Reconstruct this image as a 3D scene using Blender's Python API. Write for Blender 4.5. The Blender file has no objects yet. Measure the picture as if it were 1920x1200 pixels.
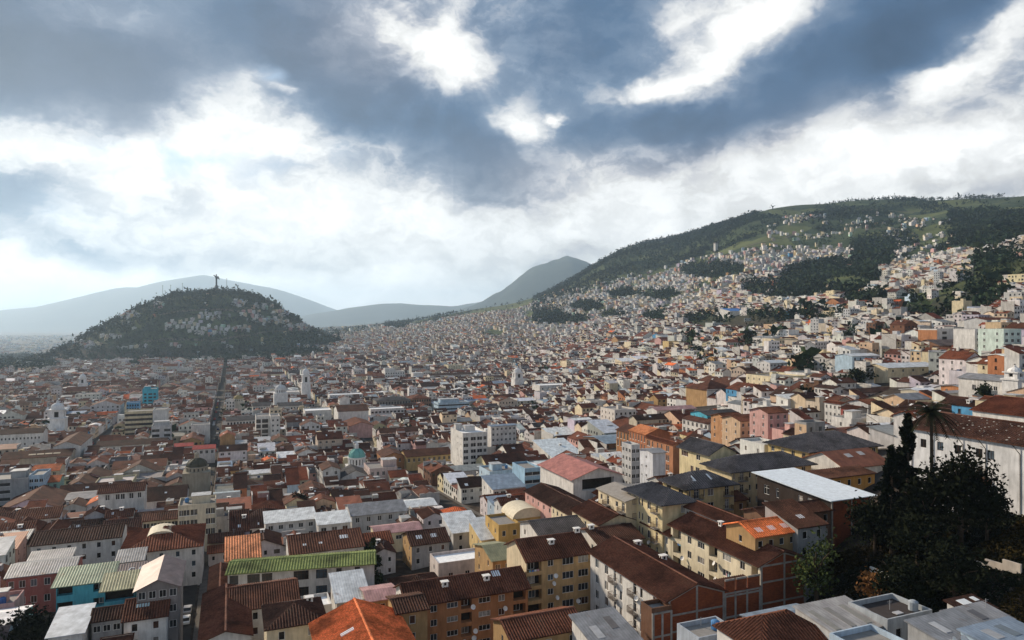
import bpy, math, random
import numpy as np
from mathutils import Vector
rad = math.radians
RNG = random.Random(11)
NP = np.random.default_rng(11)
SC = bpy.context.scene
COL = SC.collection

# ------------------------------------------------------------------ camera
CAM_Z = 80.0
FPX = 1300.0                      # focal length in pixels of a 1920 wide frame
cam_d = bpy.data.cameras.new('camera')
cam = bpy.data.objects.new('camera', cam_d)
COL.objects.link(cam)
cam.location = (0, 0, CAM_Z)
cam.rotation_euler = (rad(90), 0, 0)
cam_d.sensor_width = 36.0
cam_d.lens = 36.0 * FPX / 1920.0
cam_d.clip_start = 1.0
cam_d.clip_end = 80000.0
SC.camera = cam

# ------------------------------------------------------------------ exposure
EXPOSURE = 1.12
SC.view_settings.view_transform = 'Standard'
SC.view_settings.look = 'None'
SC.view_settings.exposure = EXPOSURE
SC.view_settings.gamma = 1.0
SC.view_settings.use_curve_mapping = False
SC.render.engine = 'CYCLES'
SC.cycles.use_denoising = True
SC.cycles.max_bounces = 5
SC.cycles.diffuse_bounces = 3
SC.cycles.glossy_bounces = 2
SC.cycles.volume_bounces = 1
SC.cycles.transparent_max_bounces = 6

# ------------------------------------------------------------------ world: sky with broken cloud
SUN_EL, SUN_AZ = 25.0, -52.0      # azimuth measured from +Y, negative = to the left
world = bpy.data.worlds.new('World')
SC.world = world
world.use_nodes = True
wn, wl = world.node_tree.nodes, world.node_tree.links
wn.clear()
SKY_STRENGTH = 0.1

class NG:
    """small helper to write node maths"""
    def __init__(s, nodes, links): s.n, s.l = nodes, links
    def put(s, sock, v):
        if hasattr(v, 'links') or hasattr(v, 'is_linked'): s.l.new(v, sock)
        else: sock.default_value = v
    def m(s, op, a, b=None, c=None, clamp=False):
        n = s.n.new('ShaderNodeMath'); n.operation = op; n.use_clamp = clamp
        s.put(n.inputs[0], a)
        if b is not None: s.put(n.inputs[1], b)
        if c is not None: s.put(n.inputs[2], c)
        return n.outputs[0]
    def v(s, op, a, b=None, scale=None):
        n = s.n.new('ShaderNodeVectorMath'); n.operation = op
        s.put(n.inputs[0], a)
        if b is not None: s.put(n.inputs[1], b)
        if scale is not None: s.put(n.inputs['Scale'], scale)
        return n.outputs['Value'] if op in ('LENGTH', 'DOT_PRODUCT', 'DISTANCE') else n.outputs['Vector']
    def noise(s, vec, scale, detail=4.0, rough=0.5, col=False, dist=0.0):
        n = s.n.new('ShaderNodeTexNoise'); n.inputs['Scale'].default_value = scale
        n.inputs['Detail'].default_value = detail; n.inputs['Roughness'].default_value = rough
        n.inputs['Distortion'].default_value = dist
        if vec is not None: s.l.new(vec, n.inputs['Vector'])
        return n.outputs['Color'] if col else n.outputs['Fac']
    def rng(s, val, a, b, c=0.0, d=1.0, kind='LINEAR'):
        n = s.n.new('ShaderNodeMapRange'); n.interpolation_type = kind
        s.put(n.inputs[0], val)
        for k, x in zip((1, 2, 3, 4), (a, b, c, d)): n.inputs[k].default_value = x
        return n.outputs[0]
    def mix(s, f, a, b, mode='MIX'):
        n = s.n.new('ShaderNodeMix'); n.data_type = 'RGBA'; n.blend_type = mode
        s.put(n.inputs[0], f); s.put(n.inputs[6], a); s.put(n.inputs[7], b)
        return n.outputs[2]
    def ramp(s, fac, stops, interp='LINEAR'):
        n = s.n.new('ShaderNodeValToRGB'); n.color_ramp.interpolation = interp
        el = n.color_ramp.elements
        while len(el) < len(stops): el.new(0.5)
        for e, (p, c) in zip(el, stops): e.position = p; e.color = (*c, 1)
        s.l.new(fac, n.inputs[0]); return n.outputs[0]

def srgb(r, g, b):
    f = lambda c: (c / 255 / 12.92) if c <= 10 else ((c / 255 + .055) / 1.055) ** 2.4
    return (f(r), f(g), f(b))

def build_world():
    g = NG(wn, wl)
    tc = wn.new('ShaderNodeTexCoord')
    D = tc.outputs['Generated']
    sep = wn.new('ShaderNodeSeparateXYZ'); wl.new(D, sep.inputs[0])
    az = g.m('ARCTAN2', sep.outputs[0], sep.outputs[1])
    el = g.m('ARCSINE', sep.outputs[2])
    cmb = wn.new('ShaderNodeCombineXYZ'); wl.new(az, cmb.inputs[0]); wl.new(el, cmb.inputs[1])
    A = cmb.outputs[0]
    # stretch so that cloud detail flattens towards the horizon
    st = wn.new('ShaderNodeMapping'); st.inputs['Scale'].default_value = (1.0, 1.5, 1.0); wl.new(A, st.inputs[0])
    S = st.outputs[0]
    w1 = g.v('SUBTRACT', g.noise(S, 3.0, 2.0, .5, col=True), (.5, .5, .5))
    w2 = g.v('SUBTRACT', g.noise(S, 11.0, 4.0, .6, col=True), (.5, .5, .5))
    W = g.v('ADD', A, g.v('ADD', g.v('SCALE', w1, scale=.16), g.v('SCALE', w2, scale=.075)))
    WS = g.v('ADD', A, g.v('SCALE', w1, scale=.10))
    def blobs(lst, vec, base):
        acc = base
        for i, (px, py, sx, sy, rot, amp) in enumerate(lst):
            if i and i % 10 == 0:      # keeps the shader's working set small
                cc = wn.new('ShaderNodeCombineXYZ'); wl.new(g.m('MULTIPLY', acc, 1e-7), cc.inputs[0]); vec = g.v('ADD', vec, cc.outputs[0])
            t, v = (px - 960) / FPX, (600 - py) / FPX
            a = math.atan(t); e = math.atan(v * math.cos(a))
            n = wn.new('ShaderNodeMapping'); n.vector_type = 'TEXTURE'
            n.inputs['Location'].default_value = (a, e, 0)
            n.inputs['Rotation'].default_value = (0, 0, rad(rot))
            n.inputs['Scale'].default_value = (sx / FPX, sy / FPX, 1)
            wl.new(vec, n.inputs[0])
            r = g.v('LENGTH', n.outputs[0])
            acc = g.m('ADD', acc, g.rng(r, 0.1, 1.35, amp, 0.0, 'SMOOTHSTEP'))
        return acc
    BL = [  # px, py, half width, half height, rotation, how much lighter or darker the cloud is there
        (90, 70, 400, 130, 4, -0.21), (60, 185, 330, 62, 2, -0.27), (280, 150, 260, 80, 14, -0.15), (470, 40, 230, 80, -10, -0.17), (150, 205, 200, 30, 0, -0.12),
        (650, 70, 230, 75, 0, -0.18), (560, 30, 200, 50, 0, -0.06), (230, 55, 130, 40, 0, 0.16), (400, 95, 120, 40, 0, -0.07),
        (0, 368, 135, 62, 14, -0.72), (0, 400, 80, 40, 20, -0.20), (1000, 110, 210, 150, 20, -0.23), (1180, 60, 130, 80, 0, -0.13), (960, 30, 300, 60, 0, -0.06),
        (770, 205, 240, 80, -14, -0.37), (840, 275, 150, 60, -24, -0.26), (620, 215, 130, 45, -22, -0.25), (505, 235, 60, 22, -34, -0.17),
        (900, 340, 170, 70, -8, -0.48), (1010, 375, 120, 40, 0, -0.22), (1110, 250, 190, 60, 8, -0.31), (1300, 230, 230, 62, 5, -0.35), (1440, 205, 190, 56, 14, -0.21), (1060, 295, 110, 30, 0, -0.16), (1110, 235, 34, 34, 0, -0.12),
        (1640, 60, 330, 110, 18, -0.30), (1720, 30, 260, 60, 22, -0.19), (1560, 110, 160, 50, 10, -0.12),
        (1790, 215, 300, 50, 14, -0.14), (1600, 245, 200, 30, 8, -0.06), (1840, 350, 190, 36, 0, -0.30), (1500, 345, 110, 30, 0, -0.10), (1880, 160, 120, 30, 30, -0.09),
        (1250, 318, 300, 26, 4, -0.22), (180, 490, 270, 32, 0, -0.26), (480, 486, 420, 22, 0, -0.20), (560, 468, 220, 18, 0, -0.08), (70, 440, 70, 24, 0, -0.16), (250, 455, 90, 26, 10, -0.10),
        (1055, 478, 80, 34, 25, -0.40), (1000, 500, 60, 26, 30, -0.14), (600, 549, 66, 12, 0, -0.24), (860, 540, 90, 50, 0, -0.10), (20, 562, 120, 16, 0, -0.14), (640, 440, 200, 30, 0, -0.10),
        (330, 350, 60, 20, 0, -0.10), (560, 335, 90, 30, -10, -0.12), (720, 345, 70, 26, 0, -0.12), (200, 390, 120, 24, 0, -0.10), (120, 300, 90, 30, 0, -0.05),
        (848, 92, 84, 70, 0, 0.66), (850, 100, 210, 150, 0, 0.26), (700, 75, 200, 70, 0, .12), (770, 66, 100, 30, -20, 0.39), (985, 250, 70, 54, -15, 0.74), (985, 250, 150, 100, 0, .14), (1050, 213, 20, 18, 0, 0.70),
        (1310, 90, 170, 50, 36, 0.36), (1310, 80, 300, 120, 36, .22), (1235, 150, 95, 22, 14, 0.46), (1370, 70, 90, 26, 20, 0.20), (1420, 40, 110, 44, 30, 0.34), (1250, 18, 60, 20, 0, 0.30),
        (1840, 90, 180, 30, 34, 0.48), (1770, 128, 80, 22, 14, 0.18),
        (390, 195, 110, 60, 12, 0.40), (450, 175, 40, 36, 0, 0.14), (500, 205, 34, 14, 0, 0.34),
        (820, 505, 120, 50, 0, 0.05), (1580, 318, 130, 46, 0, 0.16), (300, 400, 420, 60, 0, 0.05), (700, 400, 240, 50, 0, 0.08), (1200, 390, 300, 40, 0, 0.06), (420, 532, 900, 30, 0, 0.22), (1100, 430, 500, 60, 0, 0.10), (1500, 320, 400, 50, 0, 0.08),
        (640, 75, 200, 60, 0, .14), (1010, 40, 160, 50, 0, .12), (300, 60, 120, 40, 0, .08), (1000, 180, 60, 40, 0, .08), (900, 360, 120, 40, 0, .10), (1150, 170, 120, 30, 10, .10), (120, 150, 360, 110, 6, -.22), (1680, 40, 260, 70, 20, -.14), (180, 262, 330, 56, 0, .34), (420, 250, 160, 60, 0, .22), (1840, 240, 300, 110, 20, .26), (1830, 90, 260, 70, 32, .16), (1600, 290, 220, 50, 10, .16), (560, 290, 120, 40, -20, .14), (230, 60, 160, 40, 0, .08), (900, 420, 800, 40, 0, .05), (900, 565, 1500, 48, 0, .42), (960, 500, 900, 40, 0, .08),
    ]
    L = blobs(BL, W, g.rng(el, rad(9.5), rad(18.5), .99, .46, 'SMOOTHSTEP'))      # bright low sky, heavy cloud overhead
    f1 = g.noise(S, 5.0, 7.0, .55)
    f2 = g.noise(g.v('ADD', S, g.v('SCALE', w2, scale=.10)), 17.0, 8.0, .62)
    f3 = g.noise(WS, 5.5, 3.0, .45)
    L = g.m('ADD', L, g.m('MULTIPLY', g.m('SUBTRACT', f1, .5), .42))
    # billowy detail belongs to the bright cumulus
    det = g.rng(L, .35, .75, .30, .52)
    L = g.m('ADD', L, g.m('MULTIPLY', g.m('SUBTRACT', f2, .5), det))
    L = g.m('ADD', L, g.m('MULTIPLY', g.m('SUBTRACT', g.rng(f2, .40, .60, 0, 1, 'SMOOTHSTEP'), .55), g.m('MULTIPLY', det, .30)))
    # faint rays fanning down from the hidden sun
    sa, se = math.atan((850 - 960) / FPX), math.atan((600 - 80) / FPX)
    da, de = g.m('SUBTRACT', az, sa), g.m('SUBTRACT', el, se)
    cr = wn.new('ShaderNodeCombineXYZ'); wl.new(g.m('ARCTAN2', da, de), cr.inputs[0])
    ray = g.m('SUBTRACT', g.noise(cr.outputs[0], 4.5, 2.0, .5), .5)
    rad_ = g.m('SQRT', g.m('ADD', g.m('MULTIPLY', da, da), g.m('MULTIPLY', de, de)))
    L = g.m('ADD', L, g.m('MULTIPLY', ray, g.m('MULTIPLY', g.rng(rad_, .03, .09, 0, .55), g.rng(rad_, .10, .30, 1, 0))))
    dk = g.m('MAXIMUM', g.m('SUBTRACT', .56, L), 0.0)
    L = g.m('ADD', g.m('ADD', L, dk), g.m('MULTIPLY', g.m('DIVIDE', dk, g.m('MULTIPLY_ADD', dk, 1.9, 1.0)), -1.0))
    L = g.m('ADD', L, g.m('MULTIPLY', g.m('SUBTRACT', f3, .5), .42))
    L = g.m('MAXIMUM', L, .02)
    k = 1 / (2 ** EXPOSURE) / SKY_STRENGTH
    sc3 = lambda c: tuple(x * k for x in c)
    # colours run from slate-blue cloud bases through lilac grey to white
    stops = [(0.0, srgb(20, 42, 66)), (.17, srgb(32, 62, 94)), (.33, srgb(66, 102, 140)), (.47, srgb(118, 142, 170)), (.60, srgb(172, 182, 196)),
             (.75, srgb(212, 216, 222)), (.90, srgb(240, 241, 241)), (1.0, srgb(255, 255, 253))]
    colA = g.ramp(L, stops)
    stopsB = [(0.0, srgb(34, 40, 56)), (.17, srgb(50, 58, 78)), (.33, srgb(90, 98, 120)), (.47, srgb(142, 146, 160)), (.60, srgb(182, 184, 194)),
              (.75, srgb(220, 219, 221)), (.90, srgb(243, 242, 239)), (1.0, srgb(255, 255, 253))]
    colB = g.ramp(L, stopsB)
    tint = blobs([(60, 110, 420, 150, 0, .55), (700, 70, 240, 110, 0, .6), (1750, 290, 400, 120, 0, .5), (1100, 360, 500, 90, 0, .6), (1050, 480, 160, 60, 0, .5), (1000, 550, 1000, 60, 0, .6), (1500, 340, 500, 80, 0, .5), (1000, 440, 500, 60, 0, .4)], WS, .12)
    tint = g.m('ADD', tint, g.m('MULTIPLY', g.m('SUBTRACT', f1, .5), .8), clamp=True)
    col = g.mix(tint, colA, colB)
    over = g.m('MAXIMUM', g.m('SUBTRACT', L, 1.0), 0.0)
    col = g.mix(1.0, col, g.v('SCALE', g.v('ADD', (1, .98, .94), (0, 0, 0)), scale=over), 'ADD')
    col = g.v('SCALE', col, scale=k)
    # clear sky seen through the gaps
    sky = wn.new('ShaderNodeTexSky'); sky.sky_type = 'NISHITA'; sky.sun_disc = False
    sky.sun_elevation = rad(SUN_EL); sky.sun_rotation = rad(SUN_AZ)
    sky.altitude = 2800
    gap = blobs([(300, 285, 110, 34, 0, .75), (420, 295, 70, 26, 0, .45), (470, 160, 36, 30, 0, .5), (525, 335, 60, 30, 0, .35), (130, 400, 60, 34, 0, .3), (640, 300, 40, 40, 0, .2)], W, 0.0)
    gap = g.m('MULTIPLY', gap, g.rng(f2, .35, .6, 1.0, .3))
    skyc = g.mix(.72, sky.outputs[0], g.v('SCALE', g.v('ADD', srgb(196, 218, 236), (0, 0, 0)), scale=k))
    col = g.mix(gap, col, skyc)
    bg = wn.new('ShaderNodeBackground'); bg.inputs['Strength'].default_value = SKY_STRENGTH
    wl.new(col, bg.inputs[0])
    out = wn.new('ShaderNodeOutputWorld'); wl.new(bg.outputs[0], out.inputs[0])
build_world()
world.cycles.sampling_method = 'MANUAL'
world.cycles.sample_map_resolution = 512

# ------------------------------------------------------------------ sun behind thin cloud: soft and slightly warm
sun_d = bpy.data.lights.new('sun', 'SUN')
sun_d.energy = 2.8
sun_d.angle = rad(5)
sun_d.color = (1.0, .85, .66)
sun = bpy.data.objects.new('sun', sun_d)
COL.objects.link(sun)
sd = Vector((math.sin(rad(SUN_AZ)) * math.cos(rad(SUN_EL)), math.cos(rad(SUN_AZ)) * math.cos(rad(SUN_EL)), math.sin(rad(SUN_EL))))
sun.rotation_euler = sd.to_track_quat('Z', 'Y').to_euler()

# ================================================================== materials
def new_mat(name):
    m = bpy.data.materials.new(name); m.use_nodes = True
    n, l = m.node_tree.nodes, m.node_tree.links
    b = n['Principled BSDF']
    b.inputs['Specular IOR Level'].default_value = .12
    return m, NG(n, l), b
def obj_color(g):
    return g.n.new('ShaderNodeObjectInfo').outputs['Color']
def att_color(g, name='Col'):
    a = g.n.new('ShaderNodeAttribute'); a.attribute_name = name; return a.outputs['Color']
def world_pos(g):
    return g.n.new('ShaderNodeNewGeometry').outputs['Position']
def bump(g, b, h, strength=.4, dist=.05):
    n = g.n.new('ShaderNodeBump'); n.inputs['Strength'].default_value = strength; n.inputs['Distance'].default_value = dist
    g.l.new(h, n.inputs['Height']); g.l.new(n.outputs[0], b.inputs['Normal'])

def plaster_mat(name, src):
    m, g, b = new_mat(name)
    c = src(g); P = world_pos(g)
    st = g.n.new('ShaderNodeMapping'); st.inputs['Scale'].default_value = (1, 1, .18); g.l.new(P, st.inputs[0])
    f = g.noise(st.outputs[0], 1.3, 5, .65)             # rain streaks
    f2 = g.noise(P, .35, 4, .6)
    k = g.m('MULTIPLY', g.rng(f, .3, .62, .72, 1.05), g.rng(f2, .3, .7, .78, 1.07))
    col = g.mix(1.0, c, g.v('SCALE', g.v('ADD', (1, 1, 1), (0, 0, 0)), scale=k), 'MULTIPLY')
    col = g.mix(g.rng(g.noise(P, .9, 6, .7), .62, .74, 0, .35), col, (.20, .165, .13, 1))   # bare patches of stained render
    g.l.new(col, b.inputs['Base Color']); b.inputs['Roughness'].default_value = .9
    bump(g, b, g.noise(P, 5, 4, .6), .25, .03)
    return m
def tile_mat(name, src, waves=True):
    m, g, b = new_mat(name)
    c = src(g); P = world_pos(g)
    a = g.noise(P, .22, 5, .65); d = g.noise(P, 2.6, 5, .7); e = g.noise(P, 7.0, 3, .6)
    k = g.m('MULTIPLY', g.rng(a, .32, .68, .45, 1.6), g.rng(d, .25, .75, .4, 1.7))
    col = g.mix(1.0, c, g.v('SCALE', g.v('ADD', (1, 1, 1), (0, 0, 0)), scale=k), 'MULTIPLY')
    col = g.mix(g.rng(d, .60, .74, 0, .55), col, (.19, .085, .045, 1))         # newer tiles
    col = g.mix(g.rng(e, .66, .76, 0, .45), col, (.22, .18, .14, 1))           # lichen
    col = g.mix(g.rng(a, .58, .72, 0, .45), col, (.045, .045, .028, 1))        # moss
    g.l.new(col, b.inputs['Base Color']); b.inputs['Roughness'].default_value = .88
    bump(g, b, g.noise(P, 3.2, 4, .7), .6, .12)
    return m
def metal_mat(name, src):
    m, g, b = new_mat(name)
    c = src(g); P = world_pos(g)
    st = g.n.new('ShaderNodeMapping'); st.inputs['Rotation'].default_value = (0, 0, rad(22)); st.inputs['Scale'].default_value = (1.0, .12, .12); g.l.new(P, st.inputs[0])
    a = g.noise(st.outputs[0], .9, 4, .6); d = g.noise(P, .5, 5, .65)
    k = g.m('MULTIPLY', g.rng(a, .3, .7, .80, 1.10), g.rng(d, .3, .7, .62, 1.12))
    col = g.mix(1.0, c, g.v('SCALE', g.v('ADD', (1, 1, 1), (0, 0, 0)), scale=k), 'MULTIPLY')
    col = g.mix(g.rng(g.noise(P, .55, 6, .7), .60, .72, 0, .6), col, (.20, .10, .055, 1))  # rust
    g.l.new(col, b.inputs['Base Color']); b.inputs['Roughness'].default_value = .5; b.inputs['Metallic'].default_value = .15
    return m
def simple_mat(name, color, rough=.8, var=.35, scale=1.5, metallic=0.0, src=None):
    m, g, b = new_mat(name)
    P = world_pos(g)
    k = g.rng(g.noise(P, scale, 5, .65), .25, .75, 1 - var, 1 + var)
    c = src(g) if src else (*color, 1)
    col = g.mix(1.0, c, g.v('SCALE', g.v('ADD', (1, 1, 1), (0, 0, 0)), scale=k), 'MULTIPLY')
    g.l.new(col, b.inputs['Base Color']); b.inputs['Roughness'].default_value = rough; b.inputs['Metallic'].default_value = metallic
    return m
def brick_mat():
    m, g, b = new_mat('brick_infill')
    P = world_pos(g)
    st = g.n.new('ShaderNodeMapping'); st.inputs['Scale'].default_value = (1, 1, 6); g.l.new(P, st.inputs[0])
    a = g.noise(st.outputs[0], 1.6, 4, .7); d = g.noise(P, .45, 4, .6)
    col = g.mix(g.rng(a, .3, .7), (.13, .035, .018, 1), (.30, .085, .035, 1))
    col = g.mix(g.rng(d, .45, .75, 0, .7), col, (.08, .03, .022, 1))
    col = g.mix(g.rng(g.noise(st.outputs[0], 5, 3, .6), .64, .74, 0, .5), col, (.34, .22, .15, 1))
    g.l.new(col, b.inputs['Base Color']); b.inputs['Roughness'].default_value = .92
    bump(g, b, a, .6, .05)
    return m
def leaf_mat(name, src=None, color=(.05, .08, .03)):
    m, g, b = new_mat(name)
    P = world_pos(g)
    k = g.rng(g.noise(P, .5, 4, .6), .25, .75, .5, 1.5)
    c = src(g) if src else (*color, 1)
    col = g.mix(1.0, c, g.v('SCALE', g.v('ADD', (1, 1, 1), (0, 0, 0)), scale=k), 'MULTIPLY')
    g.l.new(col, b.inputs['Base Color']); b.inputs['Roughness'].default_value = .95
    b.inputs['Specular IOR Level'].default_value = .04
    return m

M = {}
M['plaster'] = plaster_mat('painted_plaster', obj_color)
M['plaster_far'] = plaster_mat('painted_plaster_far', att_color)
M['tile'] = tile_mat('clay_tile', obj_color)
M['tile_far'] = tile_mat('clay_tile_far', att_color)
M['metal'] = metal_mat('roof_sheet', obj_color)
M['metal_far'] = metal_mat('roof_sheet_far', att_color)
M['paint'] = simple_mat('paint', (1, 1, 1), .7, .18, 1.2, 0, obj_color)
M['concrete'] = simple_mat('concrete', (.27, .25, .23), .9, .4, .9)
M['white'] = simple_mat('white_paint', (.74, .72, .69), .7, .18, 1.4)
M['wood'] = simple_mat('dark_wood', (.075, .038, .022), .75, .4, 3)
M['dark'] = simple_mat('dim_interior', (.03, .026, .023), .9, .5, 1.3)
M['brick'] = brick_mat()
M['bark'] = simple_mat('bark', (.06, .045, .032), .95, .5, 3)
M['leaf_far'] = leaf_mat('foliage_far', att_color)
M['leaf'] = leaf_mat('foliage', obj_color)
M['asphalt'] = simple_mat('asphalt', (.040, .037, .035), .9, .35, .4)
M['dirt'] = simple_mat('dirt', (.17, .135, .10), .95, .35, .2)
M['lichen'] = simple_mat('lichen', (.36, .33, .29), .95, .4, 2)
M['paving'] = simple_mat('paving', (.10, .09, .082), .9, .4, .6)
M['bronze'] = simple_mat('weathered_metal', (.09, .095, .10), .6, .3, .3, .4)
M['steel'] = simple_mat('steel', (.35, .35, .36), .5, .2, 1, .3)
def glass_mat():
    m, g, b = new_mat('window_glass')
    P = world_pos(g)
    k = g.noise(P, .7, 3, .6)
    col = g.ramp(k, [(.35, (.012, .012, .014)), (.6, (.03, .03, .033)), (.68, (.10, .09, .08)), (.75, (.025, .025, .028))])
    g.l.new(col, b.inputs['Base Color']); b.inputs['Roughness'].default_value = .22
    b.inputs['Specular IOR Level'].default_value = .35
    return m
M['glass'] = glass_mat()
def pane_mat():
    m, g, b = new_mat('window_pane')
    k = g.rng(g.noise(world_pos(g), 1.1, 3, .6), .3, .7, .55, 1.5)
    col = g.mix(1.0, obj_color(g), g.v('SCALE', g.v('ADD', (1, 1, 1), (0, 0, 0)), scale=k), 'MULTIPLY')
    g.l.new(col, b.inputs['Base Color']); b.inputs['Roughness'].default_value = .22; b.inputs['Specular IOR Level'].default_value = .35
    return m
M['pane'] = pane_mat()
PANES = [(.018, .017, .017)] * 6 + [(.03, .032, .036)] * 3 + [(.10, .085, .07), (.22, .20, .18), (.30, .29, .27), (.07, .035, .025), (.06, .08, .10)]

# ================================================================== ground
PXC = np.array([-500, 0, 350, 700, 960, 1200, 1440, 1680, 1920, 2400], float)
YN = np.array([40, 60, 100, 130, 180, 250, 350, 500, 700, 1000, 1300, 1700, 2200, 2800, 3500, 5000, 9000], float)
GH = np.array([
  [18, 18, 18, 18, 15, 9, 3, -3, -8, -14, -20, -38, -58, -72, -82, -100, -120],
  [17, 17, 17, 17, 15, 9, 4, -2, -6, -11, -17, -35, -60, -78, -90, -105, -120],
  [15, 15, 15, 15, 13, 8, 3, -1, -5, -8, -10, -14, -25, -34, -42, -60, -90],
  [12, 12, 13, 14, 15, 10, 5, 1, -3, -6, -3, 4, 18, 38, 48, 40, 0],
  [15, 15, 16, 17, 18, 12, 7, 3, 0, -2, 9, 30, 66, 112, 150, 120, 40],
  [18, 18, 20, 22, 26, 22, 20, 22, 31, 44, 60, 92, 180, 345, 455, 380, 200],
  [24, 24, 26, 28, 34, 34, 37, 44, 58, 87, 124, 208, 350, 530, 600, 500, 300],
  [31, 31, 36, 41, 45, 46, 52, 65, 86, 132, 182, 265, 388, 565, 640, 560, 400],
  [31, 33, 44, 49, 52, 58, 68, 89, 122, 188, 246, 330, 455, 560, 640, 640, 600],
  [34, 36, 50, 55, 62, 74, 90, 120, 160, 230, 300, 400, 520, 640, 720, 760, 800]], float)
PAN = (-811.0, 1900.0, 172.0)         # the round hill with the statue
PS = np.array([0, .3, .5, .65, .8, .92, 1.05, 1.3]); PV = np.array([1, .905, .70, .48, .27, .12, .03, 0.])
def fnoise(x, y, s):
    return np.sin(x / s + 1.3 * np.sin(y / s * 1.7 + .4)) * np.cos(y / s * 1.1 - .8 * np.sin(x / s * .6 + 2.1))
def ground(X, Y):
    X = np.asarray(X, float); Y = np.asarray(Y, float)
    Yc = np.clip(Y, 40, 9000)
    px = np.clip(X / np.maximum(Y, 40) * FPX + 960, -500, 2400)
    ly = np.log(Yc); LN = np.log(YN)
    i = np.clip(np.searchsorted(LN, ly) - 1, 0, len(LN) - 2)
    a = (ly - LN[i]) / (LN[i + 1] - LN[i])
    j = np.clip(np.searchsorted(PXC, px) - 1, 0, len(PXC) - 2)
    c = (px - PXC[j]) / (PXC[j + 1] - PXC[j]); c = c * c * (3 - 2 * c) * .5 + c * .5
    h = (GH[j, i] * (1 - a) + GH[j, i + 1] * a) * (1 - c) + (GH[j + 1, i] * (1 - a) + GH[j + 1, i + 1] * a) * c
    amp = np.clip((Y - 900) / 1500, 0, 1) * np.clip((h - 20) / 150, 0, 1)
    h = h + amp * (14 * fnoise(X, Y, 170.) + 6 * fnoise(X + 90, Y, 61.))
    dx, dy = X - PAN[0], Y - PAN[1]
    rr = np.hypot(dx, dy) + 1e-3
    R = (364 - 52 * dx / rr) * (1.02 + .10 * dy / rr)
    r = np.hypot(dx, dy) / R * (1 + .05 * np.sin(3 * np.arctan2(dy, dx)))
    return h + PAN[2] * np.interp(r, PS, PV)
def gz(x, y): return float(ground(x, y))

def np_mesh(name, quads=None, tris=None, qmat=None, tmat=None, qcol=None, tcol=None, mats=(), smooth=False):
    """one mesh out of loose quads (N,4,3) and triangles (M,3,3) with a colour per face"""
    quads = np.zeros((0, 4, 3)) if quads is None else np.asarray(quads, np.float32)
    tris = np.zeros((0, 3, 3)) if tris is None else np.asarray(tris, np.float32)
    nq, nt = len(quads), len(tris)
    me = bpy.data.meshes.new(name)
    me.vertices.add(nq * 4 + nt * 3)
    co = np.concatenate([quads.reshape(-1, 3), tris.reshape(-1, 3)]).astype(np.float32)
    me.vertices.foreach_set('co', co.ravel())
    me.loops.add(nq * 4 + nt * 3)
    me.loops.foreach_set('vertex_index', np.arange(nq * 4 + nt * 3, dtype=np.int32))
    me.polygons.add(nq + nt)
    me.polygons.foreach_set('loop_start', np.concatenate([np.arange(nq) * 4, nq * 4 + np.arange(nt) * 3]).astype(np.int32))
    for m in mats: me.materials.append(m)
    mi = np.concatenate([np.zeros(nq) if qmat is None else qmat, np.zeros(nt) if tmat is None else tmat]).astype(np.int32)
    me.polygons.foreach_set('material_index', mi)
    me.polygons.foreach_set('use_smooth', np.full(nq + nt, smooth, bool))
    if qcol is not None or tcol is not None:
        at = me.color_attributes.new('Col', 'FLOAT_COLOR', 'POINT')
        qc = np.zeros((nq, 3)) if qcol is None else np.asarray(qcol)
        tcl = np.zeros((nt, 3)) if tcol is None else np.asarray(tcol)
        c = np.concatenate([np.repeat(qc, 4, 0), np.repeat(tcl, 3, 0)])
        at.data.foreach_set('color', np.concatenate([c, np.ones((len(c), 1))], 1).astype(np.float32).ravel())
    me.update(calc_edges=True)
    return me
def link(name, me, parent=None, **props):
    o = bpy.data.objects.new(name, me); COL.objects.link(o)
    if parent is not None: o.parent = parent
    for k, v in props.items():
        if k == 'color': o.color = (*v, 1)
        else: o[k] = v
    return o
def grid_mesh(name, X, Y, Z, mat, smooth=True):
    ny, nx = X.shape
    me = bpy.data.meshes.new(name)
    idx = np.arange(ny * nx).reshape(ny, nx)
    f = np.stack([idx[:-1, :-1], idx[:-1, 1:], idx[1:, 1:], idx[1:, :-1]], -1).reshape(-1, 4)
    me.from_pydata(np.stack([X, Y, Z], -1).reshape(-1, 3).tolist(), [], f.tolist())
    me.materials.append(mat)
    me.polygons.foreach_set('use_smooth', np.full(len(f), smooth, bool))
    return me

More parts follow.
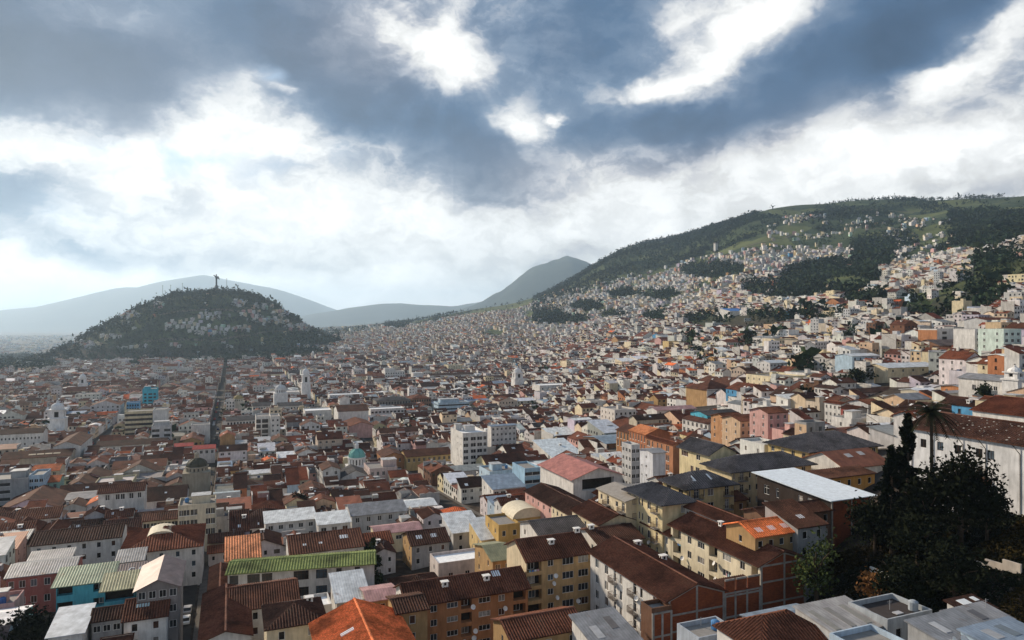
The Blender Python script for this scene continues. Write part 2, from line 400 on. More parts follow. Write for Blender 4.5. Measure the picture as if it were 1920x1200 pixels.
def terrain_mat():
    m, g, b = new_mat('ground_cover')
    P = world_pos(g); sep = g.n.new('ShaderNodeSeparateXYZ'); g.l.new(P, sep.inputs[0])
    n1 = g.noise(P, .010, 6, .6); n2 = g.noise(P, .05, 6, .65); n3 = g.noise(P, .3, 5, .65)
    grass = g.mix(g.rng(n1, .4, .62), (.034, .052, .022, 1), (.11, .125, .045, 1))
    grass = g.mix(g.rng(n2, .5, .72, 0, .8), grass, (.026, .036, .021, 1))
    grass = g.mix(g.rng(n1, .60, .70, 0, .8), grass, (.09, .09, .038, 1))
    town = g.mix(g.rng(n3, .35, .7), (.030, .024, .020, 1), (.080, .060, .046, 1))
    # the town floor is bare earth and paving; the slopes above it are grass
    vor = g.n.new('ShaderNodeTexVoronoi'); vor.inputs['Scale'].default_value = .0085; g.l.new(P, vor.inputs['Vector'])
    sc = g.n.new('ShaderNodeSeparateColor'); g.l.new(vor.outputs['Color'], sc.inputs[0])
    field = g.ramp(sc.outputs[0], [(0, (.026, .044, .022)), (.35, (.05, .07, .028)), (.6, (.12, .135, .046)), (.78, (.034, .052, .022)), (1, (.12, .115, .05))], 'CONSTANT')
    grass = g.mix(g.rng(sep.outputs[2], 150, 330, .15, .65), grass, field)
    f = g.rng(sep.outputs[2], 70, 110)
    f2 = g.rng(sep.outputs[1], 900, 1300)
    f3 = g.m('MAXIMUM', g.m('MULTIPLY', f, g.rng(sep.outputs[1], 500, 800)), g.m('MULTIPLY', f2, g.rng(sep.outputs[2], 4, 26)))
    col = g.mix(f3, town, grass)
    k = g.rng(n3, .25, .75, .65, 1.35)
    col = g.mix(1.0, col, g.v('SCALE', g.v('ADD', (1, 1, 1), (0, 0, 0)), scale=k), 'MULTIPLY')
    g.l.new(col, b.inputs['Base Color']); b.inputs['Roughness'].default_value = .95
    b.inputs['Specular IOR Level'].default_value = .1
    return m
M['ground'] = terrain_mat()
def make_terrain():
    ys = np.concatenate([[-60, 0], np.geomspace(42, 9000, 230)])
    t = np.linspace(-1.25, 1.2, 190)
    T, Yg = np.meshgrid(t, ys)
    X = T * np.maximum(Yg, 60)
    Z = ground(X, np.maximum(Yg, 42))
    link('ground', grid_mesh('ground', X, Yg, Z, M['ground']), kind='structure')
    # far plain out to the horizon
    a = np.linspace(-25000, 25000, 60); bgr = np.linspace(-2000, 29000, 40)
    X, Yg = np.meshgrid(a, bgr)
    link('far_plain', grid_mesh('far_plain', X, Yg, np.full_like(X, -150.0), M['ground']), kind='structure')
make_terrain()

def ridge_mat():
    m, g, b = new_mat('mountain_cover')
    P = world_pos(g)
    n = g.noise(P, .0016, 7, .6)
    col = g.mix(g.rng(n, .35, .65), (.022, .034, .034, 1), (.050, .062, .052, 1))
    g.l.new(col, b.inputs['Base Color']); b.inputs['Roughness'].default_value = .95; b.inputs['Specular IOR Level'].default_value = .1
    return m
M['ridge'] = ridge_mat()
def mountain(name, Yd, prof, depth, rough=1.0):
    """a range whose crest stands at distance Yd; prof lists (column, row) points of its skyline"""
    pc = np.array([p[0] for p in prof], float); pr = np.array([p[1] for p in prof], float)
    cols = np.linspace(pc[0], pc[-1], 170)
    crest = CAM_Z + (600 - np.interp(cols, pc, pr)) / FPX * Yd
    X0 = (cols - 960) / FPX * Yd
    s = np.linspace(-1, 1, 34)
    X, S = np.meshgrid(X0, s)
    prof_s = (np.cos(np.pi * S) * .5 + .5) ** .8
    Yg = Yd + S * depth
    base = -150.0
    Z = base + (crest[None, :] - base) * prof_s
    am = np.clip((crest[None, :] - base), 0, 600) * .055 * rough
    Z = Z + am * (fnoise(X, Yg * .35, Yd * .024) + .55 * fnoise(X + 77, Yg * .4, Yd * .0105) + .3 * fnoise(X, Yg + 50, Yd * .005)) * prof_s
    link(name, grid_mesh(name, X, Yg, Z, M['ridge']), kind='structure')
mountain('far_mountains', 18000, [(-900, 600), (-300, 610), (-60, 600), (0, 588), (60, 577), (110, 574), (170, 560), (215, 546), (245, 538), (275, 539), (300, 532), (345, 524), (390, 516), (420, 523), (480, 535), (530, 546), (590, 566), (650, 590), (760, 606), (900, 606)], 4200, .45)
mountain('hazy_hills', 13500, [(480, 612), (560, 598), (610, 586), (660, 577), (710, 571), (760, 570), (800, 571), (850, 574), (900, 568), (960, 556), (1040, 548), (1200, 540), (1500, 540)], 3600, .5)
mountain('middle_mountain', 9500, [(560, 622), (640, 612), (700, 606), (760, 600), (820, 590), (870, 580), (905, 568), (940, 548), (975, 518), (1000, 500), (1020, 492), (1040, 486), (1062, 480), (1085, 490), (1120, 505), (1200, 525), (1300, 540)], 2800, .8)

# ------------------------------------------------------------------ haze: pale air over the whole valley
def make_haze():
    x0, x1, y0, y1, z0, z1 = -26000, 26000, -2500, 30000, -152, 1290
    v = [(x, y, z) for z in (z0, z1) for y in (y0, y1) for x in (x0, x1)]
    f = [(0, 2, 3, 1), (4, 5, 7, 6), (0, 1, 5, 4), (2, 6, 7, 3), (0, 4, 6, 2), (1, 3, 7, 5)]
    me = bpy.data.meshes.new('haze'); me.from_pydata(v, [], f)
    m = bpy.data.materials.new('haze_air'); m.use_nodes = True
    n, l = m.node_tree.nodes, m.node_tree.links
    n.clear()
    pv = n.new('ShaderNodeVolumePrincipled'); out = n.new('ShaderNodeOutputMaterial')
    pv.inputs['Color'].default_value = (.58, .78, 1.0, 1)
    pv.inputs['Density'].default_value = HAZE
    pv.inputs['Anisotropy'].default_value = .4
    l.new(pv.outputs[0], out.inputs['Volume'])
    me.materials.append(m)
    link('haze', me, kind='stuff')
HAZE = 6.0e-5
make_haze()

# ================================================================== building kit
GRID = math.atan2(.375, .927)                 # the streets run 22 degrees off the view axis
UU = (-math.sin(GRID), math.cos(GRID))        # along the long streets, away from the camera
VV = (math.cos(GRID), math.sin(GRID))         # across them, to the right
PAL = {  # colour word -> base colour
 'white': (.66, .64, .61), 'cream': (.66, .56, .39), 'pale yellow': (.64, .54, .34), 'yellow': (.60, .45, .22), 'ochre': (.42, .27, .13), 'orange': (.43, .20, .10),
 'peach': (.60, .43, .29), 'pink': (.56, .34, .31), 'grey': (.34, .34, .34), 'pale grey': (.52, .52, .52), 'blue': (.10, .30, .52), 'pale blue': (.42, .54, .64), 'cyan': (.07, .42, .55),
 'teal': (.07, .36, .42), 'green': (.22, .35, .20), 'dusty red': (.30, .085, .07), 'brown': (.16, .085, .055), 'terracotta': (.43, .175, .09), 'beige': (.50, .43, .34), 'lilac': (.50, .45, .55), 'mint': (.40, .58, .46), 'red': (.38, .07, .05)}
RPAL = {
 'brown tile': (.066, .025, .015), 'dark brown tile': (.042, .019, .013), 'reddish tile': (.10, .031, .016), 'orange tile': (.38, .10, .034), 'slate grey tile': (.048, .046, .050), 'grey metal': (.27, .27, .28),
 'white metal': (.70, .72, .73), 'blue metal': (.24, .30, .38), 'green metal': (.16, .21, .15), 'moss green': (.15, .18, .06), 'olive metal': (.27, .27, .17), 'pink metal': (.45, .26, .25), 'pinkish grey metal': (.22, .17, .165),
 'rusty metal': (.27, .10, .055), 'red metal': (.40, .06, .045), 'white': (.80, .80, .80), 'concrete': (.25, .235, .22), 'pale grey': (.45, .43, .41), 'bright blue metal': (.05, .20, .55), 'dark': (.055, .045, .042), 'cream': (.62, .55, .42)}

class MB:
    def __init__(s): s.v, s.f, s.m = [], [], []
    def face(s, pts, m=0):
        i = len(s.v); s.v += [tuple(p) for p in pts]; s.f.append(tuple(range(i, i + len(pts)))); s.m.append(m)
    def box(s, x0, y0, z0, x1, y1, z1, m=0, skip=''):
        P = lambda a, b, c: (x1 if a else x0, y1 if b else y0, z1 if c else z0)
        F = {'b': [(0,0,0),(0,1,0),(1,1,0),(1,0,0)], 't': [(0,0,1),(1,0,1),(1,1,1),(0,1,1)], 'f': [(0,0,0),(1,0,0),(1,0,1),(0,0,1)], 'k': [(1,1,0),(0,1,0),(0,1,1),(1,1,1)], 'l': [(0,1,0),(0,0,0),(0,0,1),(0,1,1)], 'r': [(1,0,0),(1,1,0),(1,1,1),(1,0,1)]}
        for k, q in F.items():
            if k not in skip: s.face([P(*c) for c in q], m)
    def lathe(s, cx, cy, prof, n=16, m=0):
        for i in range(n):
            a, b = 2 * math.pi * i / n, 2 * math.pi * (i + 1) / n
            for (r0, z0), (r1, z1) in zip(prof, prof[1:]):
                p = [(cx + r0 * math.cos(a), cy + r0 * math.sin(a), z0), (cx + r0 * math.cos(b), cy + r0 * math.sin(b), z0), (cx + r1 * math.cos(b), cy + r1 * math.sin(b), z1), (cx + r1 * math.cos(a), cy + r1 * math.sin(a), z1)]
                if r1 < 1e-6: p = p[:3]
                elif r0 < 1e-6: p = [p[0], p[2], p[3]]
                s.face(p, m)
    def tube(s, pts, r, n=6, m=0):
        pts = [Vector(p) for p in pts]
        rs = r if isinstance(r, (list, tuple)) else [r] * len(pts)
        rings = []
        for i, p in enumerate(pts):
            d = (pts[min(i + 1, len(pts) - 1)] - pts[max(i - 1, 0)]).normalized()
            a = d.orthogonal().normalized(); b = d.cross(a)
            rings.append([p + (a * math.cos(2 * math.pi * k / n) + b * math.sin(2 * math.pi * k / n)) * rs[i] for k in range(n)])
        for A, B in zip(rings, rings[1:]):
            for k in range(n): s.face([A[k], A[(k + 1) % n], B[(k + 1) % n], B[k]], m)
        s.face(rings[0][::-1], m); s.face(rings[-1], m)
    def mesh(s, name, mats, smooth=False):
        me = bpy.data.meshes.new(name); me.from_pydata(s.v, [], s.f)
        for k in mats: me.materials.append(M[k])
        me.polygons.foreach_set('material_index', s.m)
        if smooth: me.polygons.foreach_set('use_smooth', [True] * len(s.f))
        return me
    def build(s, name, mats, parent=None, **props):
        return link(name, s.mesh(name, mats if isinstance(mats, (list, tuple)) else [mats]), parent, **props)

def thing(name, label, cat, loc, rot=0.0, group=None):
    o = bpy.data.objects.new(name, None); COL.objects.link(o)
    o.location = loc; o.rotation_euler = (0, 0, rot); o.empty_display_size = .5
    o['label'] = label; o['category'] = cat
    if group: o['group'] = group
    return o

_win = {}
def window_mesh(w, h, frame, split):
    key = (round(w * 5), round(h * 5), frame, split)
    if key not in _win:
        w, h = key[0] / 5, key[1] / 5
        a = MB(); t = .07
        for (x0, z0, x1, z1) in ((-w/2, 0, w/2, t), (-w/2, h - t, w/2, h), (-w/2, t, -w/2 + t, h - t), (w/2 - t, t, w/2, h - t)):
            a.box(x0, -.03, z0, x1, .03, z1, 0, 'k')
        n = max(1, round(w / .75))
        for i in range(1, n): a.box(-w/2 + w * i / n - .025, -.022, t, -w/2 + w * i / n + .025, .022, h - t, 0, 'kbt')
        if h > 1.6: a.box(-w/2 + t, -.018, h * .68, w/2 - t, .018, h * .68 + .05, 0, 'klr')
        if split:
            b = MB(); b.face([(-w/2, .01, 0), (w/2, .01, 0), (w/2, .01, h), (-w/2, .01, h)])
            _win[key] = (a.mesh('window', [frame]), b.mesh('pane', ['pane']))
        else:
            a.face([(-w/2, .01, 0), (w/2, .01, 0), (w/2, .01, h), (-w/2, .01, h)], 1)
            _win[key] = (a.mesh('window', [frame, 'pane']), None)
    return _win[key]
def snap(w): return max(.4, round(w * 5) / 5)

FACE_ROT = {'F': 0, 'L': -math.pi / 2, 'R': math.pi / 2, 'B': math.pi}
class Shell:
    """walls of one building in its own frame: x across (right), y away, z up; front wall at y = 0"""
    def __init__(s, W, L, H): s.W, s.L, s.H = W, L, H
    def span(s, f): return s.W if f in 'FB' else s.L
    def at(s, f, a, z, d=0.0):
        W, L = s.W, s.L
        return {'F': (a, d, z), 'L': (d, L - a, z), 'R': (W - d, a, z), 'B': (W - a, L - d, z)}[f]
    def facade(s, mb, f, rects, bottom=0.0, m=0):
        S, H = s.span(f), s.H
        xs = sorted({0.0, S, *[r[0] for r in rects], *[r[2] for r in rects]})
        zs = sorted({bottom, H, *[r[1] for r in rects], *[r[3] for r in rects]})
        for x0, x1 in zip(xs, xs[1:]):
            run = None
            for z0, z1 in zip(zs, zs[1:]):
                cx, cz = (x0 + x1) / 2, (z0 + z1) / 2
                hole = any(r[0] < cx < r[2] and r[1] < cz < r[3] for r in rects)
                if hole:
                    if run is not None: mb.face([s.at(f, x0, run), s.at(f, x1, run), s.at(f, x1, z0), s.at(f, x0, z0)], m); run = None
                elif run is None: run = z0
            if run is not None: mb.face([s.at(f, x0, run), s.at(f, x1, run), s.at(f, x1, H), s.at(f, x0, H)], m)
        for (x0, z0, x1, z1, d) in rects:
            for (a, b, c, e) in ((x0, z0, x1, z0), (x1, z0, x1, z1), (x1, z1, x0, z1), (x0, z1, x0, z0)):
                mb.face([s.at(f, a, b), s.at(f, c, e), s.at(f, c, e, d), s.at(f, a, b, d)], m)

def cols_of(spec, S):
    """evenly spaced columns, or a list of (fraction along the wall, width, kind)"""
    if isinstance(spec, int): return [((i + .5) / spec * S, None, None) for i in range(spec)]
    return [(c[0] * S, c[1] if len(c) > 1 else None, c[2] if len(c) > 2 else None) for c in spec]

def roof_height(kind, W, L, H, p, x, y):
    t = math.tan(rad(p))
    if kind == 'gx': return H + (L / 2 - abs(y - L / 2)) * t
    if kind == 'gy': return H + (W / 2 - abs(x - W / 2)) * t
    if kind == 'hip': return H + min(W / 2 - abs(x - W / 2), L / 2 - abs(y - L / 2)) * t
    if kind == 'shed': return H + y * t
    return H + .05
def make_roof(kind, W, L, H, p, o, th=.16):
    mb = MB(); t = math.tan(rad(p)); e = .012
    if kind in ('gx', 'gy'):
        D = L if kind == 'gx' else W; S = W if kind == 'gx' else L; oe = min(o, .45)
        pf = [(-o, H - o * t), (D / 2, H + D / 2 * t), (D + o, H - o * t)]
        P = (lambda a, b, z: (a, b, z)) if kind == 'gx' else (lambda a, b, z: (b, a, z))
        top = [(b, z + e + th) for b, z in pf]; bot = [(b, z + e) for b, z in pf]
        for (b0, z0), (b1, z1) in ((top[0], top[1]), (top[1], top[2])):
            mb.face([P(-oe, b0, z0), P(S + oe, b0, z0), P(S + oe, b1, z1), P(-oe, b1, z1)])
        for (b0, z0), (b1, z1) in ((bot[0], bot[1]), (bot[1], bot[2])):
            mb.face([P(-oe, b0, z0), P(-oe, b1, z1), P(S + oe, b1, z1), P(S + oe, b0, z0)])
        for a in (-oe, S + oe):
            mb.face([P(a, *bot[0]), P(a, *top[0]), P(a, *top[1]), P(a, *bot[1])]); mb.face([P(a, *bot[1]), P(a, *top[1]), P(a, *top[2]), P(a, *bot[2])])
        for q, r in ((bot[0], top[0]), (bot[2], top[2])): mb.face([P(-oe, *q), P(S + oe, *q), P(S + oe, *r), P(-oe, *r)])
    elif kind == 'hip':
        z0 = H - o * t + e; D = min(W, L) / 2 + o; zr = z0 + D * t
        a = [(-o, -o), (W + o, -o), (W + o, L + o), (-o, L + o)]
        if W >= L: r0, r1 = (-o + D, L / 2, zr + th), (W + o - D, L / 2, zr + th)
        else: r0, r1 = (W / 2, -o + D, zr + th), (W / 2, L + o - D, zr + th)
        T = [(x, y, z0 + th) for x, y in a]; B = [(x, y, z0) for x, y in a]
        if W >= L: fs = [[T[0], T[1], r1, r0], [T[1], T[2], r1], [T[2], T[3], r0, r1], [T[3], T[0], r0]]
        else: fs = [[T[0], T[1], r0], [T[1], T[2], r1, r0], [T[2], T[3], r1], [T[3], T[0], r0, r1]]
        for f in fs: mb.face(f)
        mb.face(B[::-1])
        for i in range(4): mb.face([B[i], B[(i + 1) % 4], T[(i + 1) % 4], T[i]])
    elif kind == 'shed':
        z = lambda y: H + y * t + e
        P = [(-o, -o), (W + o, -o), (W + o, L + o), (-o, L + o)]
        T = [(x, y, z(y) + th) for x, y in P]; B = [(x, y, z(y)) for x, y in P]
        mb.face(T); mb.face(B[::-1])
        for i in range(4): mb.face([B[i], B[(i + 1) % 4], T[(i + 1) % 4], T[i]])
    elif kind == 'vault':
        n = 12; hh = W * .32
        arc = [(W / 2 - math.cos(math.pi * i / n) * (W / 2 + .2), H + math.sin(math.pi * i / n) * hh + e) for i in range(n + 1)]
        for (x0, z0), (x1, z1) in zip(arc, arc[1:]): mb.face([(x0, -.3, z0), (x1, -.3, z1), (x1, L + .3, z1), (x0, L + .3, z0)])
        for y in (0.0, L): mb.face([(x, y, z) for x, z in (arc if y else arc[::-1])])
    else:
        mb.face([(.02, .02, H + .03), (W - .02, .02, H + .03), (W - .02, L - .02, H + .03), (.02, L - .02, H + .03)])
    return mb
def roof_ribs(kind, W, L, H, p, o, step, hgt, th=.16):
    """raised courses running down the slope"""
    mb = MB(); t = math.tan(rad(p)); e = .014 + th
    def rib(a, b, side):          # a, b: ends of the rib (eave, ridge); side: unit vector across
        a, b, s = Vector(a), Vector(b), Vector(side) * step * .27
        up = Vector((0, 0, hgt))
        mb.face([a - s, a + up, b + up, b - s]); mb.face([a + up, a + s, b + s, b + up]); mb.face([a - s, a + s, a + up])
    if kind in ('gx', 'gy', 'shed'):
        D = L if kind != 'gy' else W; S = W if kind != 'gy' else L; oe = min(o, .45)
        n = int((S + 2 * oe) / step)
        for i in range(n):
            x = -oe + (i + .5) * (S + 2 * oe) / n
            if kind == 'shed': rib((x, -o, H - o * t + e), (x, L + o, H + (L + o) * t + e), (1, 0, 0)); continue
            for sgn in (0, 1):
                y0 = -o if not sgn else D + o
                A, B = (x, y0, H - o * t + e), (x, D / 2, H + D / 2 * t + e)
                if kind == 'gx': rib(A, B, (1, 0, 0))
                else: rib((A[1], A[0], A[2]), (B[1], B[0], B[2]), (0, 1, 0))
    elif kind == 'hip':
        z0 = H - o * t + e; D = min(W, L) / 2 + o
        for (S, dep, sw) in ((W, L, 0), (L, W, 1)):
            n = int((S + 2 * o) / step)
            for i in range(n):
                x = -o + (i + .5) * (S + 2 * o) / n
                run = min(D, x + o, S + o - x)
                if run < .3: continue
                for far in (0, 1):
                    y0 = -o if not far else dep + o; y1 = y0 + run * (1 if not far else -1)
                    A, B = (x, y0, z0), (x, y1, z0 + run * t)
                    if not sw: rib(A, B, (1, 0, 0))
                    else: rib((A[1], A[0], A[2]), (B[1], B[0], B[2]), (0, 1, 0))
    return mb

FOOT = []                      # footprints taken, in street coordinates (s across, r along)
LAND = []                      # (pixel x, pixel y, noun phrase) of the landmarks, used to describe what stands near them
HOUSES = []                    # every building that is an object, for its label
def sr(x, y): return x * VV[0] + y * VV[1], x * UU[0] + y * UU[1]
def pix(x, y, z): return 960 + x / y * FPX, 600 + (CAM_Z - z) / y * FPX

def building(name, cat, loc, rot, W, L, H, roof='gx', p=20, wall='white', rc='brown tile', F=None, Lf=None, R=None, B=None, side=None, o=.45, ex=(), label=None, near=True,
             wallcol=None, roofcol=None, brick=None, frame='white', group=None, vis=None, short=None, ribs=True, gable_wall=True, attic=False):
    root = thing(name, label or '', cat, loc, rot, group)
    sh = Shell(W, L, H)
    wc = wallcol or PAL[wall]; rcol = roofcol or RPAL[rc]
    dist = math.hypot(loc[0], loc[1])
    mb, mside = MB(), MB()
    wins = []; joined = MB()
    for f, spec in (('F', F), ('L', Lf), ('R', R), ('B', B)):
        rects = []
        for row in (spec or ()):
            cols, w, h, rows, pitch, top = row[:6]; kind = row[6] if len(row) > 6 else 'win'
            S = sh.span(f)
            for (a, cw, ck) in cols_of(cols, S):
                ww, kk = cw or w, ck or kind
                for k in range(rows):
                    zt = H - top - k * pitch
                    hh = h
                    if kk in ('door', 'balcony'): hh = h * 1.4
                    zb = zt - hh
                    if kk == 'band': pass
                    ww_, hh_ = snap(ww), snap(hh)
                    x0 = max(.12, a - ww_ / 2); x1 = min(S - .12, a + ww_ / 2)
                    if zb < .3 or x1 - x0 < .3: continue
                    if any(not (x1 < r[0] - .05 or x0 > r[2] + .05 or zt < r[1] - .05 or zt - hh_ > r[3] + .05) for r in rects): continue
                    d = {'win': .14, 'band': .25, 'loggia': 1.3, 'door': .2, 'balcony': .2, 'arcade': 1.6}[kk]
                    rects.append((x0, zt - hh_, x1, zt, d))
                    wins.append((f, (x0 + x1) / 2, zt - hh_, x1 - x0, hh_, d, kk))
        sh.facade(mside if (side and f == 'L') else mb, f, rects)
    t = math.tan(rad(p))
    if roof == 'gx':
        for f in 'LR':
            q = [sh.at(f, 0, H), sh.at(f, L, H), sh.at(f, L / 2, H + L / 2 * t)]
            (mside if (side and f == 'L') else mb).face(q)
    elif roof == 'gy':
        for f in 'FB': mb.face([sh.at(f, 0, H), sh.at(f, W, H), sh.at(f, W / 2, H + W / 2 * t)])
    elif roof == 'shed':
        mb.face([(0, L, H), (0, 0, H), (0, L, H + L * t)]); mb.face([(W, 0, H), (W, L, H), (W, L, H + L * t)])
        mb.face([(W, L, H), (0, L, H), (0, L, H + L * t), (W, L, H + L * t)])
    mb.build('wall', 'plaster', root, color=wc)
    if side: mside.build('side_wall', 'plaster', root, color=PAL[side], label=side + ' end wall')
    rm = 'tile' if 'tile' in rc or rc == 'moss green' else ('metal' if 'metal' in rc else 'paint')
    if roof == 'flat':
        ro = make_roof('flat', W, L, H, 0, 0).build('roof', rm, root, color=rcol)
        pb = MB(); ph, pt = .7, .22
        pb.box(0, 0, H, W, pt, H + ph); pb.box(0, L - pt, H, W, L, H + ph); pb.box(0, pt, H, pt, L - pt, H + ph, 0, 'fk'); pb.box(W - pt, pt, H, W, L - pt, H + ph, 0, 'fk')
        pb.build('parapet', 'plaster', root, color=tuple(c * .97 for c in wc))
    else:
        ro = make_roof(roof, W, L, H, p, o).build('roof', rm, root, color=rcol)
        if near and ribs and roof != 'vault':
            step, hg = (.44, .11) if rm == 'tile' else (.5, .028)
            if dist > 150 and rm == 'tile': step, hg = .6, .12
            rb = roof_ribs(roof, W, L, H, p, o, step, hg)
            if rb.f: rb.build('tile_courses' if rm == 'tile' else 'sheet_ribs', rm, ro, color=tuple(min(.8, c * (1.1 if rm != 'tile' or 'moss' in rc else 1.75)) for c in rcol), kind='stuff')
        if near and roof in ('gx', 'gy') and rm == 'tile':
            cp = MB(); D = L if roof == 'gx' else W; S = W if roof == 'gx' else L
            z = H + D / 2 * t + .16; n = 5
            for i in range(n):
                a0 = math.pi * i / n; a1 = math.pi * (i + 1) / n
                q = [(-.4, D / 2 - .2 * math.cos(a0), z + .14 * math.sin(a0)), (S + .4, D / 2 - .2 * math.cos(a0), z + .14 * math.sin(a0)), (S + .4, D / 2 - .2 * math.cos(a1), z + .14 * math.sin(a1)), (-.4, D / 2 - .2 * math.cos(a1), z + .14 * math.sin(a1))]
                cp.face(q if roof == 'gx' else [(b, a, c) for a, b, c in q])
            cp.build('ridge_cap', 'tile', ro, color=tuple(min(1, c * 1.7 + .01) for c in rcol))
    # openings
    sep = dist < 215
    for (f, a, z, w, h, d, kk) in wins:
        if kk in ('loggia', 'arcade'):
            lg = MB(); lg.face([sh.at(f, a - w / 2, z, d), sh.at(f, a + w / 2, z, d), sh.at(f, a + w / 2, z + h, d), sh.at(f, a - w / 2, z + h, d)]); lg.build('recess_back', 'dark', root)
            if sep and RNG.random() < .6:
                me, pane = window_mesh(min(w - .3, 1.4), min(1.6, h - .2), frame, dist < 175)
                wd = link('window', me, root, color=RNG.choice(PANES)); wd.location = sh.at(f, a + RNG.uniform(-.2, .2) * (w - 1.6 if w > 1.6 else 0), z + .1, d - .06); wd.rotation_euler = (0, 0, FACE_ROT[f])
                if pane: link('pane', pane, wd, color=RNG.choice(PANES))
            continue
        if sep:
            me, pane = window_mesh(w, h, 'wood' if kk == 'door' else frame, dist < 175)
            wd = link('door' if kk == 'door' else 'window', me, root, color=RNG.choice(PANES))
            wd.location = sh.at(f, a, z, d - .04); wd.rotation_euler = (0, 0, FACE_ROT[f])
            if pane: link('pane', pane, wd, color=RNG.choice(PANES))
            if kk == 'balcony':
                bm_ = MB(); bw = w + .9
                bm_.box(-bw / 2, -1.0, -.16, bw / 2, -.003, 0)
                ba = bm_.build('balcony', 'concrete', root); ba.location = sh.at(f, a, z, 0); ba.rotation_euler = (0, 0, FACE_ROT[f])
                rl = MB()
                for q in range(int(bw / .16) + 1):
                    x = -bw / 2 + .02 + q * (bw - .04) / int(bw / .16)
                    rl.box(x - .015, -.99, 0, x + .015, -.96, .92, 0, 'tb')
                for sx in (-1, 1):
                    for q in range(5): rl.box(sx * (bw / 2 - .02) - .015, -.95 + q * .2, 0, sx * (bw / 2 - .02) + .015, -.92 + q * .2, .92, 0, 'tb')
                    rl.box(sx * (bw / 2 - .02) - .02, -.95, .92, sx * (bw / 2 - .02) + .02, 0, .97)
                rl.box(-bw / 2, -1.0, .92, bw / 2, -.95, .97)
                rl.build('railing', 'wood', ba)
        else:
            q = [sh.at(f, a - w / 2, z, d), sh.at(f, a + w / 2, z, d), sh.at(f, a + w / 2, z + h, d), sh.at(f, a - w / 2, z + h, d)]
            joined.face(q)
            if dist < 420:      # centre bar and sill
                for (x0, z0, x1, z1, y0, y1) in ((a - .04, z, a + .04, z + h, d - .05, d - .01), (a - w / 2 - .1, z - .12, a + w / 2 + .1, z, -.1, -.003)):
                    joined.face([sh.at(f, x0, z0, y0), sh.at(f, x1, z0, y0), sh.at(f, x1, z1, y0), sh.at(f, x0, z1, y0)], 1)
                    joined.face([sh.at(f, x0, z1, y0), sh.at(f, x1, z1, y0), sh.at(f, x1, z1, y1), sh.at(f, x0, z1, y1)], 1)
    if joined.f: joined.build('windows', ['glass', frame], root, kind='stuff')
    # things fixed to the roof and walls
    for e in ex:
        k = e[0]
        if k == 'chimney':
            x, y = e[1] * W, e[2] * L; z = roof_height(roof, W, L, H, p, x, y)
            c = MB(); c.box(x - .55, y - .4, z - .4, x + .55, y + .4, z + .85); c.box(x - .7, y - .55, z + .85, x + .7, y + .55, z + .98)
            c.box(x - .2, y - .42, z + .3, x + .2, y - .403, z + .8, 1); c.box(x - .57, y - .2, z + .3, x - .553, y + .2, z + .8, 1)
            c.build('chimney', ['white', 'dark'], ro)
        elif k == 'skylight':
            x, y = e[1] * W, e[2] * L; w, l = e[3] / 2, e[4] / 2
            c = MB(); up = .16 + .07
            q = [(x + a, y + b, roof_height(roof, W, L, H, p, x + a, y + b) + up) for a, b in ((-w, -l), (w, -l), (w, l), (-w, l))]
            c.face(q)
            for i in range(4): A, Bq = q[i], q[(i + 1) % 4]; c.face([(A[0], A[1], A[2] - .12), (Bq[0], Bq[1], Bq[2] - .12), Bq, A])
            c.build('skylight', 'paint', ro, color=e[5] if len(e) > 5 else (.74, .76, .77))
        elif k == 'dish':
            f, a, z = e[1], e[2] * sh.span(e[1]), H - e[3]
            c = MB(); pr = [(0, 0), (.2, .02), (.36, .08), (.45, .14)]
            c.lathe(0, 0, pr, 12); c.tube([(0, 0, 0), (0, .0, .38)], .02, 4); c.tube([(0, 0, 0), (0, .1, -.4)], .03, 4)
            dd = c.build('satellite_dish', 'white', root); dd.location = sh.at(f, a, z, -.55); dd.rotation_euler = (rad(62), 0, FACE_ROT[f] + RNG.uniform(-.4, .4))
        elif k == 'tank':
            x, y = e[1] * W, e[2] * L; z = roof_height(roof, W, L, H, p, x, y) + .1
            c = MB(); c.lathe(x, y, [(.01, z), (.6, z), (.62, z + 1.1), (.3, z + 1.3), (0, z + 1.32)], 12)
            c.build('water_tank', 'paint', ro, color=e[3] if len(e) > 3 else (.08, .2, .4))
        elif k == 'hut':
            x, y = e[1] * W, e[2] * L; z = H; w, l, h = e[3] / 2, e[4] / 2, e[5]
            c = MB(); c.box(x - w, y - l, z, x + w, y + l, z + h); c.build('stair_hut', 'plaster', ro, color=wc)
            c = MB(); c.box(x - w - .25, y - l - .25, z + h + .004, x + w + .25, y + l + .25, z + h + .14); c.build('hut_roof', 'metal', ro, color=(.5, .5, .5))
        elif k == 'lines':      # washing hung out
            f, a, z = e[1], e[2] * sh.span(e[1]), H - e[3]
            for i in range(e[4]):
                c = MB(); ww = RNG.uniform(.3, .5); c.box(-ww / 2, -.012, -RNG.uniform(.6, .9), ww / 2, .012, 0)
                lo = c.build('hung_laundry', 'paint', root, color=RNG.choice([(.7, .7, .7), (.1, .2, .45), (.6, .35, .4), (.2, .4, .5), (.55, .5, .45)]))
                lo.location = sh.at(f, a + i * .55, z, .12); lo.rotation_euler = (0, 0, FACE_ROT[f])
        elif k == 'vent':
            x, y = e[1] * W, e[2] * L; z = roof_height(roof, W, L, H, p, x, y) + .1
            c = MB(); c.tube([(x, y, z), (x, y, z + 1.3)], .05, 5); c.tube([(x - .5, y, z + 1.1), (x + .5, y, z + 1.1)], .02, 4); c.tube([(x - .3, y, z + .9), (x + .3, y, z + .9)], .02, 4)
            c.build('aerial', 'steel', ro)
    if brick: brick_end(root, W, H, (W / 2 * t if roof == 'gy' else 0), *brick)
    # book-keeping
    cs, sn = math.cos(rot), math.sin(rot)
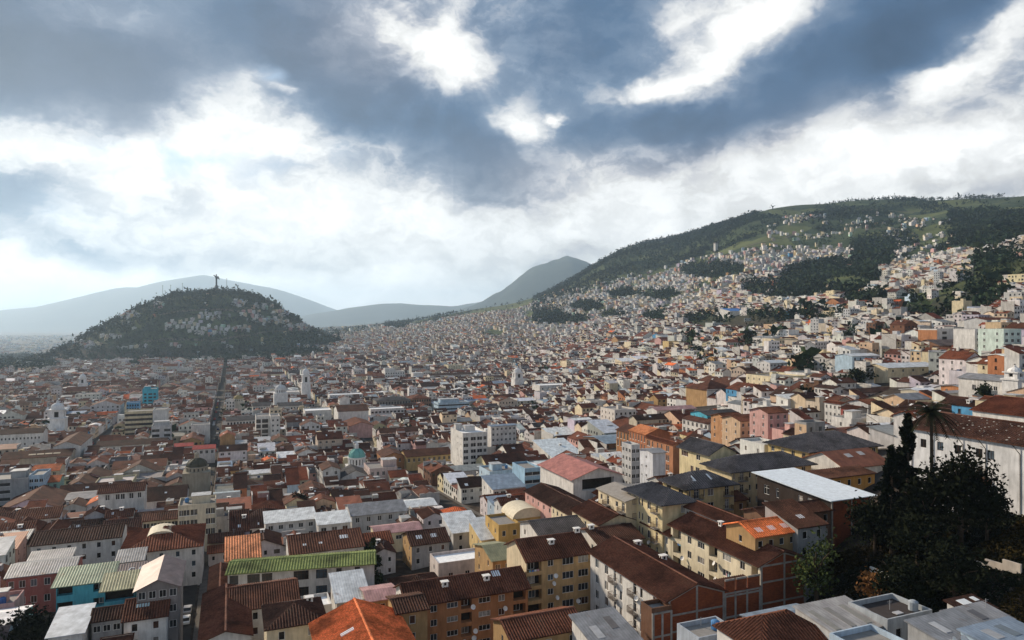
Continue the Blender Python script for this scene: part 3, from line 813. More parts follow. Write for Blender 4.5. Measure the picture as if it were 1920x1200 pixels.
    cor = [(loc[0] + x * cs - y * sn, loc[1] + x * sn + y * cs) for x, y in ((0, 0), (W, 0), (W, L), (0, L))]
    q = [sr(*c) for c in cor]
    FOOT.append((min(a for a, b in q), max(a for a, b in q), min(b for a, b in q), max(b for a, b in q)))
    cx = loc[0] + W / 2 * cs - L / 2 * sn; cy = loc[1] + W / 2 * sn + L / 2 * cs
    ppx, ppy = pix(cx, cy, loc[2] + H)
    stories = max(1, min(8, round((H - 1.2) / 2.9)))
    fr = [pix(*c, loc[2] + H) for c in cor]
    HOUSES.append(dict(x0=min(a for a, b in fr), x1=max(a for a, b in fr[:2]), eave=fr[0][1], dist=loc[1], o=root, px=ppx, py=ppy, wall=wall, rc=rc, roof=roof, st=stories, label=label, W=W, L=L))
    if short: LAND.append((ppx, ppy, short))
    return root

def brick_end(root, W, H, rise, cols, beams, colw=.34):
    """a bare brick gable: panels of brick between a concrete frame, a little in front of the wall"""
    top = lambda x: H + rise * (1 - abs(x - W / 2) / (W / 2)) if rise else H
    xs = [c * W for c in cols]
    for x0, x1 in zip(xs, xs[1:]):
        zs = [0.0] + [b for b in beams] + [None]
        for z0, z1 in zip(zs, zs[1:]):
            a, b = x0 + colw / 2, x1 - colw / 2
            ta = top(a) - .28 if z1 is None else z1 - .15; tb = top(b) - .28 if z1 is None else z1 - .15
            zz = z0 + (.15 if z0 else 0)
            if ta - zz < .25 and tb - zz < .25: continue
            ta, tb = max(ta, zz + .05), max(tb, zz + .05)
            m = MB(); y0, y1 = -.14, -.004
            P = [(a, zz), (b, zz), (b, tb), (a, ta)]
            m.face([(x, y0, z) for x, z in P])
            for i in range(4): (xa, za), (xb, zb) = P[i], P[(i + 1) % 4]; m.face([(xa, y0, za), (xa, y1, za), (xb, y1, zb), (xb, y0, zb)])
            m.build('brick_panel', 'brick', root)
    for x in xs:
        xx = min(max(x, colw / 2), W - colw / 2)
        m = MB(); m.box(xx - colw / 2, -.22, 0, xx + colw / 2, -.004, top(xx) - .02); m.build('concrete_column', 'concrete', root)
    for b in beams:
        for x0, x1 in zip(xs, xs[1:]):
            m = MB(); m.box(x0 + colw / 2 + .002, -.2, b - .14, x1 - colw / 2 - .002, -.004, b + .14); m.build('concrete_beam', 'concrete', root)
    for x0, x1 in zip(xs, xs[1:]):
        m = MB(); a, b = x0 + colw / 2, x1 - colw / 2
        for (xa, xb) in ((a, b),):
            P = [(xa, top(xa) - .27), (xb, top(xb) - .27), (xb, top(xb) - .02), (xa, top(xa) - .02)]
            m.face([(x, -.2, z) for x, z in P])
            for i in range(4): (x_, z_), (x2, z2) = P[i], P[(i + 1) % 4]; m.face([(x_, -.2, z_), (x_, -.004, z_), (x2, -.004, z2), (x2, -.2, z2)])
        m.build('concrete_beam', 'concrete', root)

def LM(name, cat, px, py, Y=None, pr=None, pb=None, W=None, L=None, H=None, rot=0.0, drop=1.0, **kw):
    """a building surveyed from the photograph: px, py is the eave of its front left corner, Y its distance (or found from its height H above the ground)"""
    t0, v0 = (px - 960) / FPX, (py - 600) / FPX
    if Y is None:
        ys = np.geomspace(90, 3500, 1500)
        gap = CAM_Z - v0 * ys - ground(t0 * ys, ys)
        k = np.where((gap[:-1] > H) & (gap[1:] <= H))[0]
        Y = float(ys[k[0]]) if len(k) else float(ys[np.argmin(abs(gap - H))])
    th = GRID + rad(rot)
    vx, vy = math.cos(th), math.sin(th); ux, uy = -vy, vx
    X, z = t0 * Y, CAM_Z - v0 * Y
    if pr is not None: t2 = (pr - 960) / FPX; W = (t2 * Y - X) / (vx - vy * t2)
    if pb is not None: t2 = (pb - 960) / FPX; L = (t2 * Y - X) / (ux - uy * t2)
    if W is None: W = 9.0
    if L is None: L = 10.0
    if cat == 'house' and Y < 320 and 'blank' not in kw.get('label', ''):      # plain rows of windows where none are listed
        kw.setdefault('F', [(max(1, int(W / 3.1)), 1.0, 1.35, 3, 2.8, .75, 'win')])
        kw.setdefault('R' if px < 433 else 'Lf', [(max(1, int(L / 4.2)), .9, 1.2, 3, 2.8, .8, 'win')])
    cs = [(X + a * vx + b * ux, Y + a * vy + b * uy) for a, b in ((0, 0), (W, 0), (W, L), (0, L))]
    z0 = min(gz(*c) for c in cs) - drop
    z0 = min(z0, z - 2.6)
    return building(name, cat, (X, Y, z0), th, W, L, z - z0, near=Y < 260, **kw)

# ================================================================== buildings surveyed one by one
def row(c, w=1.1, h=1.4, r=9, p=2.8, t=.9, k='win'): return (c, w, h, r, p, t, k)
# --- the apartment blocks at the foot of the tower
LM('apartment_block', 'apartment block', 1252, 1126, 108, pr=1357, pb=1107, wall='white', rc='brown tile', roof='gy', p=19, o=.7, short='white apartment block with the brick gable',
   label='white apartment block with railed balconies and a bare brick gable end',
   Lf=[([(.10, 1.1), (.24, 1.1), (.86, 1.2)], 1.1, 1.5, 7, 2.85, .8, 'win'), ([(.36, .9, 'balcony'), (.62, 1.0, 'balcony')], 1.0, 1.55, 7, 2.85, .5, 'balcony'), ([(.44, .8), (.70, .8)], .8, 1.5, 7, 2.85, .8, 'win')],
   brick=([0, .5, 1.0], [5.2, 8.6, 12.0, 14.6]), ex=[('dish', 'L', .68, 2.6), ('dish', 'L', .45, 8.4), ('lines', 'L', .47, 4.6, 3), ('chimney', .8, .55), ('chimney', .82, .9), ('lines', 'L', .67, 7.5, 2)])
LM('apartment_block', 'apartment block', 1425, 1060, 114.8, pr=1509, pb=1258, wall='cream', rc='brown tile', roof='gy', p=19, o=.7, short='cream apartment block with a red brick end',
   label='cream apartment block with open recessed landings and white chimneys on its brown roof',
   wallcol=(.70, .62, .46),
   Lf=[([(.08, 2.6, 'loggia'), (.52, 2.4, 'loggia'), (.95, 1.6, 'loggia')], 2.4, 2.2, 6, 2.8, .35, 'loggia'), ([(.24, 1.1), (.83, 1.2)], 1.1, 1.4, 6, 2.8, .75, 'win'), ([(.38, 1.9), (.67, 2.2)], 1.8, 1.3, 6, 2.8, .8, 'win')],
   brick=([0, .52, 1.0], [6, 10, 13.5, 16.2]), ex=[('chimney', .42, .30), ('chimney', .5, .62), ('dish', 'L', .56, 3.2), ('dish', 'L', .57, 6.0), ('dish', 'L', .18, 5.3), ('lines', 'L', .66, 4.2, 4), ('lines', 'L', .09, 2.9, 3)])
LM('apartment_block', 'apartment block', 1258, 1004, 138, pb=1206, W=9.5, wall='cream', rc='brown tile', roof='gy', p=19, o=.7, wallcol=(.70, .62, .46), short='lower far wing of the cream apartment block',
   label='lower far wing of the cream apartment block, its roof one step down',
   Lf=[([(.2, 2.2, 'loggia')], 2.2, 2.3, 5, 2.8, .3, 'loggia'), ([(.5, 1.7), (.85, 1.0)], 1.2, 1.4, 5, 2.8, .75, 'win')], ex=[('chimney', .45, .4), ('dish', 'L', .3, 3.4)])
# brick infill between the two blocks
LM('brick_annex', 'annex', 1357, 1112, 111.9, pr=1425, L=4, wall='brown', rc='dark brown tile', roof='shed', p=6, o=.1, brick=([0, .3, .62, 1.0], [5.2, 8.6, 12, 14.6]), label='unrendered brick infill wall in a concrete frame between two apartment blocks')
LM('brick_annex', 'annex', 1222, 1150, 105.6, W=3.6, L=3, wall='brown', rc='concrete', roof='flat', brick=([0, .5, 1.0], [8.6, 12]), label='low brick annex stepping down at the left corner of the white block')
LM('house', 'house', 1393, 994, 126, pr=1433, pb=1275, wall='white', rc='brown tile', roof='gy', p=21, F=[row(2, .9, 1.1, 1, 2.8, .3)], label='white gabled house with two small windows behind the cream block', short='white gabled house behind the cream block')
LM('house', 'house', 1268, 952, 150, pr=1400, L=16, H=9, wall='ochre', rc='brown tile', roof='gx', p=17, label='wide brown tiled roof with a pale parapet behind the cream block')
LM('house', 'house', 1416, 1006, 119, pr=1495, L=7.5, wall='ochre', rc='orange tile', roof='gx', p=20, o=.6, F=[row(4, 1, 1.2, 2)], label='bright orange tiled roof with white skylights in a row', short='orange tiled house with skylights',
   ex=[('skylight', .2, .16, 1.3, 1.1), ('skylight', .5, .17, 1.3, 1.1), ('skylight', .82, .18, 1.3, 1.1), ('skylight', .4, .62, .9, .7, (.1, .1, .1))])
LM('house', 'house', 1496, 990, 121, W=6.5, L=8, wall='grey', rc='dark brown tile', roof='shed', p=15, ex=[('skylight', .5, .35, 1.5, 1.1)], label='narrow dark roof with one white skylight beside the orange tiled house')
LM('apartment_block', 'apartment block', 763, 1135, 118, pr=990, L=8.5, wall='orange', side='white', rc='brown tile', roof='gx', p=26, o=.7, short='orange apartment block', wallcol=(.46, .215, .10),
   label='orange apartment block with brown tiled roof and deep dark landings',
   F=[([(.075, 3.1, 'loggia'), (.475, 2.0, 'loggia'), (.925, 2.5, 'loggia')], 2.2, 1.75, 6, 2.45, .45, 'loggia'), ([(.21, 1.2), (.77, 1.2)], 1.2, 1.2, 6, 2.45, .75, 'win'), ([(.36, 2.1), (.625, 2.2)], 2.1, 1.05, 6, 2.45, .7, 'win')],
   ex=[('chimney', .33, .30), ('chimney', .68, .30), ('skylight', .78, .42, 1.6, 1.4), ('dish', 'F', .52, 1.9), ('dish', 'F', .79, 3.1), ('dish', 'F', .54, 6.2), ('dish', 'F', .53, 7.4), ('dish', 'F', .45, 7.8), ('lines', 'F', .05, 3.4, 4)])
LM('apartment_block', 'apartment block', 987, 1051, 130, pr=1107, L=10, wall='peach', side='cream', rc='brown tile', roof='gx', p=25, o=.7, short='peach apartment block', wallcol=(.60, .40, .20),
   label='peach apartment block with cream end wall and columns of wide dark windows',
   F=[([(.12, 3.0, 'loggia')], 3, 2.0, 7, 2.7, .35, 'loggia'), ([(.37, 1.3)], 1.3, 1.3, 7, 2.7, .55, 'win'), ([(.64, 2.3), (.885, 2.2)], 2.2, 1.35, 7, 2.7, .5, 'win')],
   ex=[('chimney', .48, .3), ('chimney', .97, .5), ('dish', 'F', .43, 3.5), ('dish', 'F', .40, 4.9), ('dish', 'F', .45, 7.7), ('dish', 'F', .99, 1.6), ('lines', 'F', .06, 2.0, 4), ('dish', 'F', .78, 9.0)])
LM('house', 'house', 626, 1313, 87.3, W=13, L=24, wall='cream', rc='orange tile', roof='gy', p=22, o=.7, label='house with large plain orange tiled roof at the bottom of the view', short='large orange roof',
   F=[row(4)], ex=[('skylight', .3, .62, 1.9, 1.1, (.62, .66, .72)), ('hut', .8, .3, 1, 1, 2)])
LM('house', 'house', 745, 1150, 112, W=5, L=7, wall='ochre', rc='dark brown tile', roof='gx', p=14, label='low dark roof squeezed between the large orange roof and the orange block')
LM('house', 'house', 690, 1128, 131, pr=745, L=7, wall='ochre', rc='pink metal', roof='gx', p=10, label='ochre house with faded pink roof left of the orange block')
LM('house', 'house', 632, 1130, 133, pr=692, L=9, wall='white', rc='white metal', roof='shed', p=14, label='white tin lean-to roof just above the large orange roof')
LM('house', 'house', 575, 1146, 128, pr=622, L=6, wall='white', rc='white', roof='flat', label='white flat roofed terrace left of the large orange roof', ex=[('vent', .3, .5)])
LM('school_building', 'school', 427, 1074, 150, pr=702, L=8, rot=-10, wall='white', rc='moss green', roof='gx', p=13, o=1.0, short='long moss green roof',
   label='long white one storey building under a moss green roof', F=[([(.04, 1.8), (.17, 2.6), (.26, 2.2), (.49, 3.2), (.63, 2.4), (.75, 1.2), (.88, 1.2)], 2, 1.9, 2, 3.6, .7, 'win')], frame='wood')
LM('house', 'house', 822, 1062, 165, pr=936, pb=806, wall='white', rc='white', roof='flat', short='pale building with broad white flat roof', wallcol=(.62, .55, .52), roofcol=(.84, .85, .86),
   label='pale pink building with broad white flat roof and a row of dentils', F=[([(.2, 1.2), (.47, 1.2), (.74, 1.2)], 1.2, 1.6, 2, 3.2, 1.9, 'win')])
LM('house', 'house', 772, 1023, 178, pr=842, L=10, wall='grey', side='ochre', rc='dark brown tile', roof='gx', p=22, short='dark roof with two skylights', label='house with dark brown roof, two skylights and an ochre side wall', ex=[('skylight', .25, .25, 1.6, 1.3), ('skylight', .65, .25, 1.6, 1.3)])
LM('house', 'house', 822, 1012, 192, pr=900, L=9, wall='grey', rc='concrete', roof='flat', label='weathered grey concrete terrace behind the broad white flat roof', ex=[('hut', .3, .6, 2.4, 2, 2.1), ('vent', .8, .5)])
LM('house', 'house', 850, 1000, 190, pr=905, L=11, wall='pale grey', rc='white metal', roof='shed', p=12, label='bright white tin roof sloping forward left of the ochre water tower house')
LM('house', 'house', 903, 1012, 178, pr=960, L=10, wall='yellow', rc='white metal', roof='shed', p=14, label='bright white tin roof over a yellow house', short='tin roof over a yellow house')
LM('house', 'house', 924, 1052, 150, pr=962, L=12, wall='ochre', rc='olive metal', roof='gx', p=14, F=[row(2, 1.1, 1.5, 1)], label='ochre house with olive roof between white flat roof and peach block')
LM('house', 'house', 962, 974, 182, pr=1016, L=8, wall='ochre', rc='cream', roof='vault', label='ochre building topped by a cream barrel vault', short='cream barrel vault', F=[row(3, 1, 1.4, 2)], wallcol=(.50, .33, .12))
LM('house', 'house', 935, 990, 176, pr=975, L=10, wall='ochre', rc='concrete', roof='flat', wallcol=(.50, .33, .12), F=[row(2, 1, 1.4, 2)], label='ochre flat roofed house in front of the cream barrel vault')
LM('house', 'house', 660, 968, 215, pr=762, L=14, wall='pale grey', rc='grey metal', roof='gx', p=15, label='long silvery tin roof with a raised ridge among brown roofs', short='long silvery tin roof')
LM('house', 'house', 735, 955, 234, pr=818, L=10, wall='white', rc='white metal', roof='gx', p=11, label='long white tin roof behind the silvery one')
LM('house', 'house', 498, 982, 208, pr=592, L=9, wall='white', rc='white metal', roof='shed', p=7, F=[row(5, 1.3, 1.3, 2)], label='white two storey house with pale tin roof above the green roof', short='white house with pale tin roof')
LM('house', 'house', 597, 985, 205, pr=657, L=9, wall='white', rc='white metal', roof='shed', p=7, F=[row(3, 1.6, 1.1, 2)], label='white annex with wide windows beside the pale tin roof')
LM('house', 'house', 705, 1002, 195, pr=790, L=8, wall='cream', rc='pink metal', roof='gx', p=13, F=[row(3, 1.8, 1.2, 1)], label='cream house with washed out pink roof', short='washed out pink roof')
LM('house', 'house', 545, 1040, 168, pr=682, L=15, wall='white', rc='brown tile', roof='gx', p=17, label='broad brown tiled roof dotted with skylights behind the green roof', ex=[('skylight', .2, .2, .8, .7), ('skylight', .42, .2, .8, .7), ('skylight', .75, .3, 2.2, 1.4)])
LM('house', 'house', 424, 1052, 172, pr=488, L=9, wall='peach', rc='orange tile', roof='shed', p=18, label='orange lean-to roof above the left end of the green roof', roofcol=(.5, .19, .09))
LM('house', 'house', 428, 1148, 128, pr=560, L=13, wall='white', rc='brown tile', roof='gx', p=17, label='broad brown tiled roof below the green roofed school', short='broad brown roof below the green one')
LM('house', 'house', 500, 1180, 112, pr=610, L=10, wall='cream', rc='dark brown tile', roof='hip', p=20, label='dark hipped tile roof left of the large orange roof', ex=[('chimney', .8, .7)])
LM('house', 'house', 375, 1205, 116, pr=470, L=22, wall='white', rc='brown tile', roof='gy', p=18, label='long brown roof lining the right side of the street')
LM('house', 'house', 392, 1110, 150, pr=432, L=16, wall='cream', rc='brown tile', roof='gy', p=18, label='brown roof with white ridge lining the street beside the green roof')
# --- left foreground
LM('house', 'house', 105, 1100, 135, pr=206, L=7, wall='teal', rc='green metal', roof='shed', p=8, o=.8, short='teal balcony house', label='teal house with long open balconies and green tin roof', wallcol=(.10, .40, .50),
   F=[([(.14, 3.0, 'loggia'), (.5, 4.0, 'loggia'), (.85, 3.0, 'loggia')], 3, 1.7, 3, 2.9, .35, 'loggia')])
LM('house', 'house', 195, 1107, 132, pr=252, L=5, wall='teal', rc='olive metal', roof='shed', p=12, o=.8, wallcol=(.10, .40, .52), label='teal wing with olive tin roof over a shaded terrace', F=[([(.5, 5.2, 'loggia')], 5, 2.0, 2, 3.1, .3, 'loggia')])
gas = LM('house', 'house', 203, 1090, 144, pr=300, L=10, wall='beige', rc='pinkish grey metal', roof='gx', p=17, short='tin roof painted with the word GAS', label='tin roof painted with the white word GAS')
LM('house', 'house', 256, 1108, 126, pr=334, L=14, wall='grey', wallcol=(.26, .235, .225), rc='pinkish grey metal', roof='gy', p=24, o=.6, label='pinkish grey gabled tin roof beside the street', short='pinkish grey gabled roof', F=[row(4, 1.3, 1.4, 3, 2.9, .4)], R=[row(4, 1.1, 1.3, 3)])
LM('house', 'house', 12, 1084, 150, pr=138, L=10, wall='dusty red', rc='grey metal', roof='gx', p=14, o=.5, short='dusty red house', label='dusty red house with white framed windows and grey tin roof', F=[([(.07, 1.0), (.23, 1.2), (.40, 1.2), (.60, 1.2), (.78, 1.2), (.93, 1.2)], 1.2, 1.7, 2, 3.6, .9, 'win')], wallcol=(.36, .13, .11))
LM('house', 'house', 52, 1056, 163, pr=132, L=5, wall='grey', rc='grey metal', roof='shed', p=10, label='grey clerestory roof behind the dusty red house')
LM('house', 'house', 58, 1024, 176, pr=226, L=12, wall='white', rc='dark brown tile', roof='gx', p=17, label='long dark brown tiled roof behind the dusty red house', short='long dark brown roof')
LM('house', 'house', 224, 1040, 168, pr=378, L=20, wall='white', rc='reddish tile', roof='hip', p=17, label='large reddish tiled roof around a courtyard by the street', short='large reddish roof by the street')
LM('house', 'house', 272, 1016, 176, pr=332, L=7, wall='cream', rc='cream', roof='vault', label='cream barrel vaulted roof rising from a reddish tiled roof', short='cream vault beside the street')
LM('house', 'house', 218, 1056, 160, pr=268, L=6, wall='grey', rc='grey metal', roof='shed', p=9, label='patched grey tin roof above the painted roof')
LM('house', 'house', 268, 978, 206, pr=334, L=9, wall='cream', rc='brown tile', roof='gx', p=15, F=[row(5, 1.6, 1.5, 2, 3.0, .8)], wallcol=(.58, .50, .36), label='cream house with dark window bays and small gable', short='cream house with window bays')
LM('house', 'house', 334, 953, 202, pr=404, L=10, wall='cream', rc='concrete', roof='flat', F=[([(.08, 1.0), (.22, 1.6), (.42, 1.8), (.60, 1.8), (.80, 1.2), (.93, 1.0)], 1.4, 1.5, 3, 3.0, .8, 'win')], R=[row(3, 1.2, 1.5, 3, 3.0)], wallcol=(.62, .55, .42), ex=[('hut', .6, .5, 5, 4, 2.4), ('tank', .2, .6)], label='cream flat roofed corner house with wide windows beside the street', short='cream corner house')
LM('house', 'house', 184, 926, 240, pr=270, L=9, wall='white', rc='brown tile', roof='gx', p=23, F=[([(.2, 1.1), (.42, 1.2), (.53, 1.2), (.72, 1.2), (.9, 1.0)], 1.1, 1.8, 1, 3, .7, 'win')], label='white wall with tall windows under a brown roof', short='white wall with tall windows')
LM('apartment_block', 'apartment block', -30, 905, 262, pr=53, L=14, wall='grey', rc='concrete', roof='flat', F=[([(.3, 8, 'band'), (.75, 7, 'band')], 8, 1.1, 5, 2.8, .8, 'band')], R=[row(3)], label='grey banded apartment block at the left margin', short='grey banded block', ex=[('hut', .7, .5, 5, 5, 2.6)])
LM('apartment_block', 'apartment block', 54, 895, 268, pr=82, L=12, wall='pale blue', rc='concrete', roof='flat', F=[row(3, 1.2, 1.3, 6, 2.7)], R=[row(4, 1.2, 1.3, 6, 2.7)], label='narrow pale blue apartment block beside the grey banded block', short='narrow pale blue block')
LM('house', 'house', 82, 905, 275, pr=110, L=10, wall='mint', rc='orange tile', roof='gx', p=18, F=[row(2, 1, 1.4, 3)], label='mint house with red orange roof beside the pale blue block')
LM('house', 'house', 90, 1196, 118, pr=155, L=10, wall='white', rc='white metal', roof='shed', p=6, roofcol=(.55, .58, .62), ribs=False, label='pale blue grey tin roof at the bottom left', short='pale tin roof at the bottom left')
LM('house', 'house', 172, 1166, 124, pr=228, L=6, wall='grey', rc='dark brown tile', roof='gx', p=20, F=[row(3, 1.1, 1.3, 1)], label='small dark roofed house below the teal balcony house')
LM('house', 'house', 232, 1165, 122, pr=312, L=10, wall='white', rc='brown tile', roof='gx', p=20, label='brown roof with pale ridge below the pinkish gabled roof', ex=[('skylight', .4, .3, 2.2, .8, (.45, .55, .55))])
# --- left middle distance
LM('church_hall', 'church', 100, 838, None, pr=150, L=34, H=12, wall='white', rc='brown tile', roof='gy', p=22, R=[row(6, 1, 1.6, 1, 3, 1.5)], label='white church nave with plain gable front', short='white church nave')
LM('convent_wing', 'convent', -40, 817, None, pr=80, L=12, H=13, wall='white', rc='dark brown tile', roof='gx', p=18, F=[([(i / 17, .9) for i in range(1, 17)], .9, 1.1, 1, 3, 2.2, 'win'), ([(i / 9, 1.2) for i in range(1, 9)], 1.2, 2.4, 1, 3, 9.2, 'win'), ([(i / 7, .9) for i in range(1, 7)], .9, 1.1, 1, 3, 5.5, 'win')], label='long white convent wing with rows of small windows', short='long white convent wing')
LM('house', 'house', 2, 862, None, pr=132, L=14, H=8, wall='beige', rc='brown tile', roof='gx', p=18, R=[row(4, 1, 1.5, 2)], label='brown roofed block with four curved cream skylight vaults', ex=[('skylight', .42, .35, 3, 5, (.55, .46, .33)), ('skylight', .54, .35, 3, 5, (.55, .46, .33)), ('skylight', .66, .35, 3, 5, (.55, .46, .33)), ('skylight', .78, .35, 3, 5, (.55, .46, .33))], short='roof with four cream vaults')
LM('house', 'house', 60, 885, None, pr=110, L=12, H=9, wall='cream', rc='orange tile', roof='gx', p=16, label='red orange roof at the corner near the grey banded block')
LM('house', 'house', 165, 731, None, pr=202, L=9, H=9, wall='pink', rc='brown tile', roof='gx', p=15, F=[row(7, 1, 1.6, 2, 3.4)], label='pink long house beside the slender white bell tower', short='pink long house')
LM('house', 'house', 203, 730, None, pr=222, L=9, H=9.4, wall='white', rc='brown tile', roof='gx', p=15, F=[row(4, 1, 1.6, 2, 3.4)], label='white house between two pink ones')
LM('house', 'house', 223, 731, None, pr=266, L=9, H=9, wall='pink', rc='brown tile', roof='gx', p=15, F=[row(8, 1, 1.6, 2, 3.4)], label='pink house with arched windows left of the cyan tower', wallcol=(.52, .30, .26))
LM('apartment_block', 'tower block', 267, 731, None, pr=294, L=15, H=20, wall='cyan', rc='concrete', roof='flat', F=[([(.2, 2.0), (.55, 3.4), (.85, 2)], 2, 1.5, 6, 3.0, 3.4, 'win')], R=[row(3, 1, 1.2, 5)], ex=[('hut', .3, .5, 5, 4, 2.5)], label='cyan tower block with dark windows', short='cyan tower block')
LM('apartment_block', 'apartment block', 237, 757, None, pr=261, L=10, H=12, wall='blue', rc='blue metal', roof='flat', F=[row(5, 1.3, 1.6, 4, 2.9)], label='small bright blue block in front of the cyan tower', short='small bright blue block', wallcol=(.16, .40, .62))
LM('office_block', 'office block', 234, 774, None, pr=286, L=14, H=18, wall='cream', rc='concrete', roof='flat', F=[([(.53, 18, 'band')], 18, 1.5, 5, 3.2, 1.0, 'band')], label='cream office block with long window bands', short='cream office block', wallcol=(.62, .53, .36))
LM('office_block', 'office block', 286.5, 770, None, pr=313, L=14, H=19, wall='white', rc='concrete', roof='flat', R=[row(4)], label='blank white stair tower of the cream office block')
LM('apartment_block', 'apartment block', 284, 801, None, pr=320, L=12, H=15, wall='pale grey', rc='concrete', roof='flat', F=[([(.22, 4), (.52, 4), (.82, 3.4)], 4, 1.5, 4, 3.1, 1.4, 'win')], R=[row(4, 1, 1.3, 4)], label='grey five storey block with wide windows', short='grey five storey block', ex=[('hut', .5, .5, 8, 5, 2.6)])
LM('house', 'house', 358, 799, None, pr=393, L=10, H=12, wall='white', rc='concrete', roof='flat', R=[row(3)], label='blank white stained gable wall beside the long street', short='blank white stained wall')
LM('house', 'house', 362, 843, None, pr=403, L=10, H=8, wall='white', rc='red metal', roof='gx', p=14, F=[row(4, 1.2, 1.5, 1)], label='white house with red tin roof beside the street', short='white house with red tin roof')
LM('house', 'house', 327, 838, None, pr=361, L=9, H=7, wall='white', rc='red metal', roof='gx', p=14, label='second red tin roof left of the white house by the street')
LM('house', 'house', 180, 838, None, pr=312, L=14, H=7, wall='white', rc='dark brown tile', roof='gx', p=15, F=[row(10, .9, 1.3, 1)], label='long low white wall under a dark roof below the office block')
LM('house', 'house', 210, 880, None, pr=310, L=16, H=6, wall='beige', rc='reddish tile', roof='gx', p=14, ex=[('skylight', .3, .2, 1, .8), ('skylight', .45, .2, 1, .8), ('skylight', .6, .2, 1, .8), ('skylight', .8, .2, 1, .8)], label='broad reddish roof with a row of small skylights', short='broad reddish roof with skylights')
LM('office_block', 'office block', 480, 783, None, pr=507, L=14, H=17, wall='white', rc='concrete', roof='flat', F=[row(4, 3.6, 2.4, 4, 3.3, 1.2)], label='white office block with a grid of large dark windows', short='white office grid')
LM('office_block', 'office block', 507.5, 783, None, pr=525, L=14, H=17, wall='white', rc='concrete', roof='flat', F=[row(2, 1, 1.2, 4, 3.3, 1.2)], label='plain white end bay of the office block with dark window grid')
LM('house', 'house', 425, 790, None, pr=478, L=16, H=10, wall='white', rc='slate grey tile', roof='gx', p=14, F=[row(9, 1.2, 1.5, 3, 3.0)], label='white house with grey roof and square windows right of the street')
LM('house', 'house', 424, 752, None, pr=440, L=12, H=14, wall='white', rc='concrete', roof='flat', Lf=[], F=[row(3, 1, 1.5, 4)], label='tall narrow white house at the street corner')
# --- centre
LM('church', 'church', 640, 896, 297, pr=694, L=13, wall='white', rc='slate grey tile', roof='gy', p=24, label='white church body under the green dome', short='white church body', Lf=[row(4, 1, 1.6, 1, 3, 2)])
LM('house', 'house', 605, 882, None, pr=638, L=12, H=9, wall='pale grey', rc='brown tile', roof='gy', p=22, label='brown gabled roof left of the green dome church', Lf=[row(4)])
LM('house', 'house', 693, 882, None, pr=745, L=14, H=8, wall='pink', rc='concrete', roof='flat', F=[row(5, 1, 1.5, 2)], label='pale pink terrace right of the green dome church', wallcol=(.58, .46, .43), ex=[('hut', .8, .5, 6, 5, 3)])
LM('apartment_block', 'apartment block', 868, 815, None, pr=914, pb=845, H=19, wall='white', rc='white', roof='flat', F=[([(.12, 2.2), (.42, 2.4), (.68, 2.4), (.9, 1.4)], 2.2, 1.6, 6, 2.9, 1.4, 'win')], Lf=[([(.6, .8), (.85, .8)], .8, 1, 6, 2.9, 1.6, 'win')], ex=[('hut', .5, .5, 5, 4, 2.6), ('hut', .15, .7, 3, 3, 3)], label='white apartment block with a blank side wall and balconies', short='white block with blank side wall')
LM('apartment_block', 'apartment block', 921, 800, None, pr=968, pb=914, H=17, wall='white', rc='blue metal', roof='gx', p=8, F=[row(6, 1, 1.3, 5, 2.9)], label='white apartment block with pale blue roof behind the blank walled one', short='white block with pale blue roof')
LM('apartment_block', 'apartment block', 984, 882, None, pr=1013, L=12, H=13, wall='blue', rc='concrete', roof='flat', F=[([(.5, 7, 'band')], 7, 1.2, 4, 2.9, .8, 'band')], label='blue and white banded block', short='blue banded block', wallcol=(.30, .46, .60))
LM('house', 'house', 918, 888, None, pr=970, L=12, H=10, wall='pale blue', rc='concrete', roof='flat', F=[row(5, 1.8, 1.4, 3, 2.9)], ex=[('hut', .4, .5, 4, 4, 2.5), ('tank', .8, .5)], label='pale blue house with wide windows below the white blocks', short='pale blue house with wide windows')
LM('house', 'house', 925, 918, None, pr=985, L=12, H=8, wall='white', rc='blue metal', roof='shed', p=10, F=[row(5, 1.6, 1.2, 2)], label='white house with steel blue roof terrace')
LM('house', 'house', 713, 812, None, pr=789, L=10, H=7.5, wall='pink', rc='brown tile', roof='gx', p=22, F=[row(9, .9, 1.6, 1, 3, .9)], label='pale pink house with a row of tall windows and brown roof', short='pale pink house with tall windows', wallcol=(.58, .46, .44))
LM('house', 'house', 655, 800, None, pr=700, L=26, H=8, wall='pink', rc='reddish tile', roof='gy', p=18, Lf=[row(9, .9, 1.4, 1)], label='reddish roof running along the side street')
LM('house', 'house', 762, 857, None, pr=847, L=14, H=7, wall='ochre', rc='brown tile', roof='gx', p=17, F=[row(9, 1, 1.6, 1, 3, 1.0)], label='ochre arcaded house with long brown roof', short='ochre arcaded house', wallcol=(.50, .36, .17))
LM('house', 'house', 718, 858, None, pr=760, L=16, H=7, wall='orange', rc='brown tile', roof='gy', p=20, label='orange gabled house at the street corner', Lf=[row(6, .9, 1.5, 1)], F=[row(2, 1, 1.5, 1)], wallcol=(.50, .25, .12))
LM('church', 'church', 634, 772, None, pr=691, L=22, H=14, wall='white', rc='brown tile', roof='gx', p=16, label='large blank white church wall', short='blank white church wall')
LM('office_block', 'office block', 695, 769, None, pr=758, L=12, H=11, wall='white', rc='white', roof='flat', F=[row(9, 1.8, 1.4, 3, 3.2, 1.2)], label='white three storey building with even rows of windows', short='white building with even windows')
LM('office_block', 'office block', 822, 757, None, pr=880, L=14, H=11, wall='pale blue', rc='grey metal', roof='flat', F=[([(.5, 26, 'band')], 26, 1.2, 3, 3.2, 1.0, 'band')], Lf=[row(6, 1.4, 1.2, 3, 3.2)], ex=[('hut', .4, .5, 16, 7, 3)], label='pale blue and white office building with window bands', short='pale blue office building')
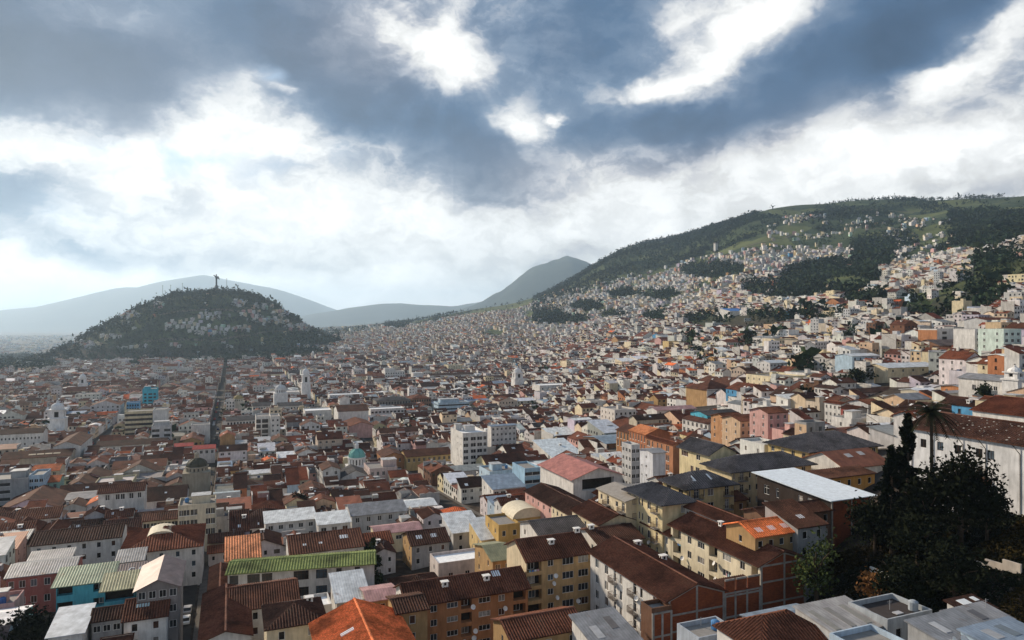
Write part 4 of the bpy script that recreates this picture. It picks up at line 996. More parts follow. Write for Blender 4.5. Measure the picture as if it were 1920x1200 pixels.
LM('palace', 'building', 706, 752, None, pr=770, L=18, H=11, wall='grey', rc='slate grey tile', roof='hip', p=14, F=[row(12, 1.2, 2.4, 2, 4.2, 1.2)], label='dark stone colonnaded building with grey roof', short='dark colonnaded building', wallcol=(.22, .20, .18))
LM('house', 'house', 772, 748, None, pr=808, L=22, H=11, wall='brown', rc='reddish tile', roof='hip', p=16, F=[row(8, 1.1, 2, 2, 4.0)], label='brown brick building with columns beside the dark colonnaded one', wallcol=(.30, .17, .11))
LM('palace', 'building', 722, 697, None, pr=759, L=22, H=14, wall='white', rc='concrete', roof='flat', F=[row(8, 1.4, 1.8, 3, 4, 1.6)], label='white palace block with rows of windows', short='white palace block', ex=[('hut', .3, .6, 14, 10, 4)])
LM('house', 'house', 668, 706, None, pr=721, L=20, H=9, wall='cream', rc='reddish tile', roof='gx', p=14, F=[row(13, 1.2, 1.8, 2, 3.6)], label='cream arcaded building left of the white palace')
LM('convent_wing', 'convent', 806, 704, None, pr=888, L=14, H=10, wall='white', rc='dark brown tile', roof='gx', p=16, F=[row(5, 1, 1.2, 1)], label='long plain white monastery wall', short='plain white monastery wall')
LM('convent_wing', 'convent', 889, 709, None, pr=947, L=14, H=9, wall='white', rc='dark brown tile', roof='gx', p=16, F=[row(13, 1, 1.3, 2, 3.2)], label='white monastery wing with two rows of windows', short='white monastery wing')
LM('house', 'house', 775, 700, None, pr=794, L=14, H=12, wall='white', rc='white', roof='flat', label='blank white church front at the square', F=[row(1, 2, 3.5, 1, 3, 7, 'door')])
LM('church', 'church', 1012, 724, None, pr=1078, L=18, H=11, wall='white', rc='white', roof='flat', F=[row(6, 1.2, 1.6, 1, 3, 2)], label='white church nave right of the white twin bell tower', short='white church nave beside the tower')
LM('house', 'house', 983, 738, None, pr=1088, L=16, H=7, wall='pink', rc='brown tile', roof='gx', p=16, F=[row(14, .9, 1.3, 1)], label='long brown roof in front of the white church nave', short='long brown roof before the church')
LM('cathedral', 'church', 474, 762, None, pr=508, L=16, H=8, wall='white', rc='slate grey tile', roof='gx', p=16, F=[row(7, 1.2, 2.2, 1, 3, 1.2)], label='white arcaded cathedral wing with grey roof', short='white arcaded wing')
LM('cathedral', 'church', 522, 762, None, pr=566, L=16, H=8, wall='white', rc='slate grey tile', roof='gx', p=16, F=[row(8, 1.2, 2.2, 1, 3, 1.2)], label='right hand arcaded cathedral wing beside the white tower')
LM('house', 'house', 618, 742, None, pr=680, L=14, H=10, wall='white', rc='white', roof='flat', F=[row(9, 1.3, 1.6, 2, 3.3)], label='white house with balcony row behind the blank church wall')
LM('cathedral', 'church', 500, 738, None, pr=562, L=22, H=9, wall='white', rc='pale grey', roof='flat', F=[row(8, 1, 1.4, 1, 3, 2)], label='white cathedral roof with low parapets behind the arcade', short='white cathedral roof')
LM('church', 'church', 572, 772, None, pr=622, L=16, H=10, wall='white', rc='white', roof='flat', label='white cubic chapel beside the cathedral tower')
# --- right middle
LM('sports_hall', 'hall', 1075, 899, 208, pr=1167, L=24, wall='white', rc='pink metal', roof='gy', p=18, o=.9, F=[([(.5, 11, 'arcade')], 11, 3.4, 1, 3, .3, 'arcade')], label='hall with pink gabled tin roof and wide dark opening', short='pink gabled hall', roofcol=(.47, .20, .17))
LM('house', 'house', 1224, 850, 215, pr=1248, pb=1200, F=[], wall='white', rc='grey metal', roof='gx', p=9, Lf=[row([(.5, .8)], .8, .9, 5, 2.9, 1.4), row([(.15, .6)], .6, .6, 2, 3, 4.5)], label='white cube house with a plain side wall and tiny windows', short='white cube house', wallcol=(.66, .68, .72))
LM('house', 'house', 1184, 838, 232, pr=1200, pb=1166, wall='pale grey', rc='mint' if False else 'pale grey', roof='flat', Lf=[row(3, 1, 1.3, 5, 2.8)], F=[row(2, 1.2, 1.3, 5, 2.8)], label='narrow grey house of stacked floors left of the white cube', short='narrow grey stacked house')
LM('apartment_block', 'apartment block', 1262, 834, 232, pr=1276, pb=1211, wall='terracotta', rc='reddish tile', roof='gy', p=20, Lf=[([(.08, .8), (.14, .8), (.26, .9), (.45, .8), (.6, .8), (.78, .8), (.84, .8)], .8, 1.9, 4, 3.2, .8, 'win')], label='terracotta block with pairs of tall windows', short='terracotta block', wallcol=(.47, .22, .12))
LM('apartment_block', 'apartment block', 1211, 815, 268, pb=1180, W=11, wall='terracotta', rc='orange tile', roof='gy', p=20, Lf=[row(6, .9, 2.4, 2, 3.4, .7)], label='terracotta wing with bright orange roof and tall slots', roofcol=(.36, .13, .055))
LM('apartment_block', 'apartment block', 1180, 812, 292, pb=1156, W=11, wall='ochre', rc='brown tile', roof='gy', p=20, Lf=[row(4, 1.3, 2.6, 2, 3.4, .7)], label='brown columned wing at the far end of the terracotta block', wallcol=(.36, .18, .09))
LM('hotel', 'hotel', 1328, 795, 288, pr=1358, pb=1279, wall='white', side='white', rc='brown tile', roof='gy', p=15, Lf=[row(6, 1.4, 1.7, 4, 2.9, .7)], label='white hotel with balconies and a brown roof', short='white balcony hotel', F=[row([(.25, .8)], .8, 1.3, 4)], wallcol=(.60, .56, .53))
LM('house', 'house', 1326, 779, None, pr=1386, L=12, H=9, wall='cyan', rc='slate grey tile', roof='gx', p=12, F=[row(6, 1.8, 1.5, 3, 2.8)], label='bright cyan house with white framed windows', short='bright cyan house', wallcol=(.10, .42, .56))
LM('house', 'house', 1232, 770, None, pr=1305, L=10, H=9, wall='white', rc='pink metal', roof='gx', p=14, F=[row(6, 1, 1.4, 2)], label='white house with salmon roof left of the cyan house')
LM('house', 'house', 1362, 785, 258, pr=1398, L=9, wall='orange', rc='brown tile', roof='gx', p=16, F=[row(3, 1, 1.3, 3)], label='orange house below the cyan house', wallcol=(.50, .27, .14))
LM('house', 'house', 1388, 790, 250, pr=1432, L=10, wall='peach', rc='brown tile', roof='gx', p=16, F=[row(4, 1, 1.3, 3)], label='peach house right of the orange house')
Yw, Yg = (.68, .57, .36), 'slate grey tile'
LM('apartment_block', 'apartment block', 1332, 852, 170, pr=1380, pb=1274, wall='pale yellow', rc=Yg, roof='gy', p=26, o=.9, wallcol=(.68, .58, .36), Lf=[([(.18, 2.8), (.62, 1.6)], 2, 1.4, 1, 3, .9, 'win'), ([(.42, 1.2), (.6, 1.6), (.82, 1.4), (.95, .8)], 1.3, 1.5, 3, 2.9, 4.2, 'win')], F=[row([(.3, 1.0), (.6, 1.4)], 1, 1.1, 4, 2.8, 1.2)], label='pale yellow apartment house with grey tiled gable roof', short='pale yellow gabled house')
LM('apartment_block', 'apartment block', 1372, 882, 160, pr=1521, pb=1323, wall='pale yellow', rc=Yg, roof='hip', p=24, o=1.1, wallcol=Yw, F=[([(.12, 1.2, 'balcony'), (.44, 1.0, 'balcony'), (.75, 1.2, 'balcony')], 1.2, 1.5, 4, 2.9, .6, 'balcony'), ([(.03, .5), (.22, .6), (.32, 1.4), (.55, .6), (.64, 1.3), (.9, 1.3)], 1.2, 1.4, 4, 2.9, .8, 'win')], label='long pale yellow apartment house with hipped grey roof and black balconies', short='long pale yellow house')
LM('apartment_block', 'apartment block', 1517, 845, 178, pr=1646, pb=1440, wall='yellow', rc=Yg, roof='hip', p=22, o=1.1, wallcol=(.60, .46, .22), F=[([(.10, 1.3, 'balcony'), (.54, 1.3, 'balcony')], 1.3, 1.6, 4, 3.0, .5, 'balcony'), ([(.28, 1.5), (.7, 1.5), (.84, 1.3), (.94, 1.3)], 1.4, 1.6, 4, 3.0, .8, 'win')], Lf=[row(4, 1.3, 1.4, 3)], label='deep yellow apartment house with wide hipped grey roof', short='deep yellow hipped house')
LM('apartment_block', 'apartment block', 1288, 914, 150, pr=1376, L=9, wall='yellow', rc=Yg, roof='hip', p=25, o=1.0, wallcol=(.62, .49, .26), F=[([(.2, 1.4, 'balcony'), (.85, 1.3, 'balcony')], 1.4, 1.6, 4, 3, .5, 'balcony'), ([(.5, 1.5), (.06, .5), (.36, .5)], 1.4, 1.5, 4, 3, .8, 'win')], Lf=[row(2, 1.6, 1.3, 3)], ex=[('skylight', .25, .25, .8, 1.8), ('skylight', .6, .25, .8, 1.8)], label='yellow house with hipped grey roof and two long skylights', short='yellow house with two skylights')
LM('apartment_block', 'apartment block', 1242, 943, 140, pr=1300, pb=1176, wall='pale yellow', rc=Yg, roof='hip', p=25, o=1.0, wallcol=(.68, .56, .34), Lf=[([(.22, .9, 'balcony'), (.85, .9, 'balcony')], .9, 1.5, 4, 3, .5, 'balcony'), ([(.07, 1.1), (.36, .6), (.45, .6), (.64, 1.1)], 1, 1.5, 4, 3, .9, 'win')], F=[row([(.7, 1.6)], 1.6, 1.5, 3)], label='pale yellow corner house with hipped grey roof and paired windows', short='pale yellow corner house')
LM('apartment_block', 'apartment block', 1174, 940, 148, pb=1122, W=9, wall='cream', rc='pale grey', roof='gy', p=12, o=.5, Lf=[([(.12, .9), (.68, 1.0)], 1, 1.3, 4, 2.95, .9, 'win'), ([(.36, 1.0, 'balcony'), (.9, 1.1, 'balcony')], 1, 1.5, 4, 2.95, .6, 'balcony')], label='cream house with flat pale grey roof and french windows', short='cream house with pale grey roof', roofcol=(.30, .27, .24))
LM('house', 'house', 1124, 984, 146, pb=1073, W=9, wall='cream', rc='brown tile', roof='gy', p=20, Lf=[row(5, .8, 1.3, 2, 3, .9)], label='low cream terrace house left of the cream house with pale roof', short='low cream terrace')
LM('house', 'house', 1073, 968, 164, pb=1034, W=9, wall='cream', rc='dark brown tile', roof='gy', p=20, Lf=[row(5, .8, 1.2, 2, 3, .9)], label='second low terrace house further along the cream row')
LM('house', 'house', 1036, 950, 178, pb=985, W=10, wall='pink', rc='dark brown tile', roof='gy', p=18, Lf=[row(5, .8, 1.2, 2, 3, .9)], label='faded pink terrace house at the far end of the cream row')
LM('house', 'house', 1013, 1006, 146, pr=1120, L=11, wall='white', rc='slate grey tile', roof='gx', p=17, label='dark grey patched roof with white parapet behind the peach block', short='dark patched roof', roofcol=(.055, .05, .05))
LM('house', 'house', 1122, 1020, 138, pr=1205, L=10, wall='white', rc='dark brown tile', roof='gx', p=16, label='dark tiled roof with white gutters between peach and cream blocks', ex=[('chimney', .1, .5)])
LM('workshop', 'workshop', 1558, 938, 135, pr=1632, pb=1420, wall='brown', rc='white', roof='shed', p=3, o=.9, wallcol=(.045, .034, .030), roofcol=(.60, .66, .72), Lf=[([(.14, 1.6), (.30, .9), (.62, 1.3), (.74, 1.3), (.86, 1.3)], 1.3, 2.0, 2, 3.4, .9, 'win')], brick=([0, .5, 1.0], [3.0]), label='dark workshop under a broad white membrane roof with a brick end', short='broad white membrane roof', frame='white')
LM('house', 'house', 1503, 903, 152, pr=1640, L=4.5, wall='ochre', rc='ochre' if False else 'dark brown tile', roof='shed', p=8, wallcol=(.45, .25, .08), label='long ochre wall behind the white membrane roof')
LM('house', 'house', 1583, 878, 164, pr=1668, L=13, wall='white', rc='rusty metal', roof='gx', p=22, Lf=[], F=[row(1, .8, 1, 1)], ex=[('skylight', .4, .32, 1.8, 1.4, (.5, .47, .45)), ('skylight', .7, .35, 1.8, 1.4, (.5, .47, .45))], label='white house with rusty tin roof and pale patches', short='white house with rusty roof')
cv = LM('convent', 'convent', 2082, 860, 105, L=34, W=14, wall='white', rc='brown tile', roof='gy', p=20, o=.7, wallcol=(.70, .70, .71), roofcol=(.075, .034, .022), short='long white convent wall', frame='wood',
   Lf=[([(.10, 1.2), (.20, 1.2), (.30, 1.2), (.415, 1.2), (.475, 1.2), (.7, 1.2), (.85, 1.2)], 1.2, 1.7, 1, 3, 1.9, 'win'), ([(.425, 1.7)], 1.7, 1.8, 1, 3, 5.3, 'win'), ([(.44, 1.4, 'door')], 1.4, 1.65, 1, 3, 8.0, 'door')], label='long white convent with deep set windows and lichen covered brown roof')
LM('convent', 'convent', 2085, 800, 128, L=26, W=16, wall='white', rc='reddish tile', roof='gy', p=18, label='second reddish brown convent roof behind the long white wall')
# --- right upper middle
LM('house', 'house', 1698, 750, 236, pr=1742, pb=1657, wall='beige', side='peach', rc='grey metal', roof='gx', p=20, F=[row(3, 1, 1.6, 4, 2.9)], Lf=[row([(.4, .6)], .6, 1, 1, 3, 1)], label='tall peach gabled house with grey side', short='tall peach gabled house')
LM('house', 'house', 1681, 716, 330, pr=1736, L=12, wall='yellow', rc='concrete', roof='flat', wallcol=(.70, .55, .16), label='plain lemon yellow house under flat roof', short='lemon yellow house')
LM('house', 'house', 1737, 716, 322, pr=1760, L=11, wall='pale yellow', rc='grey metal', roof='gx', p=12, label='pale yellow gable beside the lemon yellow house')
LM('house', 'house', 1770, 738, 245, pr=1807, pb=1743, wall='white', rc='grey metal', roof='gx', p=9, F=[row(3, 1.4, 1.2, 4, 2.8)], Lf=[row(2, .8, 1, 4)], label='white house with three rows of windows and grey roof on the right slope', short='white windowed house on the right')
LM('house', 'house', 1858, 742, 238, pr=1884, L=8, wall='blue', rc='grey metal', roof='gx', p=9, F=[row(2, 1.3, 1.2, 2)], label='small bright blue house on the right slope', short='small blue house', wallcol=(.10, .34, .60))
LM('house', 'house', 1808, 728, 252, pr=1850, L=9, wall='orange', rc='grey metal', roof='gx', p=9, F=[row(3, 1.1, 1.2, 3)], label='orange house beside the small blue house', wallcol=(.5, .22, .10))
LM('house', 'house', 1562, 729, 300, pr=1584, pb=1527, wall='white', rc='dark brown tile', roof='gy', p=15, Lf=[row(5, 1.2, 1.6, 4, 3.1)], F=[row(2, 1, 1.3, 4)], label='white four storey house with arched ground floor', short='white four storey house')
LM('house', 'house', 1598, 737, 298, pr=1682, L=9, wall='white', rc='dark brown tile', roof='gx', p=15, F=[row(12, 1, 1.5, 3, 3.0)], label='white terrace with red brown panels under a long dark roof', short='white terrace with dark roof', wallcol=(.55, .45, .42))
LM('house', 'house', 1577, 758, 256, pr=1590, pb=1546, wall='white', rc='reddish tile', roof='gy', p=15, Lf=[row(4, .9, 1.3, 5, 2.7)], label='tall white house with reddish roof and small windows')
LM('house', 'house', 1602, 768, 240, pr=1626, pb=1576, wall='grey', side='dusty red', rc='brown tile', roof='gy', p=14, Lf=[row(2, .9, 1.2, 3)], label='grey house with brick red side wall')
LM('house', 'house', 1628, 758, 250, pr=1656, L=9, wall='pale grey', rc='brown tile', roof='gx', p=14, F=[row(3, 1, 1.4, 4)], label='pale grey house with three window columns left of the peach gable')
LM('house', 'house', 1596, 790, 216, pr=1662, L=8, wall='white', rc='concrete', roof='flat', F=[row(5, 1.6, 1.3, 2, 2.8)], ex=[('hut', .4, .6, 4, 3, 2.4)], label='white flat roofed house with a stair hut below the tall peach gable', short='white terrace house')
LM('house', 'house', 1512, 797, 205, pr=1547, pb=1490, wall='grey', side='peach', rc='concrete', roof='flat', label='grey concrete cube with peach side wall')
LM('house', 'house', 1440, 775, 235, pr=1478, L=9, wall='pink', rc='brown tile', roof='gx', p=16, F=[row(3, 1, 1.3, 2)], label='pale pink house with brown roof above the grey concrete cube')
LM('church', 'church', 1898, 716, 226, pr=1935, L=18, wall='white', rc='grey metal', roof='gy', p=16, Lf=[row([(.3, 1.2), (.7, 1.2)], 1.2, 1.8, 2, 4, 2)], label='white gabled church at the right margin', short='white church at the right margin')
LM('house', 'house', 1757, 619, None, H=12, pr=1826, L=12, wall='white', rc='concrete', roof='flat', F=[([(.2, 4), (.5, 3), (.8, 3)], 3, 1.6, 3, 3, .8, 'win')], side='orange', label='white house with open dark upper floor on the right slope', short='white house with open upper floor')
LM('house', 'house', 1762, 648, None, H=6, pr=1836, L=16, wall='brown', rc='slate grey tile', roof='gx', p=20, wallcol=(.24, .13, .08), roofcol=(.13, .10, .09), label='large brown gabled shed on the right slope', short='large brown gabled shed')
LM('house', 'house', 1828, 620, None, H=13, pr=1876, L=11, wall='white', rc='concrete', roof='flat', F=[row(4, 1.5, 1.4, 4, 2.9)], label='white three storey house beside the brown shed')
LM('house', 'house', 1882, 620, None, H=14, pr=1915, L=11, wall='white', rc='concrete', roof='flat', F=[row(3, 1.8, 1.3, 5, 2.8)], label='white house with mint green balcony bands', short='white and mint house', wallcol=(.58, .68, .62))
LM('house', 'house', 1716, 622, None, H=10, pr=1752, L=10, wall='orange', rc='concrete', roof='flat', F=[row(3, 2, 1.5, 3, 2.9)], label='orange brick house with dark openings at the edge of the wood', wallcol=(.42, .20, .10))
LM('house', 'house', 1850, 600, None, H=6, pr=1912, L=14, wall='pale grey', rc='reddish tile', roof='gx', p=12, label='long reddish roof high on the right slope')
LM('house', 'house', 1665, 690, None, pr=1758, L=14, H=7, wall='cream', rc='white metal', roof='gx', p=13, F=[row(5, 1.2, 1.3, 1)], label='cream house with broad white tin roof and orange brick end', short='broad white tin roof')
LM('house', 'house', 1598, 668, None, pr=1650, L=12, H=9, wall='pale blue', rc='white metal', roof='gx', p=10, F=[row(5, 1.3, 1.4, 3)], label='pale blue house with white roof above the tree belt')
LM('hospital', 'hospital', 1316, 640, None, pr=1362, L=16, H=10, wall='white', rc='brown tile', roof='gx', p=14, F=[row(12, 1.4, 1.8, 2, 4.2, 1)], label='white hospital wing with two rows of windows', short='white hospital wing')
LM('hospital', 'hospital', 1362, 642, None, pr=1424, L=16, H=10, wall='white', rc='reddish tile', roof='gx', p=14, F=[row(15, 1.4, 1.8, 2, 4.2, 1)], label='right hand hospital wing with reddish roof', short='right hand hospital wing')
LM('hospital', 'hospital', 1336, 658, None, pr=1372, L=16, H=9, wall='cream', rc='brown tile', roof='hip', p=18, F=[row(8, 1.2, 1.8, 2, 3.8)], label='hospital pavilion with hipped brown roof')
LM('hospital', 'hospital', 1374, 660, None, pr=1408, L=16, H=9, wall='white', rc='grey metal', roof='hip', p=18, F=[row(8, 1.2, 1.8, 2, 3.8)], label='hospital pavilion with hipped grey roof')
LM('house', 'house', 1254, 641, None, pr=1272, L=12, H=14, wall='yellow', rc='concrete', roof='flat', F=[row(4, 1.4, 1.5, 4, 3)], label='sunny yellow block left of the hospital', short='sunny yellow block')
LM('house', 'house', 1273, 643, None, pr=1300, L=12, H=11, wall='cream', rc='concrete', roof='flat', F=[row(6, 1.4, 1.5, 3, 3)], label='cream block between the yellow block and the hospital')
LM('sports_hall', 'hall', 1369, 583, None, pr=1404, L=24, H=10, wall='white', rc='bright blue metal', roof='shed', p=10, label='hall with vivid blue roof at the foot of the hill', short='vivid blue roof')
LM('office_block', 'office block', 1452, 637, None, pr=1494, L=14, H=13, wall='cream', rc='concrete', roof='flat', F=[row(9, 1.3, 1.7, 3, 3.6, 1)], label='cream school block with even windows below the wood', short='cream school block')
LM('office_block', 'office block', 1496, 640, None, pr=1528, L=14, H=12, wall='beige', rc='concrete', roof='flat', F=[row(7, 1.3, 1.7, 3, 3.6, 1)], label='beige school block right of the cream one')
LM('sports_hall', 'hall', 1422, 615, None, pr=1466, L=18, H=6, wall='pale grey', rc='white metal', roof='shed', p=4, label='low hall with thin white roof in front of the wood')

LM('house', 'house', 1436, 972, 129, pr=1560, L=6, wall='brown', rc='dark brown tile', roof='gx', p=20, wallcol=(.20, .12, .08), label='low dark tiled roof in front of the membrane roofed workshop')

# the word painted on the tin roof
def letters_gas():
    W, L = HOUSES[[h['o'] for h in HOUSES].index(gas)]['W'], 10.0
    ro = [c for c in gas.children if c.name.startswith('roof')][0]
    zz = lambda y: ro.data.vertices[0].co.z + (y + .45) * math.tan(rad(17)) + .06
    def stroke(pts, w=.28):
        for (x0, y0), (x1, y1) in zip(pts, pts[1:]):
            d = Vector((x1 - x0, y1 - y0)); n = Vector((-d.y, d.x)).normalized() * w / 2
            yield [(x0 + n.x, y0 + n.y), (x0 - n.x, y0 - n.y), (x1 - n.x, y1 - n.y), (x1 + n.x, y1 + n.y)]
    G = [(1.0, 1.9), (.3, 2.1), (0, 1.4), (0, .6), (.3, 0), (1, .1), (1.1, .9), (.5, .95)]
    A = [(0, 0), (.55, 2.1), (1.15, 0)]; A2 = [(.25, .75), (.9, .75)]
    S = [(1.05, 1.9), (.45, 2.1), (.05, 1.6), (.95, .7), (.7, 0), (0, .15)]
    for name, strokes, ox in (('letter_g', [G], .36), ('letter_a', [A, A2], .53), ('letter_s', [S], .70), ('painted_line', [[(0, 1.3), (1.0, 1.0)]], .18)):
        mb = MB()
        for st in strokes:
            for q in stroke(st): mb.face([(ox * W + x, 1.2 + y * 1.0, zz(1.2 + y)) for x, y in q])
        mb.build(name, 'white', ro)
letters_gas()

# drain pipes of the convent
def convent_pipes():
    H = HOUSES[[h['o'] for h in HOUSES].index(cv)]; W, L = H['W'], H['L']
    Hh = max(v.co.z for v in [c for c in cv.children if c.name.startswith('wall')][0].data.vertices) - W / 2 * math.tan(rad(20))
    for f in (.03, .16, .33, .45, .62, .8):
        y = L - f * L; mb = MB()
        mb.tube([(-.6, y + .9, Hh - .25), (-.1, y, Hh - 1.7), (-.1, y, 0)], .07, 5); mb.build('drain_pipe', 'dark', cv)
    y = L - .44 * L; mb = MB(); n = 10
    for i in range(n):
        a0, a1 = math.pi * i / n, math.pi * (i + 1) / n; z = Hh - 7.8
        mb.face([(-.02, y - 1.5 * math.cos(a0), z + 1.0 * math.sin(a0)), (-.02, y - 1.5 * math.cos(a1), z + 1.0 * math.sin(a1)), (-.8, y - 1.5 * math.cos(a1), z + .9 * math.sin(a1) - .1), (-.8, y - 1.5 * math.cos(a0), z + .9 * math.sin(a0) - .1)])
        mb.face([(-.8, y, z - .1), (-.8, y - 1.5 * math.cos(a1), z + .9 * math.sin(a1) - .1), (-.8, y - 1.5 * math.cos(a0), z + .9 * math.sin(a0) - .1)])
    mb.build('porch_hood', 'wood', cv)
    lb = MB()
    for i in range(80):
        q = RNG.random() ** .7; x = RNG.uniform(.2, W / 2 - .4); yy = RNG.gauss(L * .62, L * .13) if RNG.random() < .7 else RNG.uniform(0, L)
        if not 0 < yy < L: continue
        z = Hh + x * math.tan(rad(20)) + .24; r = RNG.uniform(.06, .2)
        lb.face([(x + r * math.cos(k * 1.257) * RNG.uniform(.5, 1), yy + r * 1.3 * math.sin(k * 1.257), z + r * math.cos(k * 1.257) * math.tan(rad(20)) + .02) for k in range(5)])
    lb.build('lichen_patches', 'lichen', cv, kind='stuff')
convent_pipes()

# --- bottom right roofs
LM('shed', 'shed', 1436, 1180, 100, pr=1540, L=5, wall='pale blue', rc='blue metal', roof='gx', p=9, o=.3, ex=[('skylight', .3, .25, 1.2, 2.2, (.42, .43, .44)), ('skylight', .62, .3, 1.2, 2.5, (.16, .17, .19)), ('skylight', .85, .25, 1.4, 2, (.34, .24, .2)), ('tank', .15, .2, (.5, .5, .52))], label='blue grey tin roofed shed under the brick gable', short='blue grey tin shed')
LM('house', 'house', 1425, 1222, 84, pr=1562, L=8, wall='white', rc='brown tile', roof='hip', p=27, o=.5, label='pyramidal brown tiled roof at the bottom right', short='pyramidal brown roof')
LM('shed', 'shed', 1571, 1193, 86, pr=1668, L=7, wall='pale grey', rc='grey metal', roof='shed', p=7, o=.25, ex=[('skylight', .12, .45, .9, 4.6, (.25, .24, .22)), ('skylight', .42, .45, .9, 4.6, (.22, .21, .2)), ('skylight', .72, .45, .9, 4.6, (.25, .24, .22))], label='pale sheet roof striped with dark translucent panels', short='striped sheet roof', roofcol=(.38, .36, .35))
LM('house', 'house', 1664, 1172, 88, pr=1748, L=6, wall='pale blue', rc='dark', roof='flat', wallcol=(.40, .43, .46), label='flat dark roof inside a whitewashed parapet', short='dark flat roof with white parapet', ex=[('vent', .5, .5), ('tank', .85, .3, (.30, .33, .36)), ('dish', 'F', .8, .1), ('skylight', .5, .3, 1.2, .8, (.4, .4, .42))])
LM('house', 'house', 1818, 1152, 88, pr=1866, pb=1776, wall='white', rc='dark brown tile', roof='shed', p=9, o=.35, Lf=[row([(.55, 1.3)], 1.3, 1.2, 1, 3, .5)], ex=[('skylight', .4, .7, 1.6, 1.1), ('skylight', .85, .75, .8, .9)], label='small white hut with dark roof and white patches', short='small white hut', ribs=False)
LM('shed', 'shed', 1822, 1180, 83, pr=1898, L=3.6, wall='grey', rc='grey metal', roof='shed', p=9, o=.3, label='ribbed grey lean-to roof beside the small white hut', short='ribbed grey lean-to', roofcol=(.30, .30, .31), ex=[('skylight', .5, .5, 1.2, 2.0, (.12, .12, .13)), ('vent', .85, .7)])
LM('shed', 'shed', 1770, 1206, 78, pr=1860, L=4.5, wall='grey', rc='grey metal', roof='shed', p=7, o=.3, label='lower ribbed grey roof at the bottom right edge', roofcol=(.25, .26, .28), ex=[('skylight', .3, .5, 1.0, 2.2, (.4, .41, .43)), ('dish', 'F', .1, -.4), ('dish', 'F', .3, -.3)])
LM('shed', 'shed', 1868, 1216, 76, pr=1960, L=4, wall='pale blue', rc='blue metal', roof='shed', p=4, o=.3, ex=[('skylight', .3, .5, 1.3, 2, (.3, .31, .33)), ('skylight', .6, .5, 1.3, 2.4, (.14, .17, .2))], label='blue tinted sheet roof in the bottom right corner')
LM('house', 'house', 1310, 1206, 95, pr=1385, L=5, wall='pale blue', rc='concrete', roof='flat', wallcol=(.40, .44, .50), ex=[('tank', .7, .5), ('vent', .5, .8)], label='pale blue terrace parapet below the brick gable', short='pale blue terrace')
LM('house', 'house', 1392, 1226, 90, pr=1440, L=5, wall='white', rc='grey metal', roof='flat', wallcol=(.46, .48, .50), ex=[('tank', .5, .5, (.5, .5, .5)), ('vent', .2, .6)], label='white terrace parapet left of the pyramidal brown roof')
LM('house', 'house', 1120, 1216, 100, pr=1200, L=8, wall='white', rc='grey metal', roof='shed', p=10, ex=[('skylight', .25, .4, 1.2, 3, (.4, .4, .41)), ('skylight', .7, .6, 1.2, 3, (.14, .13, .13))], label='grey ribbed roof below the white apartment block')
LM('house', 'house', 960, 1202, 104, pr=1095, L=8, wall='ochre', rc='brown tile', roof='gx', p=20, label='brown tiled roof at the foot of the peach block')
LM('house', 'house', 1620, 1232, 80, pr=1700, L=5, wall='pale blue', rc='concrete', roof='flat', wallcol=(.45, .55, .66), label='blue washed terrace below the striped sheet roof')

def church_tower(px, base_py, top_py, Y, w, label, short, wallc=(.72, .71, .70), cup='dome', H=None):
    t0 = (px - 960) / FPX
    if Y is None:
        ys = np.geomspace(150, 3000, 1500); gap = CAM_Z - (base_py - 600) / FPX * ys - ground(t0 * ys, ys)
        k = np.where((gap[:-1] > 0) & (gap[1:] <= 0))[0]; Y = float(ys[k[0]]) if len(k) else 500.0
    X = t0 * Y; zt = CAM_Z - (top_py - 600) / FPX * Y; z0 = gz(X, Y) - 1
    Ht = zt - z0; h1, h2 = Ht * .52, Ht * .74
    root = thing('bell_tower', label, 'bell tower', (X, Y, z0), GRID)
    m = MB(); m.box(-w / 2, 0, 0, w / 2, w, h1); m.build('shaft', 'plaster', root, color=wallc)
    m = MB(); m.box(-w / 2 - .4, -.4, h1 + .003, w / 2 + .4, w + .4, h1 + .5); m.build('cornice', 'plaster', root, color=wallc)
    w2 = w * .82
    sh = Shell(w2, w2, h2 - h1 - .5); b = MB(); dk = MB()
    for f in 'FLRB':
        r = [(w2 / 2 - w2 * .16, .6, w2 / 2 + w2 * .16, (h2 - h1) * .72, .5)]
        sh.facade(b, f, r); x0, zz0, x1, z1, d = r[0]
        dk.face([sh.at(f, x0, zz0, d), sh.at(f, x1, zz0, d), sh.at(f, x1, z1, d), sh.at(f, x0, z1, d)])
    bo = b.build('belfry', 'plaster', root, color=wallc); bo.location = (-w2 / 2, (w - w2) / 2, h1 + .5)
    dk.build('bell_opening', 'dark', bo)
    m = MB(); m.box(-w / 2, 0, h2 + .003, w / 2, w, h2 + .4); m.build('upper_cornice', 'plaster', root, color=wallc)
    R = w * .40; hc = Ht - h2
    m = MB(); m.lathe(0, w / 2, [(R, h2 + .4), (R, h2 + hc * .22), (R * .96, h2 + hc * .36), (R * .74, h2 + hc * .52), (R * .4, h2 + hc * .64), (R * .22, h2 + hc * .68), (R * .22, h2 + hc * .82), (R * .12, h2 + hc * .88), (0, h2 + hc * .93)], 12)
    m.build('cupola', 'plaster', root, color=wallc)
    m = MB(); z = h2 + hc * .9; m.box(-.08, w / 2 - .08, z, .08, w / 2 + .08, z + hc * .14); m.box(-.5, w / 2 - .07, z + hc * .09, .5, w / 2 + .07, z + hc * .09 + .14); m.build('cross', 'dark', root)
    q = sr(X, Y); FOOT.append((q[0] - w / 2, q[0] + w / 2, q[1], q[1] + w)); LAND.append((px, (base_py + top_py) / 2, short))
    return root
church_tower(105, 822, 750, None, 10, 'stout white bell tower of the white church at the left', 'stout white bell tower')
church_tower(154, 742, 698, None, 8.5, 'slender white bell tower beside the pink long house', 'slender white bell tower')
church_tower(574, 752, 686, None, 9.0, 'tall white cathedral tower', 'cathedral tower')
